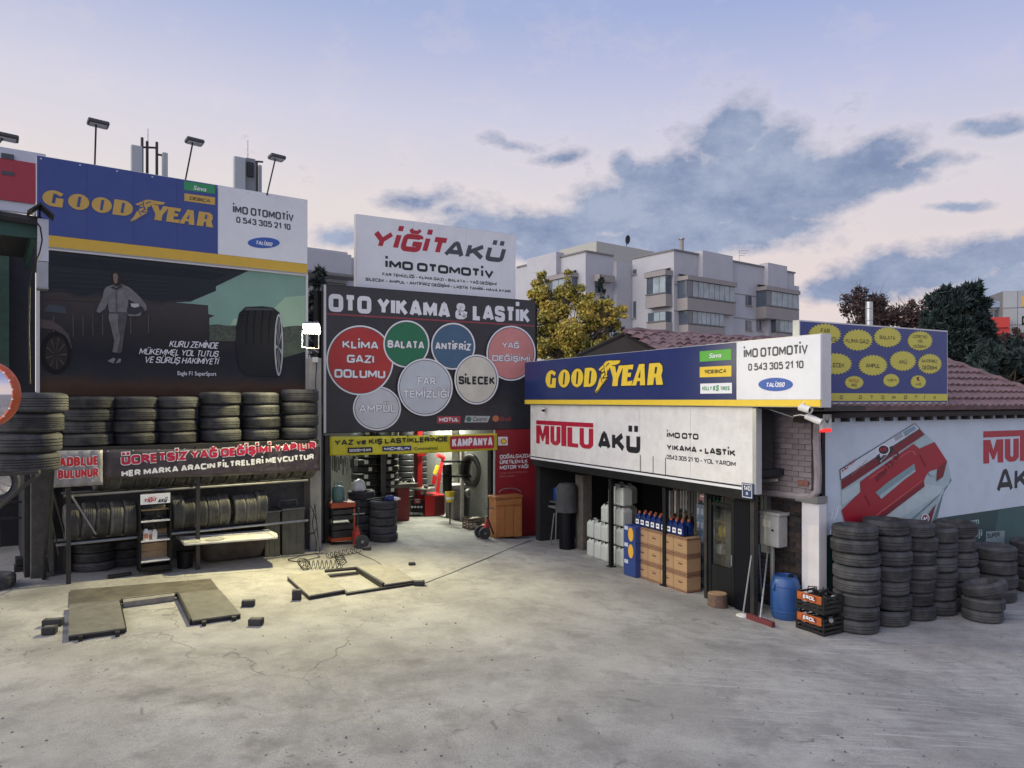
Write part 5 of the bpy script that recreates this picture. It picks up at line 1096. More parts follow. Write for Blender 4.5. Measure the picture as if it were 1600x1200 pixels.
for (x_, y_, w, d_, h, lb) in ((80,980,.22,.12,.085,'upper of the two left of the left lift'),(75,993,.15,.12,.09,'lower of the two left of the left lift'),(387,949,.17,.10,.085,'upper of the two between the lifts'),(397.5,979,.17,.12,.085,'lower of the two between the lifts'),
                           (463.5,938.5,.13,.11,.14,'at the left corner of the right lift'),(644,884,.12,.09,.05,'lying behind the right lift by the drain strip'),(655,916,.17,.12,.07,'at the right corner of the right lift'),(572,860,.16,.10,.05,'beside the trolley jack near the doorway')):
    p = G(x_, y_); t = Thing('rubber_pad', f'black rubber lifting block {lb}', 'rubber block', p, 'black rubber blocks lying by the car lifts', rz=0)
    a = random.uniform(-.2,.35); ax = Vector((math.cos(a), math.sin(a), 0)); ay = Vector((-ax.y, ax.x, 0))
    t.part('block', MB().obox(p+Vector((0,0,h/2+.002))+ay*d_/2, ax*w/2, ay*d_/2, (0,0,h/2)), padm, bevel=.012)
    t.part('top_recess', MB().obox(p+Vector((0,0,h+.002))+ay*d_/2, ax*w*.32, ay*d_*.3, (0,0,.003)), mat('worn_rubber', (.10,.10,.095), .8))
# coiled air hose
def coil(p0, p1, r, turns, sq=1.0):
    pts = []; n = turns*12; ax = (p1-p0); d = ax.normalized(); u = d.cross(Vector((0,0,1))).normalized()
    for i in range(n+1):
        f = i/n; a = 2*math.pi*turns*f; c = p0+ax*f; q = c+u*math.cos(a)*r+Vector((0,0,1))*(r*.8+.01+math.sin(a)*r*.8); q.z += ghgt(q.x, q.y)-c.z; pts.append(q)
    return pts
t = Thing('air_hose', 'tangled coiled black air hose on the floor near the pillar', 'hose', G(505,880))
hm_ = mat('hose_black', (.015,.015,.017), .4)
t.part('coil', MB().tube(coil(G(474,890), G(535,888), .085, 9), .007, 5), hm_); t.part('coil', MB().tube(coil(G(472,884), G(478,892), .08, 4), .007, 5), hm_); t.part('coil', MB().tube(coil(G(535,886), G(528,872), .075, 5), .007, 5), hm_)
t.part('coil', MB().tube(coil(G(510,874), G(560,864), .06, 8), .007, 5), hm_)
t.part('loose_hose', MB().tube([G(450,876)+Vector((0,0,.02)), G(470,870)+Vector((0,0,.02)), G(500,866)+Vector((0,0,.02)), G(497,862)+Vector((0,0,.25)), G(492,861)+Vector((0,0,.9)), G(488,860)+Vector((0,0,.5)), G(500,872)+Vector((0,0,.02)), G(465,880)+Vector((0,0,.02)), G(450,877)+Vector((0,0,.02))], .008, 5), hm_)
t.part('loose_hose', MB().tube([G(560,866)+Vector((0,0,.02)), G(585,876)+Vector((0,0,.01)), G(600,886)+Vector((0,0,.01)), G(640,905)+Vector((0,0,.01)), G(650,910)+Vector((0,0,.01))], .006, 5), hm_)
t.part('hung_loop', MB().tube([A.P(485+9*math.cos(a)+3*math.sin(2*a), 812+22*math.sin(a), .35) for a in [2*math.pi*i/24 for i in range(25)]], .008, 5), hm_)
t.part('hung_loop', MB().tube([A.P(488+6*math.cos(a), 850+18*math.sin(a), .38) for a in [2*math.pi*i/24 for i in range(25)]], .008, 5), hm_)
# lit floodlight on its bracket
lp = A.P(487, 514, 1.25)
t = Thing('floodlight', 'lit square floodlight on a bracket beside the billboard', 'floodlight', A.P(497, 560, .2))
em = bpy.data.materials.new('lit_floodlight'); em.use_nodes = True; pbn = em.node_tree.nodes['Principled BSDF']; pbn.inputs['Emission Color'].default_value = (1,.97,.78,1); pbn.inputs['Emission Strength'].default_value = 40
fdir = (Vector((-3.0, 8.6, .4))-lp).normalized()
fu = fdir.cross(Vector((0,0,1))).normalized(); fv = fu.cross(fdir).normalized()
t.part('housing', MB().obox(lp-fdir*.05, fu*.12, fv*.085, fdir*.045), steel); t.part('lamp_glass', MB().obox(lp, fu*.14, fv*.10, fdir*.006), em)
t.part('bracket', MB().tube([A.P(472,516,1.2), A.P(472,543,1.2), A.P(498,545,1.2), A.P(498,516,1.2)], .012, 6), galv); t.part('arm', MB().tube([A.P(486,544,1.2), A.P(497,550,.2)], .018, 6), galv)
t.part('junction_box', MB().fbox(A, A.S(489,.25), A.S(496,.25), A.Z(490,566,.25), A.Z(490,558,.25), .2, .28), wb)
ll = bpy.data.lights.new('floodlight_beam', 'SPOT'); ll.energy = 1450; ll.color = (1,.89,.46); ll.spot_size = math.radians(155); ll.spot_blend = .8; ll.shadow_soft_size = .12
lo = link('floodlight_beam', ll, t.e, lp+fdir*.06-t.loc); lo.rotation_euler = (-fdir).to_track_quat('Z', 'Y').to_euler()
cable = MB().tube([A.P(495,563,.23), A.P(493,600,.24), A.P(496,640,.24), A.P(494,690,.24)], .008, 5); t.part('cable', cable, blackm)

# ------------------------------------------------------------------ lamps on poles above the left sign
for (x0, y0, x1, y1, w, lb) in ((148,260,150,196,.30,'left of three above the blue sign'),(288,290,301,224,.28,'middle of three above the blue sign'),(414,318,430,249,.27,'right of three above the blue sign'),(-24,250,4,217,.34,'cut by the left picture edge')):
    o = -.04; b_ = A.P(x0, y0, o); h = A.P(x1, y1, .55 if x0 > 0 else 0.6)
    t = Thing('sign_lamp', f'unlit flat lamp on a thin pole, {lb}', 'lamp', b_, 'unlit lamps on thin poles above the sign')
    t.part('pole', MB().tube([b_-Vector((0,0,.3)), b_, h], .014, 6), steel_dk)
    ax = (A.u3*.96+Vector((0,0,-.05))).normalized(); ay = A.n3
    t.part('head', MB().obox(h+Vector((0,0,.04))+ax*.03, ax*w*.5, ay*.12, (0,0,.032)), mat('lamp_grey', (.06,.06,.065), .5), bevel=.02); t.part('glass', MB().obox(h+Vector((0,0,.005))+ax*.03, ax*w*.4, ay*.09, (0,0,.006)), galv)
# mobile phone antennas behind the sign
grey_a = mat('antenna_grey', (.42,.45,.46), .5, var=.06)
AA = Frame(230, 18, 2370)
t = Thing('antenna_mast', 'mobile phone antennas on a pipe frame behind the left half of the sign', 'antenna', AA.P(230,300,0), 'phone antennas behind the blue sign')
fb(t, 'panel_antenna', AA, 205, 223, 225, 300, .3, .14, grey_a, bevel=.02); fb(t, 'panel_antenna', AA, 254, 262.5, 237, 300, .1, .14, grey_a, bevel=.02)
for x_, y_ in ((222,215),(230,221),(245,222)): t.part('mast_pipe', MB().tube([AA.P(x_,y_,0), AA.P(x_,330,0)], .035, 8), steel_dk)
t.part('cross_pipe', MB().tube([AA.P(222,230,0), AA.P(246,231,0)], .025, 6), steel_dk); t.part('cross_pipe', MB().tube([AA.P(244,241,0), AA.P(256,243,0)], .025, 6), steel_dk); t.part('whip', MB().tube([AA.P(231,201,0), AA.P(231,222,0)], .012, 5), steel)
t = Thing('antenna_mast', 'taller mobile phone antennas behind the right half of the sign', 'antenna', AA.P(385,300,0), 'phone antennas behind the blue sign')
fb(t, 'panel_antenna', AA, 366, 384, 243, 310, .3, .14, grey_a, bevel=.02); fb(t, 'panel_antenna', AA, 384.5, 399, 246, 310, .25, .2, mat('antenna_dark', (.20,.22,.23), .5)); fb(t, 'panel_antenna', AA, 404, 409.5, 257, 318, .1, .14, grey_a, bevel=.02)
t.part('whip', MB().tube([AA.P(387,219,0), AA.P(387,246,0)], .012, 5), steel); t.part('mast_pipe', MB().tube([AA.P(401,252,0), AA.P(401,330,0)], .035, 8), steel_dk); t.part('cross_pipe', MB().tube([AA.P(396,252,0), AA.P(411,253,0)], .025, 6), steel_dk)
t.part('remote_unit', MB().fbox(AA, AA.S(386,.28), AA.S(396,.28), AA.Z(386,275,.28), AA.Z(386,253,.28), .26, .32), steel_dk)
# red and white roof sign at the far left
RS = Frame(30, 15, 2370)
t = Thing('roof_sign', 'red and white sign board behind the green canopy at the far left', 'sign', RS.P(20,330,0))
fb(t, 'white_board', RS, -90, 71.5, 214, 316, 0, .15, mat('cool_white_board', (.55,.58,.64), .4, var=.05), xref=-90)
fb(t, 'red_face', RS, -90, 66, 232, 299.5, .03, .03, mat('dusky_red_face', (.36,.03,.05), .4, var=.1), xref=-90)
fb(t, 'dark_mark', RS, 2, 22, 238.5, 247, .04, .02, grey_p); fb(t, 'dark_mark', RS, 2, 22, 266, 272, .04, .02, grey_p)
t.part('support_post', MB().fbox(RS, -2.2, -2.1, 3, RS.Z(0,325,0), -.2, -.1), steel_dk)
# canopy of the neighbouring workshop
cg = mat('canopy_green', (.022,.075,.058), .6, var=.3, dirt=(.03,.05,.045)); felt = mat('roof_felt', (.035,.033,.035), .95, var=.4, bump=.5)
KF = Frame(57, 8.6, 2370)
t = Thing('canopy', 'dark green canopy with ragged roofing felt over the neighbouring workshop at the far left', 'canopy', KF.W(-1, ghgt(-6.5,11), -2))
zk = KF.Z(57, 372); zk2 = KF.Z(57, 349)
t.part('fascia', MB().fbox(KF, -3.2, 0, zk, zk2, -.06, 0), cg); t.part('fascia_end', MB().fbox(KF, -.05, 0, zk, zk2, -2.6, -.061), cg)
pts = [KF.W(-3.2+3.25*i/26, zk2+.02+random.uniform(0,.05), .04) for i in range(27)]
t.part('felt_edge', MB().tube(pts, .055, 7), felt); t.part('roof_sheet', MB().fbox(KF, -3.2, 0, zk2+.0, zk2+.06, -2.6, -.0), felt)
t.part('ragged_edge', MB().tube([KF.W(.02, zk2-.25*i/3+random.uniform(-.02,.02), -.02-.01*i) for i in range(8)], .035, 6), felt)
gs0 = A.S(61)
t.part('upper_wall', MB().fbox(A, gs0-4, gs0-.05, A.Z(45,700), A.Z(60,372)+.3, -.1, -.0), mat('garage_wall', (.018,.020,.026), .8, var=.3))
t.part('wall_post', MB().fbox(A, A.S(-2), A.S(14), A.Z(45,700), A.Z(60,372)+.3, .0, .12), mat('garage_green', (.03,.07,.05), .7, var=.3))
t.part('back_wall', MB().fbox(A, gs0-5, A.S(47,.1), .1, A.Z(45,700), -3.1, -3), mat('garage_wall', (.018,.020,.026)))
t.part('door_post', MB().fbox(A, A.S(38,.05), A.S(46,.05), .2, A.Z(45,700), -.1, .1), steel_dk)
for y_ in (786, 811): t.part('inner_shelf', MB().tube([A.P(-20,y_,-1), A.P(36,y_-2,-1)], .02, 6), steel_dk)
t = Thing('light_box', 'narrow white light box hanging at the right end of the green canopy', 'light box', KF.P(68,450,.1))
fb(t, 'box', KF, 59, 76, 341, 407, .14, .16, mat('lightbox_white', (.52,.54,.60), .4)); fb(t, 'lower_box', KF, 58.5, 75.5, 408.5, 448, .14, .16, mat('lightbox_grey', (.36,.37,.40), .5, var=.15)); fb(t, 'cap', KF, 58, 76, 448, 450.5, .16, .2, steel)
t.part('cable', MB().tube([KF.P(56,346,.18), KF.P(63,355,.18), KF.P(66,375,.2), KF.P(62,395,.2), KF.P(52,420,.2), KF.P(46,450,.2), KF.P(45,520,.2), KF.P(47,600,.2)], .009, 6), blackm)
t = Thing('lamp_hood', 'small dark gabled hood above the white light box', 'hood', KF.P(62,335,.2))
for a, b_ in (((42,334),(63,321)),((62,321),(84,341))):
    pa, pb2 = KF.P(*a, .1), KF.P(*b_, .1); t.part('hood_slope', MB().obox((pa+pb2)/2, (pb2-pa)/2, KF.n3*.14, (0,0,.012)), steel_dk)
t.part('hood_arm', MB().tube([KF.P(62,323,.1), KF.P(62,345,.05)], .012, 5), steel_dk)
# traffic mirror
mc = D(-24, 616, 5.4); t = Thing('traffic_mirror', 'round convex traffic mirror with an orange rim at the left edge', 'mirror', (mc.x-.02, mc.y+.12, ghgt(mc.x, mc.y)))
t.part('rim', MB().lathe([(.205,.03),(.212,-.012),(.232,-.03),(.247,-.012),(.247,.04),(.205,.045)], 48, mc, 'Y'), mat('mirror_orange', (.55,.10,.03), .4), smooth=True)
t.part('mirror_face', MB().lathe([(.0001,-.045),(.06,-.042),(.12,-.032),(.17,-.018),(.21,.0)], 48, mc, 'Y'), mat('mirror_glass', (.85,.78,.78), .04, 1, var=0), smooth=True)
t.part('back', MB().lathe([(.24,.03),(.15,.09),(.0001,.10)], 32, mc, 'Y'), steel, smooth=True)
t.part('pole', MB().tube([(mc.x-.02, mc.y+.13, ghgt(mc.x, mc.y)), (mc.x-.02, mc.y+.13, mc.z+.1)], .03, 10), galv)
for k in range(10): a = -1.4+k*.31; t.part('rim_bolt', MB().lathe([(.0001,-.03),(.007,-.03),(.007,.0)], 8, mc+Vector((.232*math.cos(a),-.006,.232*math.sin(a))), 'Y'), galv)
# wheels hanging in the neighbour's doorway
def disc_wheel(fr, px, py, r, o, label, rimm, name='wheel'):
    c = fr.P(px, py, o); t = Thing(name, label, 'wheel', c-Vector((0,0,r)), None, rz=0)
    M = Matrix.Rotation(fr.rz, 3, 'Z') @ Matrix.Rotation(math.pi/2, 3, 'X')
    def L(prof, nm_, m_, seg=40):
        mb = MB().lathe(prof, seg); mb.v = [M@v+c for v in mb.v]; return t.part(nm_, mb, m_, smooth=True)
    L([(r*.66,-.06),(r*.9,-.09),(r*.98,-.06),(r,0),(r*.98,.06),(r*.9,.09),(r*.66,.06)], 'tyre', rubber)
    rm_ = L([(r*.66,-.06),(r*.64,.08),(r*.60,.04),(r*.3,.02),(.0001,.03)], 'rim', rimm)
    for k in range(10):
        a = 2*math.pi*k/10; mb = MB().box(-.012,.012,r*.1,r*.62,.02,.055); R_ = Matrix.Rotation(a, 3, 'Z'); mb.v = [M@(R_@v)+c for v in mb.v]; t.part('spoke', mb, rimm, under=rm_)
    return t
chrome = mat('alloy_rim', (.62,.60,.55), .25, .9, var=.2)
disc_wheel(A, -8, 754, .30, 1.2, 'bright alloy wheel hanging in the neighbouring doorway under the bracket', chrome)
t = standing(-14, .33, .2, A.Z(-14, 880, 1.0), 1.0, 'grey tyre standing upright at the left edge, below the alloy wheel', None)
tyre(Gc(-14, 925, .3), 'tyre lying on the ground at the left picture edge', None, .31, .19)
for k, (x_, y_) in enumerate(((32,882),(30,894))):
    p = A.P(x_, y_, -.4); solo('storage_box', ['dark storage box in the neighbouring doorway, upper of two','dark storage box in the neighbouring doorway, lower of two'][k], 'box', MB().fbox(A, A.S(x_-8,-.4), A.S(x_+8,-.4), p.z-.02+(0), p.z+.09, -.7, -.4), steel_dk, p, 'dark boxes in the neighbouring doorway', bevel=.01)
# ------------------------------------------------------------------ inside the workshop
def gz(fr, px, o): w = fr.W(fr.S(px, o), 0, o); return ghgt(w.x, w.y)
def cyl(r, h, c, seg=20, r2=None): return MB().lathe([(.0001,0),(r,0),(r2 or r,h),(.0001,h)], seg, c)
p_, o = frame_at(B, 537, 851)
redo = mat('orange_red_paint', (.42,.07,.02), .45, var=.15, dirt=(.1,.05,.03), dcov=.4)
t = Thing('tool_cart', 'orange-red topped tool cart with dark drawers at the left of the doorway', 'cart', p_)
fb(t, 'top_tray', B, 518, 556, 787, 795, o, .45, redo, bevel=.01)
for y0, y1 in ((798,805),(807,814),(822,829),(831,842)): fb(t, 'drawer', B, 520.5, 552, y0, y1, o-.01, .42, mat('drawer_black', (.022,.022,.024), .4, dirt=(.06,.06,.06), dcov=.4), bevel=.006)
for x in (518, 552.5): fb(t, 'upright', B, x, x+2.6, 795, 848, o, .03, redo if x > 530 else blackm)
fb(t, 'bottom_tray', B, 518, 555, 842, 847, o, .45, redo)
for x in (521, 551): t.part('castor', cyl(.035, .03, B.P(x, 849, o-.05)), blackm)
cz = B.Z(518, 787, o)
teal = mat('faded_teal_paint', (.09,.19,.18), .5, var=.12, dirt=(.05,.08,.08), dcov=.3)
c = B.W(B.S(528,o-.2), cz, o-.2)
t = Thing('gas_cylinder', 'faded teal gas cylinder standing on the orange-red tool cart', 'gas cylinder', c)
t.part('body', MB().lathe([(.0001,0),(.10,0),(.125,.03),(.125,.24),(.10,.31),(.04,.335),(.0001,.34)], 24, c), teal, smooth=True)
t.part('foot_ring', MB().lathe([(.105,-.0),(.11,.0),(.11,.03),(.105,.03)], 20, c), teal)
for a in (0, 1.57, 3.14, 4.71): t.part('collar', MB().tube([c+Vector((.07*math.cos(a), .07*math.sin(a), .30)), c+Vector((.07*math.cos(a), .07*math.sin(a), .40)), c+Vector((.07*math.cos(a+.8), .07*math.sin(a+.8), .40))], .010, 6), teal)
c = B.W(B.S(540,o-.15), cz+.02, o-.15)
solo('metal_mug', 'small dull metal pot beside the gas cylinder on the tool cart', 'pot', MB().lathe([(.0001,0),(.045,0),(.05,.09),(.045,.09),(.04,.01),(.0001,.01)], 16, c), steel, c)
cs = B.W(B.S(565,o-.75), 0, o-.75); cs.z = ghgt(cs.x, cs.y)
stack(cs, 6, .29, .165, 'the grey stack behind the tool cart', 'tyres stacked inside the doorway')
def lump(name, label, cat, c, rx, ry, rz_, m, seed=1):
    bm = bmesh.new(); bmesh.ops.create_icosphere(bm, subdivisions=3, radius=1)
    for v in bm.verts:
        n = mnoise.noise(v.co*1.6+Vector((seed,0,0)))*.35+mnoise.noise(v.co*4+Vector((0,seed,0)))*.14
        v.co *= 1+n; v.co = Vector((v.co.x*rx, v.co.y*ry, max(v.co.z, -.75)*rz_))
    me = bpy.data.meshes.new(name); bm.to_mesh(me); bm.free(); me.materials.append(m)
    for p in me.polygons: p.use_smooth = True
    ob = link(name, me, None, c); return tag(ob, label, cat)
lump('plastic_bag', 'crumpled white plastic bag on the tyre stack behind the tool cart', 'bag', cs+Vector((-.06,-.1,6*.165+.10)), .17, .12, .14, mat('white_bag', (.62,.63,.62), .35, var=.1), 3)
pf = Gc(599, 848, .29); stack(pf, 5, .292, .168, 'the five-tyre stack in the doorway', 'tyres stacked inside the doorway')
zt5 = pf.z+5*.168
lump('blue_cloth', 'crumpled dark blue cloth on top of the five-tyre stack', 'cloth', pf+Vector((.14,-.05,.168*5+.045)), .11, .09, .06, mat('blue_cloth', (.02,.035,.16), .7), 5)
lump('white_glove', 'white work glove on top of the five-tyre stack beside the blue cloth', 'glove', pf+Vector((.26,-.02,.168*5+.03)), .10, .06, .04, white2, 9)
c = pf+Vector((-.1,-.1,.168*5+.02)); solo('pry_bar', 'long black pry bar lying over the five-tyre stack', 'bar', MB().tube([c+Vector((-.35,-.05,-.03)), c+Vector((.0,.0,.03)), c+Vector((.25,.05,.05))], .018, 8), blackm, c)
def jack(px, py, lean, label, body_dx):
    p, o = frame_at(B, px, py); t = Thing('trolley_jack', label, 'jack', p, 'trolley jacks at the doorway'); s = B.S(px, o)
    for k, oo in enumerate((0, -.22)):
        c = B.W(s, p.z+.135, o+oo); M = Matrix.Rotation(B.rz, 3, 'Z') @ Matrix.Rotation(math.pi/2, 3, 'X')
        mb = MB().lathe([(.0001,-.03),(.05,-.035),(.06,-.02),(.10,-.02),(.105,-.03),(.13,-.03),(.135,-.01),(.135,.03),(.0001,.03)], 28); mb.v = [M@v+c for v in mb.v]; w_ = t.part('wheel', mb, rubber, smooth=True)
        mb = MB().lathe([(.0001,-.01),(.03,-.01),(.03,.045),(.0001,.045)], 14); mb.v = [M@v+c for v in mb.v]; t.part('hub', mb, steel, under=w_)
    t.part('frame', MB().fbox(B, s+body_dx-.05, s+body_dx+.06, p.z+.05, p.z+.30, o-.26, o-.04), mat('jack_red', (.35,.03,.025), .45, var=.25, dirt=(.06,.03,.03), dcov=.4), bevel=.015)
    t.part('frame_arm', MB().prism([B.W(s+body_dx-.05, p.z+.28, o-.06), B.W(s+body_dx+.06, p.z+.28, o-.06), B.W(s+body_dx+.0, p.z+.45, o-.06)], B.n3*-.05), mat('jack_red', (.35,.03,.025)))
    t.part('handle', MB().tube([B.W(s+body_dx, p.z+.2, o-.1), B.W(s+lean, p.z+.78, o-.12)], .018, 8), steel_dk)
    t.part('grip', MB().tube([B.W(s+lean-.12, p.z+.66, o-.12), B.W(s+lean+.12, p.z+.66, o-.12)], .013, 6), steel)
    t.part('lift_arm', MB().tube([B.W(s+body_dx, p.z+.5, o-.08), B.W(s+body_dx+.17, p.z+.08, o-.08)], .02, 6), steel_dk)
jack(565.5, 857, -.03, 'red trolley jack with a big black wheel, left, before the tool cart', -.07)
jack(757, 843, .17, 'red trolley jack with a big black wheel, right, against the wooden cabinet', .10)
# new tyres with paper stickers
stick = mat('paper_sticker', (.72,.73,.74), .5, var=.04)
for col_, (px, o, x0) in enumerate(((569, -2.4, 575), (604, -2.6, 611), (742, -4.6, 748), (664, -5.6, 672), (700, -5.9, 704), (637, -5.3, 643))):
    p = B.W(B.S(px, o), 0, o); p.z = ghgt(p.x, p.y); nm_ = ['left labelled column','right labelled column','column behind the balancer','dark column behind the red post','dark column behind the slanting arm','dark column behind the work bench'][col_]
    for k in range(13):
        W = .172; q = p+Vector((random.uniform(-.012,.012), random.uniform(-.012,.012), k*W+.001))
        ob = tyre(q, f'new black tyre, {ORD[k]} from the floor in the {nm_}', 'new tyres in columns inside the workshop', .30, W, me=TN)
        if col_ < 2 or (col_ == 4 and k == 7):
            a0 = math.atan2(-p.y, -p.x)+random.uniform(-.10,.30)+.25 - ob.rotation_euler.z; mb = MB(); vs = []
            for j in range(5):
                a = a0+(j-2)*.075; vs += [Vector((.3125*math.cos(a), .3125*math.sin(a), .05)), Vector((.3125*math.cos(a), .3125*math.sin(a), .15))]
            mb.add(vs, [(2*j, 2*j+2, 2*j+3, 2*j+1) for j in range(4)]); st = link('sticker', mb.mesh('sticker', stick), ob)
# tyre changer
p_, o = frame_at(B, 672, 807)
cr = mat('machine_red', (.50,.018,.022), .35, var=.1, dirt=(.12,.03,.03), dcov=.25)
t = Thing('tyre_changer', 'red and black tyre changing machine with a round clamping table and slanting red arm', 'machine', p_)
fb(t, 'pedal_housing', B, 642, 663, 781, 806, o, .5, blackm, bevel=.01); fb(t, 'red_cabinet', B, 664, 695, 775, 807, o, .6, cr, bevel=.01)
fb(t, 'side_panel', B, 679, 695, 776, 806, o+.003, .02, mat('machine_dark_red', (.12,.02,.02), .5))
fb(t, 'warning_plate', B, 647.5, 657.5, 778.5, 787, o+.004, .01, red_d); letter(t, B, 'MASTER', 648.5, 656.5, 780, 782, white_p, o+.007, .02); letter(t, B, 'PRO', 649.5, 655.5, 783.5, 785.5, white_p, o+.007, .02)
for k in range(4): c = B.P(644+k*4.8, 792, o+.01); t.part('pedal_knob', MB().lathe([(.0001,-.03),(.03,-.02),(.03,.01),(.0001,.02)], 12, c, 'Y'), galv); fb(t, 'pedal', B, 642.5+k*4.9, 646+k*4.9, 801.5, 804.5, o+.10, .12, steel)
c = B.P(660, 764, o-.3); t.part('turntable', MB().lathe([(.0001,0),(.34,0),(.36,.02),(.34,.05),(.0001,.06)], 28, c), mat('oily_steel', (.14,.13,.11), .45, .6, var=.4))
t.part('spindle', cyl(.11, .12, c-Vector((0,0,.13))), steel)
for k in range(4): a = .5+k*1.57; t.part('clamp_jaw', MB().obox(c+Vector((.24*math.cos(a), .24*math.sin(a), .08)), (.07*math.cos(a), .07*math.sin(a), 0), (-.03*math.sin(a), .03*math.cos(a), 0), (0,0,.03)), steel_dk)
t.part('slanting_arm', MB().tube([B.P(682,785,o-.5), B.P(687,740,o-.5), B.P(693,716,o-.5)], .065, 4), cr)
t.part('arm_head', MB().tube([B.P(694,716,o-.5), B.P(684,711,o-.45)], .06, 6), cr); t.part('yellow_cover', MB().tube([B.P(679,741,o-.42), B.P(684,727,o-.42)], .055, 6), mat('yellow_plastic', (.65,.50,.03), .4)); t.part('red_cylinder', MB().tube([B.P(677,757,o-.42), B.P(680,743,o-.42)], .06, 8), cr)
for k in range(4): t.part('arm_bolt', cyl(.02, .05, B.P(692-k*1.6, 730+k*12, o-.44)), galv)
p_, o = frame_at(B, 655, 797); o = -3.4
t = Thing('red_post', 'upright red steel lift column behind the tyre changer', 'post', B.W(B.S(655,o), gz(B,655,o), o))
t.part('column', MB().fbox(B, B.S(652.5,o), B.S(660,o), gz(B,655,o), 2.6, o-.15, o), cr); t.part('column_flange', MB().fbox(B, B.S(648.5,o), B.S(652.4,o), gz(B,655,o), 2.6, o-.1, o-.02), mat('machine_dark_red', (.12,.02,.02))); t.part('pad', MB().fbox(B, B.S(651,o), B.S(663,o), B.Z(651,713,o), B.Z(651,708,o), o-.2, o+.05), cr)
o = -2.4; g_ = gz(B, 630, o)
t = Thing('work_bench', 'low dark red work bench cluttered with tools behind the five-tyre stack', 'bench', B.W(B.S(630,o), g_, o))
t.part('cabinet', MB().fbox(B, B.S(614,o), B.S(640,o), g_, B.Z(614,764,o), o-.5, o), mat('bench_red', (.20,.022,.025), .55, var=.25, dirt=(.05,.03,.03), dcov=.5), bevel=.01); t.part('bench_top', MB().fbox(B, B.S(608,o), B.S(652,o), B.Z(614,763,o), B.Z(614,757,o), o-.6, o+.08), mat('oily_steel', (.14,.13,.11)))
for k in range(9): a = 610+k*4.6; c = B.W(B.S(a,o-.2), B.Z(614,757,o), o-.15-random.random()*.25); t.part('hand_tool', MB().tube([c, c+Vector((random.uniform(-.15,.15), random.uniform(-.1,.1), random.uniform(.02,.12)))], random.uniform(.012,.03), 6), random.choice([steel, blackm, galv]))
o = -1.6; c = B.W(B.S(660.5,o-.9), B.Z(660.5,760,o), o-.9)
# wheel balancer / grey machine
o = -2.6; g_ = gz(B, 722, o)
t = Thing('wheel_balancer', 'pale grey wheel balancing machine with a tall white post', 'machine', B.W(B.S(722,o), g_, o))
gm = mat('machine_grey', (.40,.40,.37), .5, var=.2, dirt=(.15,.14,.12), dcov=.5)
t.part('cabinet', MB().fbox(B, B.S(708,o), B.S(722,o), g_, B.Z(708,764,o), o-.5, o), mat('machine_mid_grey', (.20,.20,.19), .5, var=.3), bevel=.015); t.part('tray', MB().fbox(B, B.S(706,o), B.S(737,o), B.Z(708,764,o), B.Z(708,758,o), o-.55, o+.03), gm, bevel=.01)
t.part('post', MB().fbox(B, B.S(721,o+.1), B.S(725,o+.1), g_, B.Z(721,700,o), o, o+.1), mat('machine_white', (.62,.62,.58), .5, var=.1)); t.part('rear_board', MB().fbox(B, B.S(706,o-.5), B.S(735,o-.5), B.Z(708,757,o), 2.5, o-.56, o-.5), mat('pale_board', (.55,.55,.50), .6, var=.25, scale=9, dirt=(.25,.22,.18), dcov=.4))
t.part('shaft', MB().tube([B.P(730,776,o+.2), B.P(752,774,o+.2)], .03, 8), galv); t.part('motor', MB().tube([B.P(728,772,o+.1), B.P(734,768,o+.1)], .11, 12), mat('machine_mid_grey', (.20,.20,.19)))
t.part('red_stripe', MB().fbox(B, B.S(727,o-.4), B.S(730,o-.4), B.Z(727,735,o), 2.5, o-.49, o-.44), cr)
for y_ in (721, 744): t.part('arm', MB().tube([B.P(692,y_,o+.25), B.P(742,y_+.5,o+.25)], .03, 6), blackm)
t.part('inflator_tank', MB().lathe([(.0001,0),(.10,0),(.12,.03),(.12,.7),(.10,.74),(.0001,.76)], 20, B.P(699,770,o+.1)), blackm, smooth=True)
p_, o = frame_at(B, 724, 801); c = p_
solo('black_tank', 'low black drum on the floor before the wheel balancer', 'drum', MB().lathe([(.0001,0),(.16,0),(.16,.16),(.13,.18),(.0001,.18)], 24, c), blackm, c, smooth=True)
c = B.P(703, 784, -1.9); t = Thing('yellow_bucket', 'yellow and white bucket hanging by the tyre changer', 'bucket', c)
t.part('body', MB().lathe([(.0001,0),(.09,0),(.115,.24),(.12,.24),(.12,.25),(.105,.25),(.085,.01),(.0001,.01)], 24, c), mat('yellow_plastic', (.65,.50,.03), .4), smooth=True); t.part('paper_label', MB().lathe([(.094,.04),(.104,.13)], 24, c), white_p); t.part('stand', MB().tube([c, Vector((c.x,c.y,ghgt(c.x,c.y)))], .02, 6), steel_dk)
# large tyres hanging at the right
for k in range(4):
    o = -2.2; c = B.P(736+k*6.5, 735, o-.05*k); r = .42
    ob = link('tyre', TN, None, (0,0,0)); ob.matrix_world = Matrix.Translation(c) @ Matrix.Rotation(B.rz+.25, 4, 'Z') @ Matrix.Rotation(math.pi/2, 4, 'Y') @ Matrix.Diagonal((r/.31, r/.31, .7, 1)) @ Matrix.Translation((0,0,-.095))
    tag(ob, f'big new tyre hanging by the right door post, {ORD[k]} from the left', 'tyre', 'big new tyres hanging by the right door post')
for k, (x_, y_) in enumerate(((738,801),(746,803))): stack(Gc(x_, y_, .28), 2+k, .28, .16, ['the small pile behind the black drum','the small pile behind the wire crate'][k], 'tyres piled by the right door post')
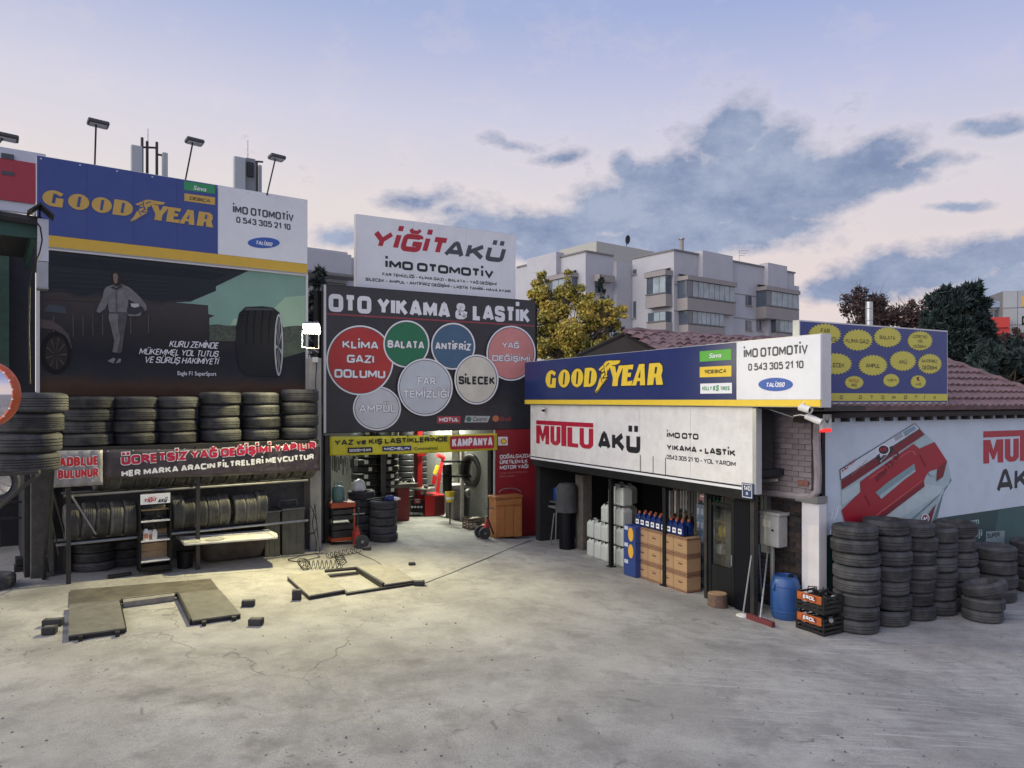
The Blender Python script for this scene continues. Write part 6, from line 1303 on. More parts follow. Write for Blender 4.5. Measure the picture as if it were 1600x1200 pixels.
# wire crate and cabinet
def crate(fr, x0, x1, yb, o, h, dep, label, m, loc=None, z=None, group=None, zs=None):
    s0, s1 = fr.S(x0,o), fr.S(x1,o); z = z if z is not None else gz(fr, x0, o)
    t = Thing('crate', label, 'crate', fr.W((s0+s1)/2, z, o-dep/2), group)
    t.part('bottom', MB().fbox(fr, s0, s1, z, z+.012, o-dep, o), m)
    nr = 4
    for k in range(nr):
        za = z+.02+(h-.05)*k/(nr-1)*1.0; zb_ = za+.028
        for nm_, a, b_, c_, d_ in (('f', s0, s1, o-.012, o), ('b', s0, s1, o-dep, o-dep+.012), ('l', s0, s0+.012, o-dep+.013, o-.013), ('r', s1-.012, s1, o-dep+.013, o-.013)): t.part('slat', MB().fbox(fr, a, b_, za, zb_, c_, d_), m)
    for a in (s0, s1-.02):
        for c_ in (o-.021, o-dep+.001): t.part('corner_post', MB().fbox(fr, a+.001, a+.019, z, z+h, c_, c_+.02), m)
    n = max(3, int((s1-s0)/.09))
    for k in range(1, n): t.part('upright', MB().fbox(fr, s0+(s1-s0)*k/n-.005, s0+(s1-s0)*k/n+.005, z+.01, z+h-.02, o-.018, o-.013), m)
    return t
t = crate(B, 732, 757, 828, frame_at(B, 735, 828)[1], .26, .34, 'brown slatted crate of scraps inside the doorway, before the cabinet', mat('crate_brown', (.075,.045,.035), .6, var=.3))
o = frame_at(B, 735, 828)[1]; c = B.W(B.S(743,o-.2), gz(B,743,o)+.24, o-.2); lump('paper_scrap', 'pale crumpled paper lying in the brown slatted crate', 'paper', c, .15, .08, .035, mat('pale_paper', (.5,.47,.38), .7), 12)
p_, o = frame_at(B, 797, 842)
t = Thing('cabinet', 'orange-brown wooden cabinet standing before the red advert panel', 'cabinet', p_)
fb(t, 'carcass', B, 775, 816, 780, 841, o-.01, .34, wood, bevel=.004); fb(t, 'top', B, 773.5, 817, 776.5, 780, o+.01, .38, wood, bevel=.004)
for x0, x1, y0, y1 in ((776.5,815,782.5,790),(776.5,788.7,792,839),(789.6,802,792,839),(802.9,815,792,839)): fb(t, 'door_panel', B, x0, x1, y0, y1, o+.004, .013, mat('orange_wood_light', (.36,.15,.05), .45, var=.2, scale=5))
# clutter boxes on the workshop back wall
for k in range(14):
    x_ = 520+k*3.2; c = B.P(x_, 712+random.uniform(-3,5), -1.6-.05*k); solo('hanging_tool', f'dark tool hanging inside the doorway above the gas cylinder, {ORD[k]} from the left', 'tool', MB().tube([c, c-Vector((0,0,random.uniform(.15,.4)))], random.uniform(.012,.03), 6), random.choice([blackm, steel_dk, steel]), c, 'tools hanging inside the doorway')
for k, x_ in enumerate((548, 670, 716)):
    o = [-2.2,-4.2,-3.2][k]; c = B.W(B.S(x_,o), zlint+.22, o); t = Thing('ceiling_lamp', f'{["left","middle","right"][k]} tube lamp under the workshop ceiling', 'lamp', c, 'tube lamps in the workshop')
    t.part('body', MB().obox(c, B.u3*.5, B.n3*.05, (0,0,.02)), white2); t.part('tube', MB().tube([c-B.u3*.48-Vector((0,0,.035)), c+B.u3*.48-Vector((0,0,.035))], .015, 8), (em2 := MATS.get('lit_tube') or mat('lit_tube', (.95,1,.88), .4, var=0, emit=9)))
    l = bpy.data.lights.new('tube_light', 'AREA'); l.energy = [80,150,200][k]; l.shape = 'RECTANGLE'; l.size = 1.0; l.size_y = .1; l.color = (.97,1,.82)
    lo = link('tube_light', l, t.e, (0,0,-.06), (0,0,B.rz))
# ------------------------------------------------------------------ right-hand shop front
canm = mat('canister_plastic', (.50,.53,.50), .35, var=.06, dirt=(.33,.35,.32), dcov=.3)
def can(fr, px, o, z, label, w=.235, h=.385, d=.24):
    s = fr.S(px, o); t = Thing('canister', label, 'canister', fr.W(s, z, o), 'white plastic canisters stacked before the shop')
    t.part('body', MB().fbox(fr, s-w/2, s+w/2, z, z+h*.80, o-d/2, o+d/2), canm, bevel=.028)
    vs = [fr.W(s+i*w/2*f, zz, o+j*d/2*f) for zz, f in ((z+h*.78, .90), (z+h*.92, .62)) for i, j in ((-1,-1),(1,-1),(1,1),(-1,1))]
    t.part('shoulder', MB().add(vs, [(0,1,2,3),(7,6,5,4)]+[(k,(k+1)%4,(k+1)%4+4,k+4) for k in range(4)]), canm, bevel=.01)
    t.part('handle', MB().tube([fr.W(s, z+h*.85, o-d*.30), fr.W(s, z+h*.985, o-d*.18), fr.W(s, z+h*.985, o+d*.08), fr.W(s, z+h*.90, o+d*.14)], .014, 6), canm)
    t.part('cap', MB().lathe([(.0001,0),(.032,0),(.032,.045),(.0001,.045)], 14, fr.W(s-.0, z+h*.87, o+d*.24)), blackm)
cols = [(929,2,'first'),(940.6,2,'second'),(951.5,3,'third'),(963,4,'fourth'),(975.5,4,'fifth')]
for px, n, nm_ in cols:
    o = -.32; g_ = gz(C, px, o)
    for k in range(n): can(C, px, o, g_+.387*k+.001, f'white canister in the {nm_} front column from the left, {["at the bottom","second up","third up","at the top"][k]}')
for px, n, nm_ in ((958,3,'left'),(970,4,'middle'),(983,4,'right')):
    o = -.60; g_ = gz(C, px, o)
    for k in range(n): can(C, px, o, g_+.387*k+.001, f'white canister in the {nm_} column of the back row, {["at the bottom","second up","third up","at the top"][k]}')
blb = mat('carton_blue', (.022,.05,.20), .5, var=.1); ylw = mat('carton_orange', (.65,.36,.03), .5); pale = mat('carton_pale', (.45,.50,.60), .5)
def box3(fr, s0, s1, z0, z1, o0, o1, name, label, cat, m, group): 
    t = Thing(name, label, cat, fr.W((s0+s1)/2, z0, (o0+o1)/2), group); t.part('body', MB().fbox(fr, s0, s1, z0, z1, o0, o1), m, bevel=.004); return t
s0, s1 = C.S(976,.1), C.S(994,.1); g_ = gz(C, 985, .1); hb = .30
for k in range(3):
    z0 = g_+.002+k*(hb+.004); t = box3(C, s0+.03*k*0, s1, z0, z0+hb, -.14, .12, 'oil_carton', f'blue carton with an orange oval, {["lowest","middle","topmost"][k]} of the three beside the canisters', 'box', blb, 'blue oil cartons beside the canisters')
    if k: t.part('printed_oval', MB().prism([C.W(s0+(s1-s0)*(.62+.22*math.cos(a)), z0+hb*(.50+.42*math.sin(a)), .121) for a in [2*math.pi*i/20 for i in range(20)]], C.n3*.002), ylw)
    t.part('printed_patch', MB().fbox(C, s0+.02, s0+(s1-s0)*.38, z0+hb*.72, z0+hb*.95, .12, .1225), pale)
kraft = mat('kraft_cardboard', (.37,.235,.125), .75, var=.10, scale=5, rnd=.06); bandm = mat('maroon_band', (.09,.022,.025), .6)
edges = [994.6, 1012.4, 1031.5, 1052, 1073.5]; cb = .305
def carton(fr, s0, s1, z0, o1, label, dep=.30):
    t = box3(fr, s0+.004, s1-.004, z0, z0+cb-.006, o1-dep, o1, 'cardboard_carton', label, 'carton', kraft, 'cardboard cartons before the shop')
    for f0, f1 in ((.035,.075),(.12,.145),(.86,.885),(.925,.965)):
        t.part('printed_band', MB().fbox(fr, s0+.006, s1-.006, z0+cb*f0, z0+cb*f1, o1, o1+.002), bandm)
        t.part('printed_band', MB().fbox(fr, s1-.0035, s1-.0018, z0+cb*f0, z0+cb*f1, o1-dep+.004, o1-.003), bandm)
    t.part('printed_mark', MB().fbox(fr, s0+(s1-s0)*.36, s0+(s1-s0)*.66, z0+cb*.50, z0+cb*.57, o1, o1+.002), mat('brown_print', (.09,.05,.03), .6)); t.part('printed_mark', MB().fbox(fr, s0+(s1-s0)*.3, s0+(s1-s0)*.6, z0+cb*.64, z0+cb*.655, o1, o1+.002), mat('brown_print', (.09,.05,.03)))
    return t
for i in range(4):
    a, b_ = C.S(edges[i],0), C.S(edges[i+1],0)
    for k in range(3): carton(C, a, b_, gz(C,1040,0)+.002+k*cb, 0, f'brown carton, {["bottom","middle","top"][k]} row, {ORD[i]} from the canisters')
topz = gz(C,1040,0)+.002+3*cb
blq = mat('screenwash_blue', (.008,.03,.15), .2, var=.15, trans=.25); orc = mat('orange_cap', (.32,.09,.04), .4)
nb = 11; a, b_ = C.S(999,-.07), C.S(1084,-.07)
for k in range(nb):
    s = a+(b_-a)*k/(nb-1); z = topz if s < C.S(1073.5,0)-.08 else topz-.001
    if s > C.S(1073,0)-.07: continue
    for rr, o in enumerate((-.08, -.22)):
        h, w = .27, .135; t = Thing('screenwash_bottle', f'blue screenwash bottle on the cartons, {ORD[k]} from the left in the {["front","back"][rr]} row', 'bottle', C.W(s, z, o), 'blue bottles standing on the cartons')
        t.part('body', MB().fbox(C, s-w/2, s+w/2, z, z+h*.66, o-.055, o+.055), blq, bevel=.022)
        vs = [C.W(s+i*w/2*f, zz, o+j*.055*f) for zz, f in ((z+h*.64, .86), (z+h*.86, .30)) for i, j in ((-1,-1),(1,-1),(1,1),(-1,1))]
        t.part('shoulder', MB().add(vs, [(0,1,2,3),(7,6,5,4)]+[(q,(q+1)%4,(q+1)%4+4,q+4) for q in range(4)]), blq)
        t.part('cap', MB().lathe([(.0001,0),(.024,0),(.024,.04),(.0001,.04)], 12, C.W(s, z+h*.85, o)), orc)
        if rr == 0: t.part('paper_label', MB().fbox(C, s-.045, s+.04, z+.04, z+.125, o+.0555, o+.0575), white_p); t.part('label_mark', MB().fbox(C, s-.03, s+.02, z+.07, z+.10, o+.058, o+.059), grey_p)
# pack column behind the cartons, door, panels
fbC = lambda *a, **k: fb(*a, **k)
wr = mat('shrink_wrap', (.14,.19,.25), .25, var=.45, scale=18)
for k in range(6):
    o = -.55; s0, s1 = C.S(1088,o), C.S(1100,o); z0 = gz(C,1095,o)+k*.235
    t = box3(C, s0, s1, z0+.002, z0+.232, o-.25, o, 'wrapped_pack', f'shrink-wrapped pack of grey-blue jugs behind the cartons, {ORD[k]} from the floor', 'pack', wr, 'shrink-wrapped packs behind the cartons')
    for q in range(2): t.part('jug_label', MB().fbox(C, s0+(s1-s0)*(.1+.5*q), s0+(s1-s0)*(.4+.5*q), z0+.06, z0+.16, o, o+.004), mat('pale_wrap_label', (.32,.36,.42), .4, var=.3))
t = Thing('glass_door', 'black framed shop door with a glass upper half at the right of the shop front', 'door', C.W(C.S(1125,-.1), gz(C,1125,-.1), -.1))
o = -.08
fb(t, 'door_jamb', C, 1100, 1104, 772, 935, o, .08, steel_dk, xref=1104); fb(t, 'door_stile', C, 1107, 1111, 780, 930, o-.02, .05, blackm, xref=1110); fb(t, 'door_stile', C, 1142, 1147, 784, 950, o-.02, .05, blackm, xref=1146)
fb(t, 'lower_panel', C, 1111.2, 1141.8, 886, 942, o-.03, .04, blackm, xref=1130); fb(t, 'top_rail', C, 1111.2, 1141.8, 787, 792, o-.03, .04, blackm, xref=1130)
s0, s1 = C.S(1111.2,o), C.S(1141.8,o); t.part('pane', MB().fbox(C, s0, s1, C.Z(1130,885.5,o), C.Z(1130,792.5,o), o-.05, o-.044), glass)
t.part('handle', MB().tube([C.P(1143,868,o+.0), C.P(1143,868,o+.05), C.P(1143,884,o+.05), C.P(1143,884,o)], .01, 6), steel)
t = Thing('side_panel', 'tall black panel between the shop door and the brick side wall', 'panel', C.W(C.S(1162,-.1), gz(C,1162,-.1), -.1))
t.part('panel', MB().fbox(C, C.S(1147.5,-.06), C.S(1171,-.06), gz(C,1160,0), zc+.5, -.1, -.06), mat('near_black_panel', (.004,.005,.009), .4, spec=.2)); t.part('edge_post', MB().fbox(C, C.S(1172,-.02), C.S(1178,-.02), gz(C,1160,0), zc+.5, -.1, -.02), steel_dk)
# goods inside
shelfw = mat('shelf_wood', (.33,.23,.13), .6); rng = random.Random(5)
t = Thing('shop_shelf', 'wooden shelf unit inside the shop behind the door glass', 'shelf', C.W(C.S(1120,-1.1), gz(C,1120,-1.1), -1.2))
o = -1.0; 
for y_ in (795, 813, 841, 862): fb(t, 'board', C, 1052, 1150, y_, y_+1.6, o, .35, shelfw, xref=1120)
for x_ in (1052, 1085, 1128, 1149): fb(t, 'divider', C, x_, x_+1.4, 768, 925, o-.01, .33, shelfw, xref=1120)
tealb = mat('teal_bottle', (.03,.13,.16), .3); pal = [tealb, mat('slate_bottle', (.10,.14,.18), .35), mat('pale_bottle', (.4,.45,.48), .4), mat('green_bottle', (.02,.12,.06), .35)]
for r_, y_ in enumerate((795, 813)):
    for k in range(16):
        px = 1056+k*5.8; h = rng.uniform(.19,.24); s = C.S(px, o-.05); z = C.Z(1120, y_, o)
        mb = MB().lathe([(.0001,0),(.035,0),(.037,.02),(.037,h*.65),(.014,h*.82),(.014,h),(.0001,h)], 12, C.W(s, z, o-.08)); solo('shelf_bottle', f'small dark bottle on the {["upper","lower"][r_]} shelf behind the glass, {ORD[k]} from the left', 'bottle', mb, rng.choice(pal), C.W(s, z, o-.08), 'small bottles on the shop shelves', smooth=True)
for k in range(3):
    lump('yellow_bag', f'yellow packet on the shelf behind the door glass, {["left","middle","right"][k]} of three', 'packet', C.P(1132+k*6, 832, -1.1), .10, .08, .13, mat('yellow_packet', (.65,.48,.04), .4, var=.3, scale=20), 20+k)
for k in range(4):
    s = C.S(1112+k*9, -.9); z = C.Z(1120, 862, -1.0); solo('parcel', f'brown and white parcel on the lowest shelf behind the glass, {ORD[k]} from the left', 'parcel', MB().fbox(C, s-.07, s+.08, z, z+.10+.05*(k%2), -1.15, -.92), [kraft, white2, shelfw, pale][k], C.W(s, z, -1), 'parcels behind the door glass', bevel=.005)
for k in range(13):
    px = 1046+k*4.4; c = C.P(px, 775, -.9); h = rng.uniform(.22,.5)
    t = solo('hanging_pack', f'narrow grey packet hanging at the top of the shop front, {ORD[k]} from the left', 'packet', MB().fbox(C, C.S(px,-.9)-.025, C.S(px,-.9)+.025, c.z-h, c.z+.1, -.93, -.9), rng.choice([mat('grey_packet', (.28,.28,.27), .5, var=.4), mat('dark_packet', (.10,.10,.10), .5), mat('pale_packet', (.45,.44,.40), .5)]), c, 'packets hanging in the shop front')
t = Thing('price_sign', 'small pink and white notice hanging in the shop window', 'notice', C.P(1098, 778, -.5)); fb(t, 'card', C, 1093, 1104, 771.5, 781, -.5, .01, mat('notice_pink', (.5,.22,.24), .6)); fb(t, 'printed_stripe', C, 1094, 1103, 774, 776, -.498, .003, white_p)
# dark jars and shelf in the middle of the front
for k in range(12):
    c = C.P(888+ (k%3)*9, 800+(k//3)*14, -1.3); solo('dark_box', f'dark box on the unlit shelf behind the brown pillar, row {["one","two","three","four"][k//3]}, {["left","middle","right"][k%3]}', 'box', MB().fbox(C, C.S(888+(k%3)*9,-1.3)-.12, C.S(888+(k%3)*9,-1.3)+.12, c.z-.05, c.z+.06, -1.5, -1.3), rng.choice([steel_dk, mat('brown_box', (.07,.05,.04), .7), mat('grey_box', (.09,.09,.09), .6)]), c, 'dark boxes on the unlit shelf')
# covered stand, drum and table at the left end of the shop
o = -.35; g_ = gz(C, 872, o)
t = Thing('metal_table', 'narrow metal table at the far left end of the shop front', 'table', C.W(C.S(855,o), g_, o))
s0, s1 = C.S(838,o), C.S(871,o); zt_ = C.Z(850, 780, o)
t.part('table_top', MB().fbox(C, s0, s1, zt_-.03, zt_, o-.4, o), steel)
for a in (s0+.05, s1-.08):
    for oo in (-.03, -.37): t.part('leg', MB().tube([C.W(a, zt_-.03, o+oo), C.W(a-.05, g_, o+oo)], .018, 6), steel)
c = C.W(C.S(860,o), zt_, o-.2)
t = Thing('blue_drum', 'small blue plastic drum on the narrow metal table', 'drum', c); t.part('body', MB().lathe([(.0001,0),(.10,0),(.115,.03),(.115,.26),(.09,.30),(.0001,.30)], 24, c), mat('drum_blue', (.015,.05,.24), .4), smooth=True); t.part('cap', MB().lathe([(.0001,.30),(.03,.30),(.03,.33),(.0001,.33)], 12, c+Vector((.04,0,0))), blackm)
o = -.2; c = C.W(C.S(886,o), gz(C,886,o), o)
t = Thing('covered_stand', 'tall stand wrapped in a charcoal cloth cover before the dark shop', 'covered stand', c)
z0, z1 = C.Z(886, 800, o), C.Z(886, 754, o); mb = MB(); prof = [(.20,0),(.25,.02),(.24,.10),(.225,.3),(.23,.6),(.225,.85),(.17,.97),(.05,1.0),(.0001,1.0)]
for (r, f) in prof:
    for j in range(28): a = 2*math.pi*j/28; rr = r*(1+.05*mnoise.noise(Vector((math.cos(a)*2, math.sin(a)*2, f*3)))+.03*math.sin(a*9+f*4)); mb.v.append(Vector((c.x+rr*math.cos(a), c.y+rr*math.sin(a), z0+(z1-z0)*f)))
mb.f = [(i*28+j, i*28+(j+1)%28, (i+1)*28+(j+1)%28, (i+1)*28+j) for i in range(len(prof)-1) for j in range(28)]
t.part('cloth_cover', mb, mat('charcoal_cloth', (.045,.048,.052), .85, var=.3, bump=.4, bscale=20), smooth=True)
t.part('side_shelf', MB().fbox(C, C.S(866,o), C.S(880,o), z0+.05, z0+.08, o-.1, o+.15), steel)
t.part('barrel', cyl(.17, z0-c.z, c), mat('near_black_panel', (.008,.009,.013)))
t.part('leg', MB().tube([C.P(866,802,o+.1), C.W(C.S(860,o+.1), c.z, o+.1)], .018, 6), steel)
# ------------------------------------------------------------------ along the brick wall
p_ = Gc(1121, 951, .14)
t = Thing('tree_stump', 'short sawn log standing on the ground before the shop door', 'log', p_)
mb = MB(); 
for (h, f) in ((0,1.03),(.10,1.0),(.21,1.0)):
    for j in range(28): a = 2*math.pi*j/28; r = .145*f*(1+.04*mnoise.noise(Vector((math.cos(a)*3, math.sin(a)*3, h*4)))); mb.v.append(p_+Vector((r*math.cos(a), r*math.sin(a), h)))
mb.f = [(i*28+j, i*28+(j+1)%28, (i+1)*28+(j+1)%28, (i+1)*28+j) for i in range(2) for j in range(28)]
t.part('bark', mb, mat('log_bark', (.13,.085,.06), .95, var=.4, scale=14, bump=1), smooth=True); t.part('cut_top', MB().lathe([(.0001,.216),(.05,.217),(.10,.216),(.140,.213),(.140,.205)], 28, p_), mat('cut_wood', (.42,.27,.15), .8, var=.3, scale=12, bump=.4)); 
for r in (.04,.075,.11): t.part('growth_ring', MB().lathe([(r,.2165),(r+.006,.2185),(r+.012,.2165)], 28, p_), mat('ring_brown', (.22,.13,.07), .8))
def pole_tool(name, label, cat, a, b_, r, m, head=None, headm=None, group=None):
    t = Thing(name, label, cat, b_, group); t.part('handle', MB().tube([a, b_], r, 8), m)
    if head: t.part('head', head, headm, bevel=.008)
    return t
b1 = C.W(C.S(1161,.14), .01, .14); m1 = MB().lathe([(.0001,0),(.11,0),(.10,.03),(.03,.05),(.0001,.05)], 20, b1)
pole_tool('mop', 'white round mop leaning on the black panel, left of the brooms', 'mop', C.P(1174,868,.06), b1+Vector((0,0,.04)), .012, galv, m1, mat('mop_white', (.6,.6,.56), .8, bump=1))
pole_tool('broom_stick', 'plain blue-grey stick leaning between the mop and the red broom', 'stick', E.P(1186,850,.12), G(1191,950), .013, mat('blue_grey_stick', (.16,.20,.27), .5))
b2 = C.W(C.S(1188,.16), .01, .16); hx = C.u3; hy = C.n3
pole_tool('push_broom', 'wide push broom with a red and blue head leaning on the meter box', 'broom', E.P(1200,858,.16), b2+Vector((0,0,.06)), .013, galv, MB().obox(b2+Vector((0,0,.045)), hx*.24, hy*.035, (0,0,.04)), mat('broom_red', (.13,.025,.03), .8))
t = Thing('meter_box', 'grey electric meter box on the dark brick wall above the blue barrel', 'meter box', E.P(1201,855,.1))
gb = mat('meter_grey', (.40,.40,.39), .5, var=.08, dirt=(.24,.23,.21), dcov=.4)
fb(t, 'box', E, 1187, 1216, 802, 850, .24, .2, gb, bevel=.012); fb(t, 'lid', E, 1186, 1217, 797.5, 802, .26, .24, gb, bevel=.01); fb(t, 'door_panel', E, 1189, 1214, 806, 847, .246, .006, gb); fb(t, 'window', E, 1191, 1203, 811, 822, .252, .006, mat('meter_pale', (.55,.55,.50), .4)); fb(t, 'keyhole', E, 1205, 1208.5, 827, 830, .252, .006, blackm)
fb(t, 'upper_duct', E, 1188.5, 1192.5, 764, 798, .12, .1, steel); fb(t, 'upper_duct', E, 1194, 1198, 764, 798, .12, .1, steel); fb(t, 'lower_duct', E, 1189, 1202, 850, 862, .1, .08, gb); t.part('conduit', MB().tube([E.P(1207,852,.1), Vector((E.P(1207,852,.1).x, E.P(1207,852,.1).y, .02))], .035, 10), mat('conduit_grey', (.30,.32,.32), .5, .3))
t = Thing('wall_bracket', 'dark steel arms under the pale bricks behind the white sign', 'bracket', E.P(1200,752,.1))
t.part('arm', MB().tube([E.P(1178,752,.35), E.P(1216,750,.2)], .03, 4), steel); t.part('arm', MB().tube([E.P(1180,690,.4), E.P(1192,742,.25)], .018, 6), steel); t.part('drip_cable', MB().tube([E.P(1205,775,.1), E.P(1216,792,.06), E.P(1232,803,.05), E.P(1250,808,.05)], .007, 5), blackm)
p_ = Gc(1227, 971, .2)
t = Thing('blue_barrel', 'blue plastic barrel standing against the dark brick wall', 'barrel', p_)
bl = mat('barrel_blue', (.025,.085,.26), .4, var=.12, dirt=(.06,.10,.18), dcov=.4)
t.part('body', MB().lathe([(.0001,0),(.175,0),(.195,.04),(.21,.20),(.212,.34),(.205,.50),(.18,.585),(.165,.60),(.165,.62),(.15,.625),(.15,.60),(.0001,.60)], 36, p_), bl, smooth=True)
for h in (.12, .48): t.part('hoop', MB().lathe([(.20,h-.012),(.213,h),(.20,h+.012)], 36, p_), bl, smooth=True)
t.part('bung', MB().lathe([(.0001,.60),(.035,.60),(.035,.64),(.0001,.64)], 14, p_+Vector((.07,-.03,0))), blackm); t.part('side_handle', MB().tube([p_+Vector((-.19,-.08,.42)), p_+Vector((-.22,-.10,.46)), p_+Vector((-.19,-.08,.52))], .015, 6), bl)
cb_m = mat('crate_black', (.012,.012,.013), .4, dirt=(.05,.05,.05)); gp = G(1286, 995); oc = off(C, gp)
for k in range(2):
    t = crate(C, 1243, 1287, 0, oc, .23, .40, ['black plastic crate with an orange name strip, lower of the two before the tyre stacks','black plastic crate with an orange name strip, upper of the two before the tyre stacks'][k], cb_m, z=gp.z+k*.29, group='black plastic crates before the tyre stacks')
    s0, s1 = C.S(1246,oc), C.S(1284,oc); z0 = gp.z+k*.29+.13
    st = t.part('name_strip', MB().fbox(C, s0, s1, z0, z0+.11, oc+.004, oc+.008), mat('strip_orange', (.36,.085,.018), .5, var=.5, scale=14))
    t.part('printed_band', MB().fbox(C, s0+(s1-s0)*.2, s1-(s1-s0)*.2, z0+.025, z0+.085, oc+.0085, oc+.0095), mat('strip_maroon', (.12,.02,.015), .5), under=st)
    letter(t, C, 'EROL', 1256, 1275, 0, 1, white_p, oc+.011, .05) if False else None
    H_ = .05; mb = MB()
    for q, (vs, fs) in enumerate(stroke_text('EROL', (s1-s0)*.5, H_, .24, 0, .1)): mb.add([C.W(s0+(s1-s0)*.25+v[0], z0+.032+v[1], oc+.011+.0001*q) for v in vs], fs)
    t.part('lettering', mb, white_p, under=st)
    for j in range(7): a = C.W(s0+(s1-s0)*rng.random(), gp.z+k*.29+.16+rng.uniform(0,.09), oc-rng.uniform(.05,.35)); t.part('oily_scrap', MB().tube([a, a+Vector((rng.uniform(-.15,.15), rng.uniform(-.15,.15), rng.uniform(-.02,.05)))], rng.uniform(.015,.035), 7), rng.choice([blackm, steel_dk, steel]))
t.part('loop_handle', MB().tube([C.P(1262,925,oc-.3), C.P(1263,916,oc-.3), C.P(1276,917,oc-.3), C.P(1277,928,oc-.3)], .008, 6), blackm)
# alarm box and cameras
t = Thing('alarm_box', 'white alarm siren box with a glowing red light at the top of the advert wall', 'alarm', DW.P(1291,660,.05))
fb(t, 'case', DW, 1285, 1300, 646.5, 673, .12, .1, wb, bevel=.01); fb(t, 'red_lens', DW, 1285.5, 1299.5, 670, 675.5, .125, .1, mat('red_glow', (.8,.02,.02), .3, var=0, emit=1.2), bevel=.008); poly(t, DW, [(1289,652),(1292,658),(1296,652),(1294.5,660),(1292.5,662),(1290,659)], mat('alarm_green', (.05,.12,.08), .5), .122, name='printed_mark')
def camera_at(p, d, L_, r, label, m):
    t = Thing('security_camera', label, 'security camera', p, 'bullet cameras under the navy sign'); d = Vector(d).normalized()
    t.part('body', MB().tube([p-d*L_*.5, p+d*L_*.5], r, 16), m, smooth=True); t.part('lens', MB().tube([p+d*L_*.5, p+d*(L_*.5+.004)], r*.72, 16), blackm); t.part('hood', MB().tube([p-d*L_*.4+Vector((0,0,r*.25)), p+d*(L_*.5+.03)+Vector((0,0,r*.25))], r*1.06, 16, cap=False), m)
    t.part('arm', MB().tube([p-d*L_*.3, p-d*L_*.3+Vector((.05,.06,.08))], .012, 6), m)
camera_at(C.P(1257,639,.22), (.5,-1,-.25), .15, .042, 'round white camera under the yellow strip, upper of two at the sign corner', wb)
camera_at(C.P(1270,655,.12), (.75,-.8,-.45), .20, .038, 'long white camera pointing down, lower of two at the sign corner', wb)
t = Thing('security_camera', 'small dome camera at the top left of the white sign', 'security camera', C.P(849,641,.14)); c = C.P(849,637.5,.16); t.part('mount', MB().lathe([(.0001,0),(.05,0),(.05,-.03),(.0001,-.03)], 20, c), wb); t.part('dome', MB().lathe([(.042,-.03),(.038,-.06),(.02,-.08),(.0001,-.085)], 20, c), blackm, smooth=True)
t = Thing('conduit_bracket', 'thin steel bracket bar and cable under the right end of the navy sign', 'bracket', C.P(1225,645,-.1)); t.part('bar', MB().tube([C.P(1195,637,-.1), C.P(1240,652,-.2)], .012, 5), steel); t.part('cable', MB().tube([C.P(1240,650,.0), C.P(1250,648,.05), C.P(1262,650,.1)], .008, 5), wb)
# chimney pipe behind the blue roof sign
c = D(1358, 525, 13.2)
t = Thing('chimney_pipe', 'shiny steel chimney pipe with a flat cap above the blue roof sign', 'chimney', c-Vector((0,0,.6)))
t.part('pipe', MB().lathe([(.062,-.7),(.062,.62)], 20, c), galv, smooth=True)
for k in range(3): t.part('pipe_seam', MB().lathe([(.0625,.05+k*.22),(.067,.06+k*.22),(.0625,.07+k*.22)], 20, c), galv)
for a in (0.4, 2.5, 4.6): t.part('cap_strut', MB().tube([c+Vector((.055*math.cos(a), .055*math.sin(a), .62)), c+Vector((.055*math.cos(a), .055*math.sin(a), .74))], .008, 5), steel_dk)
t.part('cap', MB().lathe([(.0001,.76),(.02,.76),(.105,.735),(.105,.73),(.0001,.735)], 20, c), steel_dk)

# loose stones and crumbs on the concrete
mb = MB(); rg = random.Random(21)
for k in range(700):
    px, py = rg.uniform(-60, 1660), 870+rg.random()**.8*360
    p = G(px, py)
    if (p.x-CX)*CN.x+(p.y-CY)*CN.y < .1 and px < 1283: continue
    r = rg.choice((.003,.004,.005,.006,.009,.012)); vs = [p+Vector((rg.uniform(-1,1)*r, rg.uniform(-1,1)*r, rg.uniform(.2,1)*r)) for _ in range(3)]+[p+Vector((a*r*1.2, b*r*1.2, -.002)) for a, b in ((-1,-.6),(1,-.7),(.1,1.1))]
    mb.add(vs, [(0,1,2),(3,5,4),(0,3,4,1),(1,4,5,2),(2,5,3,0)])
gv = link('gravel', mb.mesh('gravel', mat('grit_stone', (.15,.145,.14), .9, var=.5, scale=3))); gv['kind'] = 'stuff'; gv['label'] = 'loose grit and small stones scattered over the concrete yard'; gv['category'] = 'gravel'
# ------------------------------------------------------------------ far buildings
stucco = mat('lilac_stucco', (.47,.47,.49), .85, var=.06, scale=.6, dirt=(.36,.37,.41), dscale=.4, dcov=.5); stucco2 = mat('taupe_render', (.30,.275,.26), .85, var=.08, scale=.7); trim_m = mat('dark_trim', (.20,.19,.19), .8)
gl_d = mat('window_glass', (.08,.10,.13), .12, spec=.8, var=.3, scale=.5); gl_l = mat('balcony_glass', (.30,.36,.38), .15, var=.35, scale=.9); glf = mat('window_frame_grey', (.12,.12,.125), .5)
AR = Frame(1053, 70, 2274); AL = Frame(1053, 70, -66, True)
t = Thing('apartment_building', 'long pale lilac apartment block with glazed balconies behind the shops', 'building', AR.W(4, 0, -6))
zr_ = AR.Z(1053, 391.5); L2 = -off(AR, AL.P(986, 400)) if False else 0
dl = (Vector((AL.P(988,400).x, AL.P(988,400).y))-AR.O).dot(AR.n)     # how far the left face runs back (negative)
sR = AR.S(1241)
t.part('right_block', MB().fbox(AR, 0, sR, -1, zr_, dl, 0), stucco)
Q = Vector(((915-800)/F*71, 71)); sQ, oQ = (Q-AR.O).dot(AR.u), (Q-AR.O).dot(AR.n)
BQ = Frame(915, 71, 2274); BL = Frame(915, 71, -66, True); zq = BQ.Z(915, 393.6); sE = BQ.S(958)
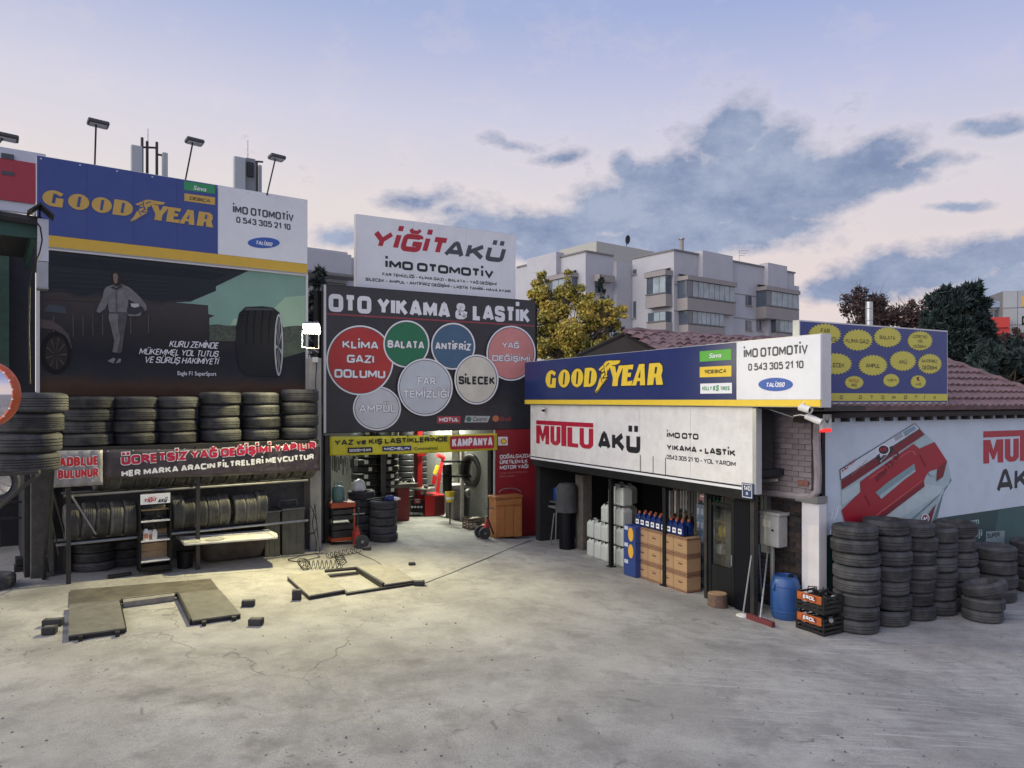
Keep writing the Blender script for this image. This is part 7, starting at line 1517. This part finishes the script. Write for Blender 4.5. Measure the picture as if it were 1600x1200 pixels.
t.part('left_block', MB().fbox(AR, sQ, sQ+sE, -1, zq, oQ-17, oQ), stucco)
t.part('link_block', MB().fbox(AR, sQ+sE, .0, -1, AR.Z(1053,398), min(dl,oQ)-12, max(dl, oQ-4.2)-.5), stucco)
t.part('link_block', MB().fbox(AR, sQ+sE, sR-.02, -1, AR.Z(1053,399), dl-9, dl-.02), stucco)
SF = Frame(980, 80, 2274); t.part('stair_tower', MB().fbox(SF, SF.S(932), SF.S(1022), SF.Z(980,420), SF.Z(980,385.5), -6, 0), mat('yellowish_render', (.42,.42,.36), .85, var=.06))
for a, b_, y in ((1091,1138,392.4),(1193,1223,411.3)): t.part('bay', MB().fbox(AR, AR.S(a), AR.S(b_), -1, AR.Z(a, y), -.5, .55), stucco)
t.part('bay', MB().fbox(AR, sR-.01, sR+2, -1, zr_-1.2, dl, -.6), stucco)
for x0, x1 in ((830, 876),): 
    o0 = (Vector((BL.P(x0,400).x, BL.P(x0,400).y))-AR.O).dot(AR.n); o1 = (Vector((BL.P(x1,400).x, BL.P(x1,400).y))-AR.O).dot(AR.n); t.part('bay', MB().fbox(AR, sQ-.6, sQ+.5, -1, zq+.55, o0, o1), stucco)
# coping lines and floor joints
for fr_, a, b_ in ((AR, 0, sR),): 
    t.part('coping', MB().fbox(fr_, a-.1, b_+.1, zr_, zr_+.16, -.4, .12), trim_m)
    for y in (445, 486): z_ = fr_.Z(1053, y); t.part('floor_joint', MB().fbox(fr_, a, b_, z_, z_+.07, 0, .03), trim_m)
t.part('coping', MB().fbox(AL, AL.S(988), -.01, zr_, zr_+.16, -.4, .12), trim_m)
t.part('coping', MB().fbox(BL, BL.S(808), -.01, zq, zq+.16, -.4, .12), trim_m); t.part('coping', MB().fbox(BQ, 0, sE, zq, zq+.16, -.4, .12), trim_m)
def win(fr, x0, x1, y0, y1, n=1, lit=False, oo=0.0):
    w = fb(t, 'window', fr, x0, x1, y0, y1, oo+.05, .1, glf); s0, s1 = fr.S(x0,oo), fr.S(x1,oo); z0, z1 = fr.Z(x0,y1,oo), fr.Z(x0,y0,oo); m_ = .10
    for k in range(n):
        a = s0+(s1-s0)*k/n+m_/2; b_ = s0+(s1-s0)*(k+1)/n-m_/2; t.part('pane', MB().fbox(fr, a, b_, z0+m_, z1-m_, oo+.05, oo+.07), gl_d, under=w)
    t.part('sill', MB().fbox(fr, s0-.1, s1+.1, z0-.1, z0, oo, oo+.16), stucco2, under=w)
for a in ((1165.4,1174,460.5,476.5),(1182.5,1189.5,462,477),(1165.4,1174,500.5,515.5),(1182.5,1189.5,501,516),(1138,1142.8,497,513)): win(AR, *a)
win(AL, 977+12, 982+12, 421.5, 429) ; win(AL, 989.5, 993.5, 471, 497)
def balcony(fr, x0, x1, yc0, yc1, yg1, yp1, proj, bays, canopy=True, lamp=False):
    s0, s1 = fr.S(x0,proj), fr.S(x1,proj); Z = lambda y: fr.Z(x0, y, proj)
    if canopy: t.part('balcony_canopy', MB().fbox(fr, s0-.15, s1+.15, Z(yc1), Z(yc0), 0, proj+.2), stucco2); t.part('canopy_slope', MB().prism([fr.W(s0-.15, Z(yc0), proj+.2), fr.W(s1+.15, Z(yc0), proj+.2), fr.W(s1-.2, Z(yc0)+.35, 0), fr.W(s0+.2, Z(yc0)+.35, 0)], (0,0,.03)), trim_m)
    g = t.part('balcony_glazing', MB().fbox(fr, s0, s1, Z(yg1), Z(yc1), .02, proj-.03), gl_d)
    for k in range(bays): a = s0+(s1-s0)*k/bays; b_ = s0+(s1-s0)*(k+1)/bays; t.part('pane', MB().fbox(fr, a+.04, b_-.04, Z(yg1)+.05, Z(yc1)-.05, proj-.03, proj), gl_l if k else gl_d, under=g)
    t.part('balcony_parapet', MB().fbox(fr, s0-.08, s1+.08, Z(yp1), Z(yg1), 0, proj+.08), stucco2); t.part('balcony_rail', MB().fbox(fr, s0-.1, s1+.1, Z(yg1)+.05, Z(yg1)+.18, proj+.02, proj+.1), glf)
balcony(AR, 1074, 1148, 430.5, 437, 465, 484, 1.2, 9); balcony(AR, 1075, 1131, 484.2, 484.6, 507, 526, 1.1, 8, canopy=False)
balcony(AR, 1197, 1247, 447, 453, 478.5, 497, 1.2, 6); balcony(AR, 1212, 1245, 497, 497.5, 520, 540, 1.1, 5, canopy=False)
balcony(AL, 1010, 1040, 427.5, 435, 463.5, 482, .9, 3); balcony(AL, 1012, 1040, 489, 489.5, 506, 524, .9, 3, canopy=False)
t.part('balcony_canopy', MB().fbox(BQ, BQ.S(926.6), BQ.S(951), BQ.Z(927,440), BQ.Z(927,430), 0, .9), stucco2)
balcony(BL, 853, 893, 434, 440, 463, 482, .8, 4)
win(BQ, 930, 940, 441, 458, 2)
for x_, h0, h1 in ((1065,388,379),): c = AR.P(x_, h0, -2); t.part('roof_vent', MB().tube([c-Vector((0,0,.5)), c+Vector((0,0,.9))], .22, 10), stucco2); t.part('vent_cap', MB().tube([c+Vector((0,0,.9)), c+Vector((0,0,1.0))], .32, 10), steel)
c = AR.P(1155, 412, -1); t.part('aerial', MB().tube([c-Vector((0,0,.5)), c+Vector((0,0,1.4))], .03, 5), steel); 
for k in range(3): t.part('aerial_bar', MB().tube([c+Vector((0,0,1.4-.25*k)), c+Vector((1.0-.2*k,0,1.35-.25*k))], .02, 5), steel)
c = SF.P(979, 385, 0); t.part('dish_post', MB().tube([c, c+Vector((0,0,.5))], .04, 6), steel_dk)
mb = MB().lathe([(.0001,0),(.2,.02),(.4,.09),(.5,.15)], 20); R_ = Matrix.Rotation(math.radians(100), 3, 'X') @ Matrix.Identity(3); R2 = Matrix.Rotation(math.radians(50), 3, 'Z') @ R_; mb.v = [R2@v+c+Vector((0,0,.75)) for v in mb.v]; t.part('satellite_dish', mb, steel_dk)
# second pale block, seen between the big signs
NB = Frame(484, 40, 2274)
t = Thing('apartment_building', 'pale grey apartment block partly seen between the two big left signs', 'building', NB.W(2, 0, -3))
zt_ = NB.Z(484, 386.5); t.part('wall', MB().fbox(NB, -5, NB.S(543), -1, zt_, -8, 0), stucco); t.part('wall', MB().fbox(NB, NB.S(543), NB.S(600), -1, NB.Z(543,398), -8, -.6), stucco)
t.part('balcony_canopy', MB().fbox(NB, -2, NB.S(550), NB.Z(484,432), NB.Z(484,428), 0, 1.2), trim_m); t.part('balcony_parapet', MB().fbox(NB, -2, NB.S(545), NB.Z(484,428), NB.Z(484,392), .02, .35), stucco)
w = t.part('window', MB().fbox(NB, NB.S(505), NB.S(540), NB.Z(505,470), NB.Z(505,440), 0, .06), glf); t.part('pane', MB().fbox(NB, NB.S(507), NB.S(522), NB.Z(505,468), NB.Z(505,442), .06, .08), gl_d, under=w); t.part('pane', MB().fbox(NB, NB.S(523.5), NB.S(538.5), NB.Z(505,468), NB.Z(505,442), .06, .08), gl_d, under=w)
# building with grey cladding on the far right
GR = Frame(1567, 55, -900, True)
t = Thing('clad_building', 'grey panel-clad building with a red balcony at the right picture edge', 'building', D(1600, 640, 57))
clad = mat('cladding_panel', (.34,.36,.37), .5, var=.05, scale=.8, rnd=.08)
GW = Frame(1567, 55, -3500, True)
zt_ = GW.Z(1567, 455); t.part('wall', MB().fbox(GW, 0, 9, -1, zt_, -8, -.06), trim_m)
for i in range(8):
    for k in range(9): link('cladding_panel', MATS_ME.setdefault('clad', MB().box(-.47,.47,-.03,.03,-.62,.62).mesh('cladding_panel', clad)) if 'MATS_ME' in globals() else MB().box(-.47,.47,-.03,.03,-.62,.62).mesh('cladding_panel', clad), t.e, GW.W(.49+i*.98, zt_-.65-k*1.29, -.03)-t.loc, (0,0,GW.rz))
fb(t, 'window', GW, 1582, 1589.5, 514.5, 520.5, .03, .08, glf); fb(t, 'yellow_emblem', GW, 1596, 1604, 463, 479, .03, .04, mat('emblem_yellow', (.6,.38,.12), .5)); 
fb(t, 'logo_letter', GW, 1597, 1606, 494, 497, .04, .05, blackm); fb(t, 'logo_letter', GW, 1597, 1599, 497, 508, .04, .05, blackm); fb(t, 'logo_letter', GW, 1597, 1606, 504, 507, .04, .05, blackm)
fb(t, 'red_balcony', GW, 1546, 1578, 496, 512, 1.0, 1.2, mat('balcony_red', (.50,.045,.035), .5, var=.1)); fb(t, 'red_balcony', GW, 1560, 1578, 512.5, 530, .8, 1.0, mat('balcony_red', (.50,.045,.035)))
fb(t, 'low_wing', GW, 1530, 1566.5, 482, 560, -1, 4, white2); fb(t, 'wing_roof', GW, 1528, 1568, 471, 481, -.6, 4.4, mat('pale_blue_roof', (.28,.38,.50), .4)); fb(t, 'window', GW, 1544, 1552, 484, 496, -.9, .1, gl_d); fb(t, 'window', GW, 1554, 1563, 484, 496, -.9, .1, gl_d)

# ------------------------------------------------------------------ trees
def leaf_mat(name, stops, scale=1.2, rough=.7):
    m = bpy.data.materials.new(name); m.use_nodes = True; nt = m.node_tree; b = nt.nodes['Principled BSDF']; N = nt.nodes.new; L = nt.links.new
    tc = N('ShaderNodeTexCoord'); n = N('ShaderNodeTexNoise'); n.inputs['Scale'].default_value = scale; n.inputs['Detail'].default_value = 3; L(tc.outputs['Object'], n.inputs['Vector'])
    g = N('ShaderNodeNewGeometry'); a = N('ShaderNodeMath'); a.operation = 'MULTIPLY_ADD'; L(g.outputs['Random Per Island'], a.inputs[0]); a.inputs[1].default_value = .5; a.inputs[2].default_value = -.25
    s_ = N('ShaderNodeMath'); s_.operation = 'ADD'; L(n.outputs[0], s_.inputs[0]); L(a.outputs[0], s_.inputs[1])
    r = N('ShaderNodeValToRGB'); L(s_.outputs[0], r.inputs[0]); e = r.color_ramp.elements
    for i, (p, c) in enumerate(stops):
        q = e[i] if i < 2 else e.new(p)
        q.position = p; q.color = (*c, 1)
    L(r.outputs[0], b.inputs['Base Color']); b.inputs['Roughness'].default_value = rough; b.inputs['Subsurface Weight'].default_value = 0
    return m
def tree(name, label, cat, base, blobs, d, lm, n, leaf, trunk=.15, sub=9, elong=1.0, up=0.0, seed=1, group=None, bark=None, twigs=0, subr=(.22,.40)):
    """blobs: (px, py, rx, ry) silhouettes at depth d"""
    R = random.Random(seed); t = Thing(name, label, cat, base, group); bark = bark or mat('bark', (.09,.07,.055), .95, var=.3)
    cl = []; top = None
    for (px, py, rx, ry) in blobs:
        c = D(px, py, d); ax, az = rx/F*d, ry/F*d; ay = ax*.9
        for k in range(sub):
            while True:
                u = Vector((R.uniform(-1,1), R.uniform(-1,1), R.uniform(-1,1)))
                if .25 < u.length < .95: break
            cl.append((c+Vector((u.x*ax, u.y*ay, u.z*az)), R.uniform(*subr)*min(ax, az*1.3)))
    vol = [r**2 for _, r in cl]; tot = sum(vol); vs = []; fs = []
    for (c, r), w in zip(cl, vol):
        for _ in range(max(4, int(n*w/tot))):
            u = Vector((R.gauss(0,1), R.gauss(0,1), R.gauss(0,1))).normalized(); p = c+Vector((u.x, u.y, u.z*.8))*r*(R.random()**.45)*(1+.35*mnoise.noise(u*3+c))
            a = (Vector((R.gauss(0,1), R.gauss(0,1), R.gauss(0,1)))+u*1.5*(elong-1)+Vector((0,0,up))).normalized(); b = a.orthogonal().normalized(); b = (b*math.cos(R.random()*6.28)+a.cross(b)*math.sin(R.random()*6.28)).normalized()
            s = leaf*R.uniform(.6,1.3); q = len(vs); vs += [p-a*s*elong*.5, p+b*s*.32, p+a*s*elong*.5, p-b*s*.32]; fs.append((q, q+1, q+2, q+3))
    me = bpy.data.meshes.new('crown'); me.from_pydata([v-t.loc for v in vs], [], fs); me.materials.append(lm); cr_ = link('crown', me, t.e); cr_['kind'] = 'stuff'
    mb = MB(); topz_ = max(c.z for c, _ in cl); cx_ = D(blobs[0][0], blobs[0][1], d); 
    mb.tube([base, base.lerp(cx_, .4)+Vector((.1,0,0)), cx_, cx_.lerp(Vector((cx_.x, cx_.y, topz_)), .7)], trunk, 8, r2=trunk*.25); t.part('trunk', mb, bark, smooth=True)
    mb = MB()
    for k, (c, r) in enumerate(cl):
        if k % 2 == 0 or twigs: a = base.lerp(cx_, R.uniform(.5,.95)); mb.tube([a, a.lerp(c, .5)+Vector((0,0,-.1)), c+Vector((0,0,r*.6))], trunk*.28, 5, r2=trunk*.06)
    for k in range(twigs):
        c, r = R.choice(cl); mb.tube([c, c+Vector((R.uniform(-1,1), R.uniform(-.6,.6), R.uniform(.3,1.4)))*r*1.7], trunk*.07, 4, r2=trunk*.02)
    o_ = t.part('branches', mb, bark); o_['kind'] = 'stuff'
    return t
aut = leaf_mat('autumn_leaves', [(.20,(.09,.11,.035)),(.88,(.58,.36,.08)),(.34,(.25,.25,.06)),(.48,(.47,.40,.08)),(.66,(.58,.46,.09))], .9)
d = 27; gb_ = Vector((D(888,600,d).x, d, .2))
tree('autumn_tree', 'yellow-green autumn tree rising behind the navy sign', 'tree', gb_, [(880,500,44,52),(862,470,28,34),(905,520,48,42),(935,490,26,26),(850,440,13,20),(842,520,32,42),(965,500,14,30),(955,478,14,14),(870,550,42,30),(915,470,18,26),(888,436,8,14),(838,455,16,16),(940,545,30,24),(830,490,14,40)], d, aut, 36000, .11, .14, 11, 1.3, 0, 3, twigs=60, subr=(.24,.50))
cedar = leaf_mat('cedar_needles', [(.3,(.010,.022,.022)),(.8,(.050,.078,.066)),(.55,(.024,.045,.042))], 1.4)
d = 26; gb_ = Vector((D(1490,600,d).x, d, .2))
tree('cedar_tree', 'big dark blue-green cedar behind the tiled roof, left of the clad building', 'tree', gb_, [(1497,520,44,48),(1480,480,30,30),(1512,470,26,28),(1466,500,24,28),(1500,458,12,16),(1528,452,8,14),(1530,500,22,32),(1462,470,10,14),(1475,545,44,34),(1520,545,38,34),(1478,458,8,10),(1440,540,24,34),(1540,525,16,22)], d, cedar, 34000, .17, .22, 12, 2.4, .6, 5, twigs=50, subr=(.18,.36))
tree('cedar_tree', 'lower dark cedar reaching to the right picture edge above the roof', 'tree', Vector((D(1580,600,24).x, 24, .2)), [(1570,572,48,32),(1550,560,24,26),(1600,565,42,34),(1630,560,30,40),(1540,585,34,22),(1590,545,16,14)], 24, cedar, 15000, .16, .16, 12, 2.4, .5, 6, subr=(.18,.36))
tree('conifer', 'dark green conifer behind the yellow autumn tree', 'tree', Vector((D(948,600,38).x, 38, .2)), [(950,520,20,30),(945,480,12,22),(940,450,6,16),(968,520,14,24),(955,545,26,20)], 38, cedar, 9000, .17, .16, 9, 2.2, .5, 8)
rust = leaf_mat('rusty_leaves', [(.3,(.030,.020,.020)),(.8,(.13,.065,.05)),(.55,(.07,.040,.036))], 1.5)
tree('bare_tree', 'dark reddish half-bare tree behind the chimney pipe', 'tree', Vector((D(1350,600,30).x, 30, .2)), [(1350,492,32,28),(1330,480,16,20),(1372,490,22,22),(1345,462,10,14),(1370,468,12,12),(1390,500,16,16)], 30, rust, 4200, .10, .12, 10, 1.6, .2, 11, twigs=160, subr=(.35,.8))
tree('bare_tree', 'dark reddish half-bare tree left of the big cedar', 'tree', Vector((D(1425,600,30).x, 30, .2)), [(1425,505,30,26),(1408,500,18,20),(1446,492,16,24),(1420,482,10,12),(1450,474,8,12),(1470,560,30,30)], 30, rust, 5200, .10, .12, 10, 1.6, .2, 12, twigs=150, subr=(.35,.8))
tree('bare_tree', 'dark reddish shrubby tree before the red balcony of the clad building', 'tree', Vector((D(1580,600,40).x, 40, .2)), [(1570,535,20,14),(1595,530,20,16),(1620,525,20,20)], 40, rust, 2600, .16, .12, 8, 1.5, .2, 14, twigs=40)
nd = leaf_mat('grey_green_needles', [(.3,(.020,.032,.030)),(.8,(.07,.09,.08)),(.55,(.04,.06,.05))], 1.4)
tree('conifer', 'grey-green conifer seen in the gap beside the billboard', 'tree', Vector((D(492,600,24).x, 24, .3)), [(492,470,20,40),(488,520,24,40),(500,440,10,20),(484,570,24,40)], 24, nd, 5000, .14, .1, 9, 2.6, .1, 15, twigs=40)
# wooded skyline far to the right, low behind everything
mb = MB(); pts = [(-400,614),(0,612),(400,613),(800,612),(1200,606),(1400,604),(1600,602),(2000,600),(2400,608)]
mb.add([D(x,y,420) for x, y in pts]+[Vector((D(x,640,420).x, 420, -6)) for x, y in pts]+[Vector((D(x,y,420).x, 520, D(x,y,420).z-1)) for x, y in pts], [(i,i+1,len(pts)+i+1,len(pts)+i) for i in range(len(pts)-1)]+[(i,i+1,2*len(pts)+i+1,2*len(pts)+i) for i in range(len(pts)-1)])
struct('hills', mb, mat('far_hill', (.10,.12,.14), .9))
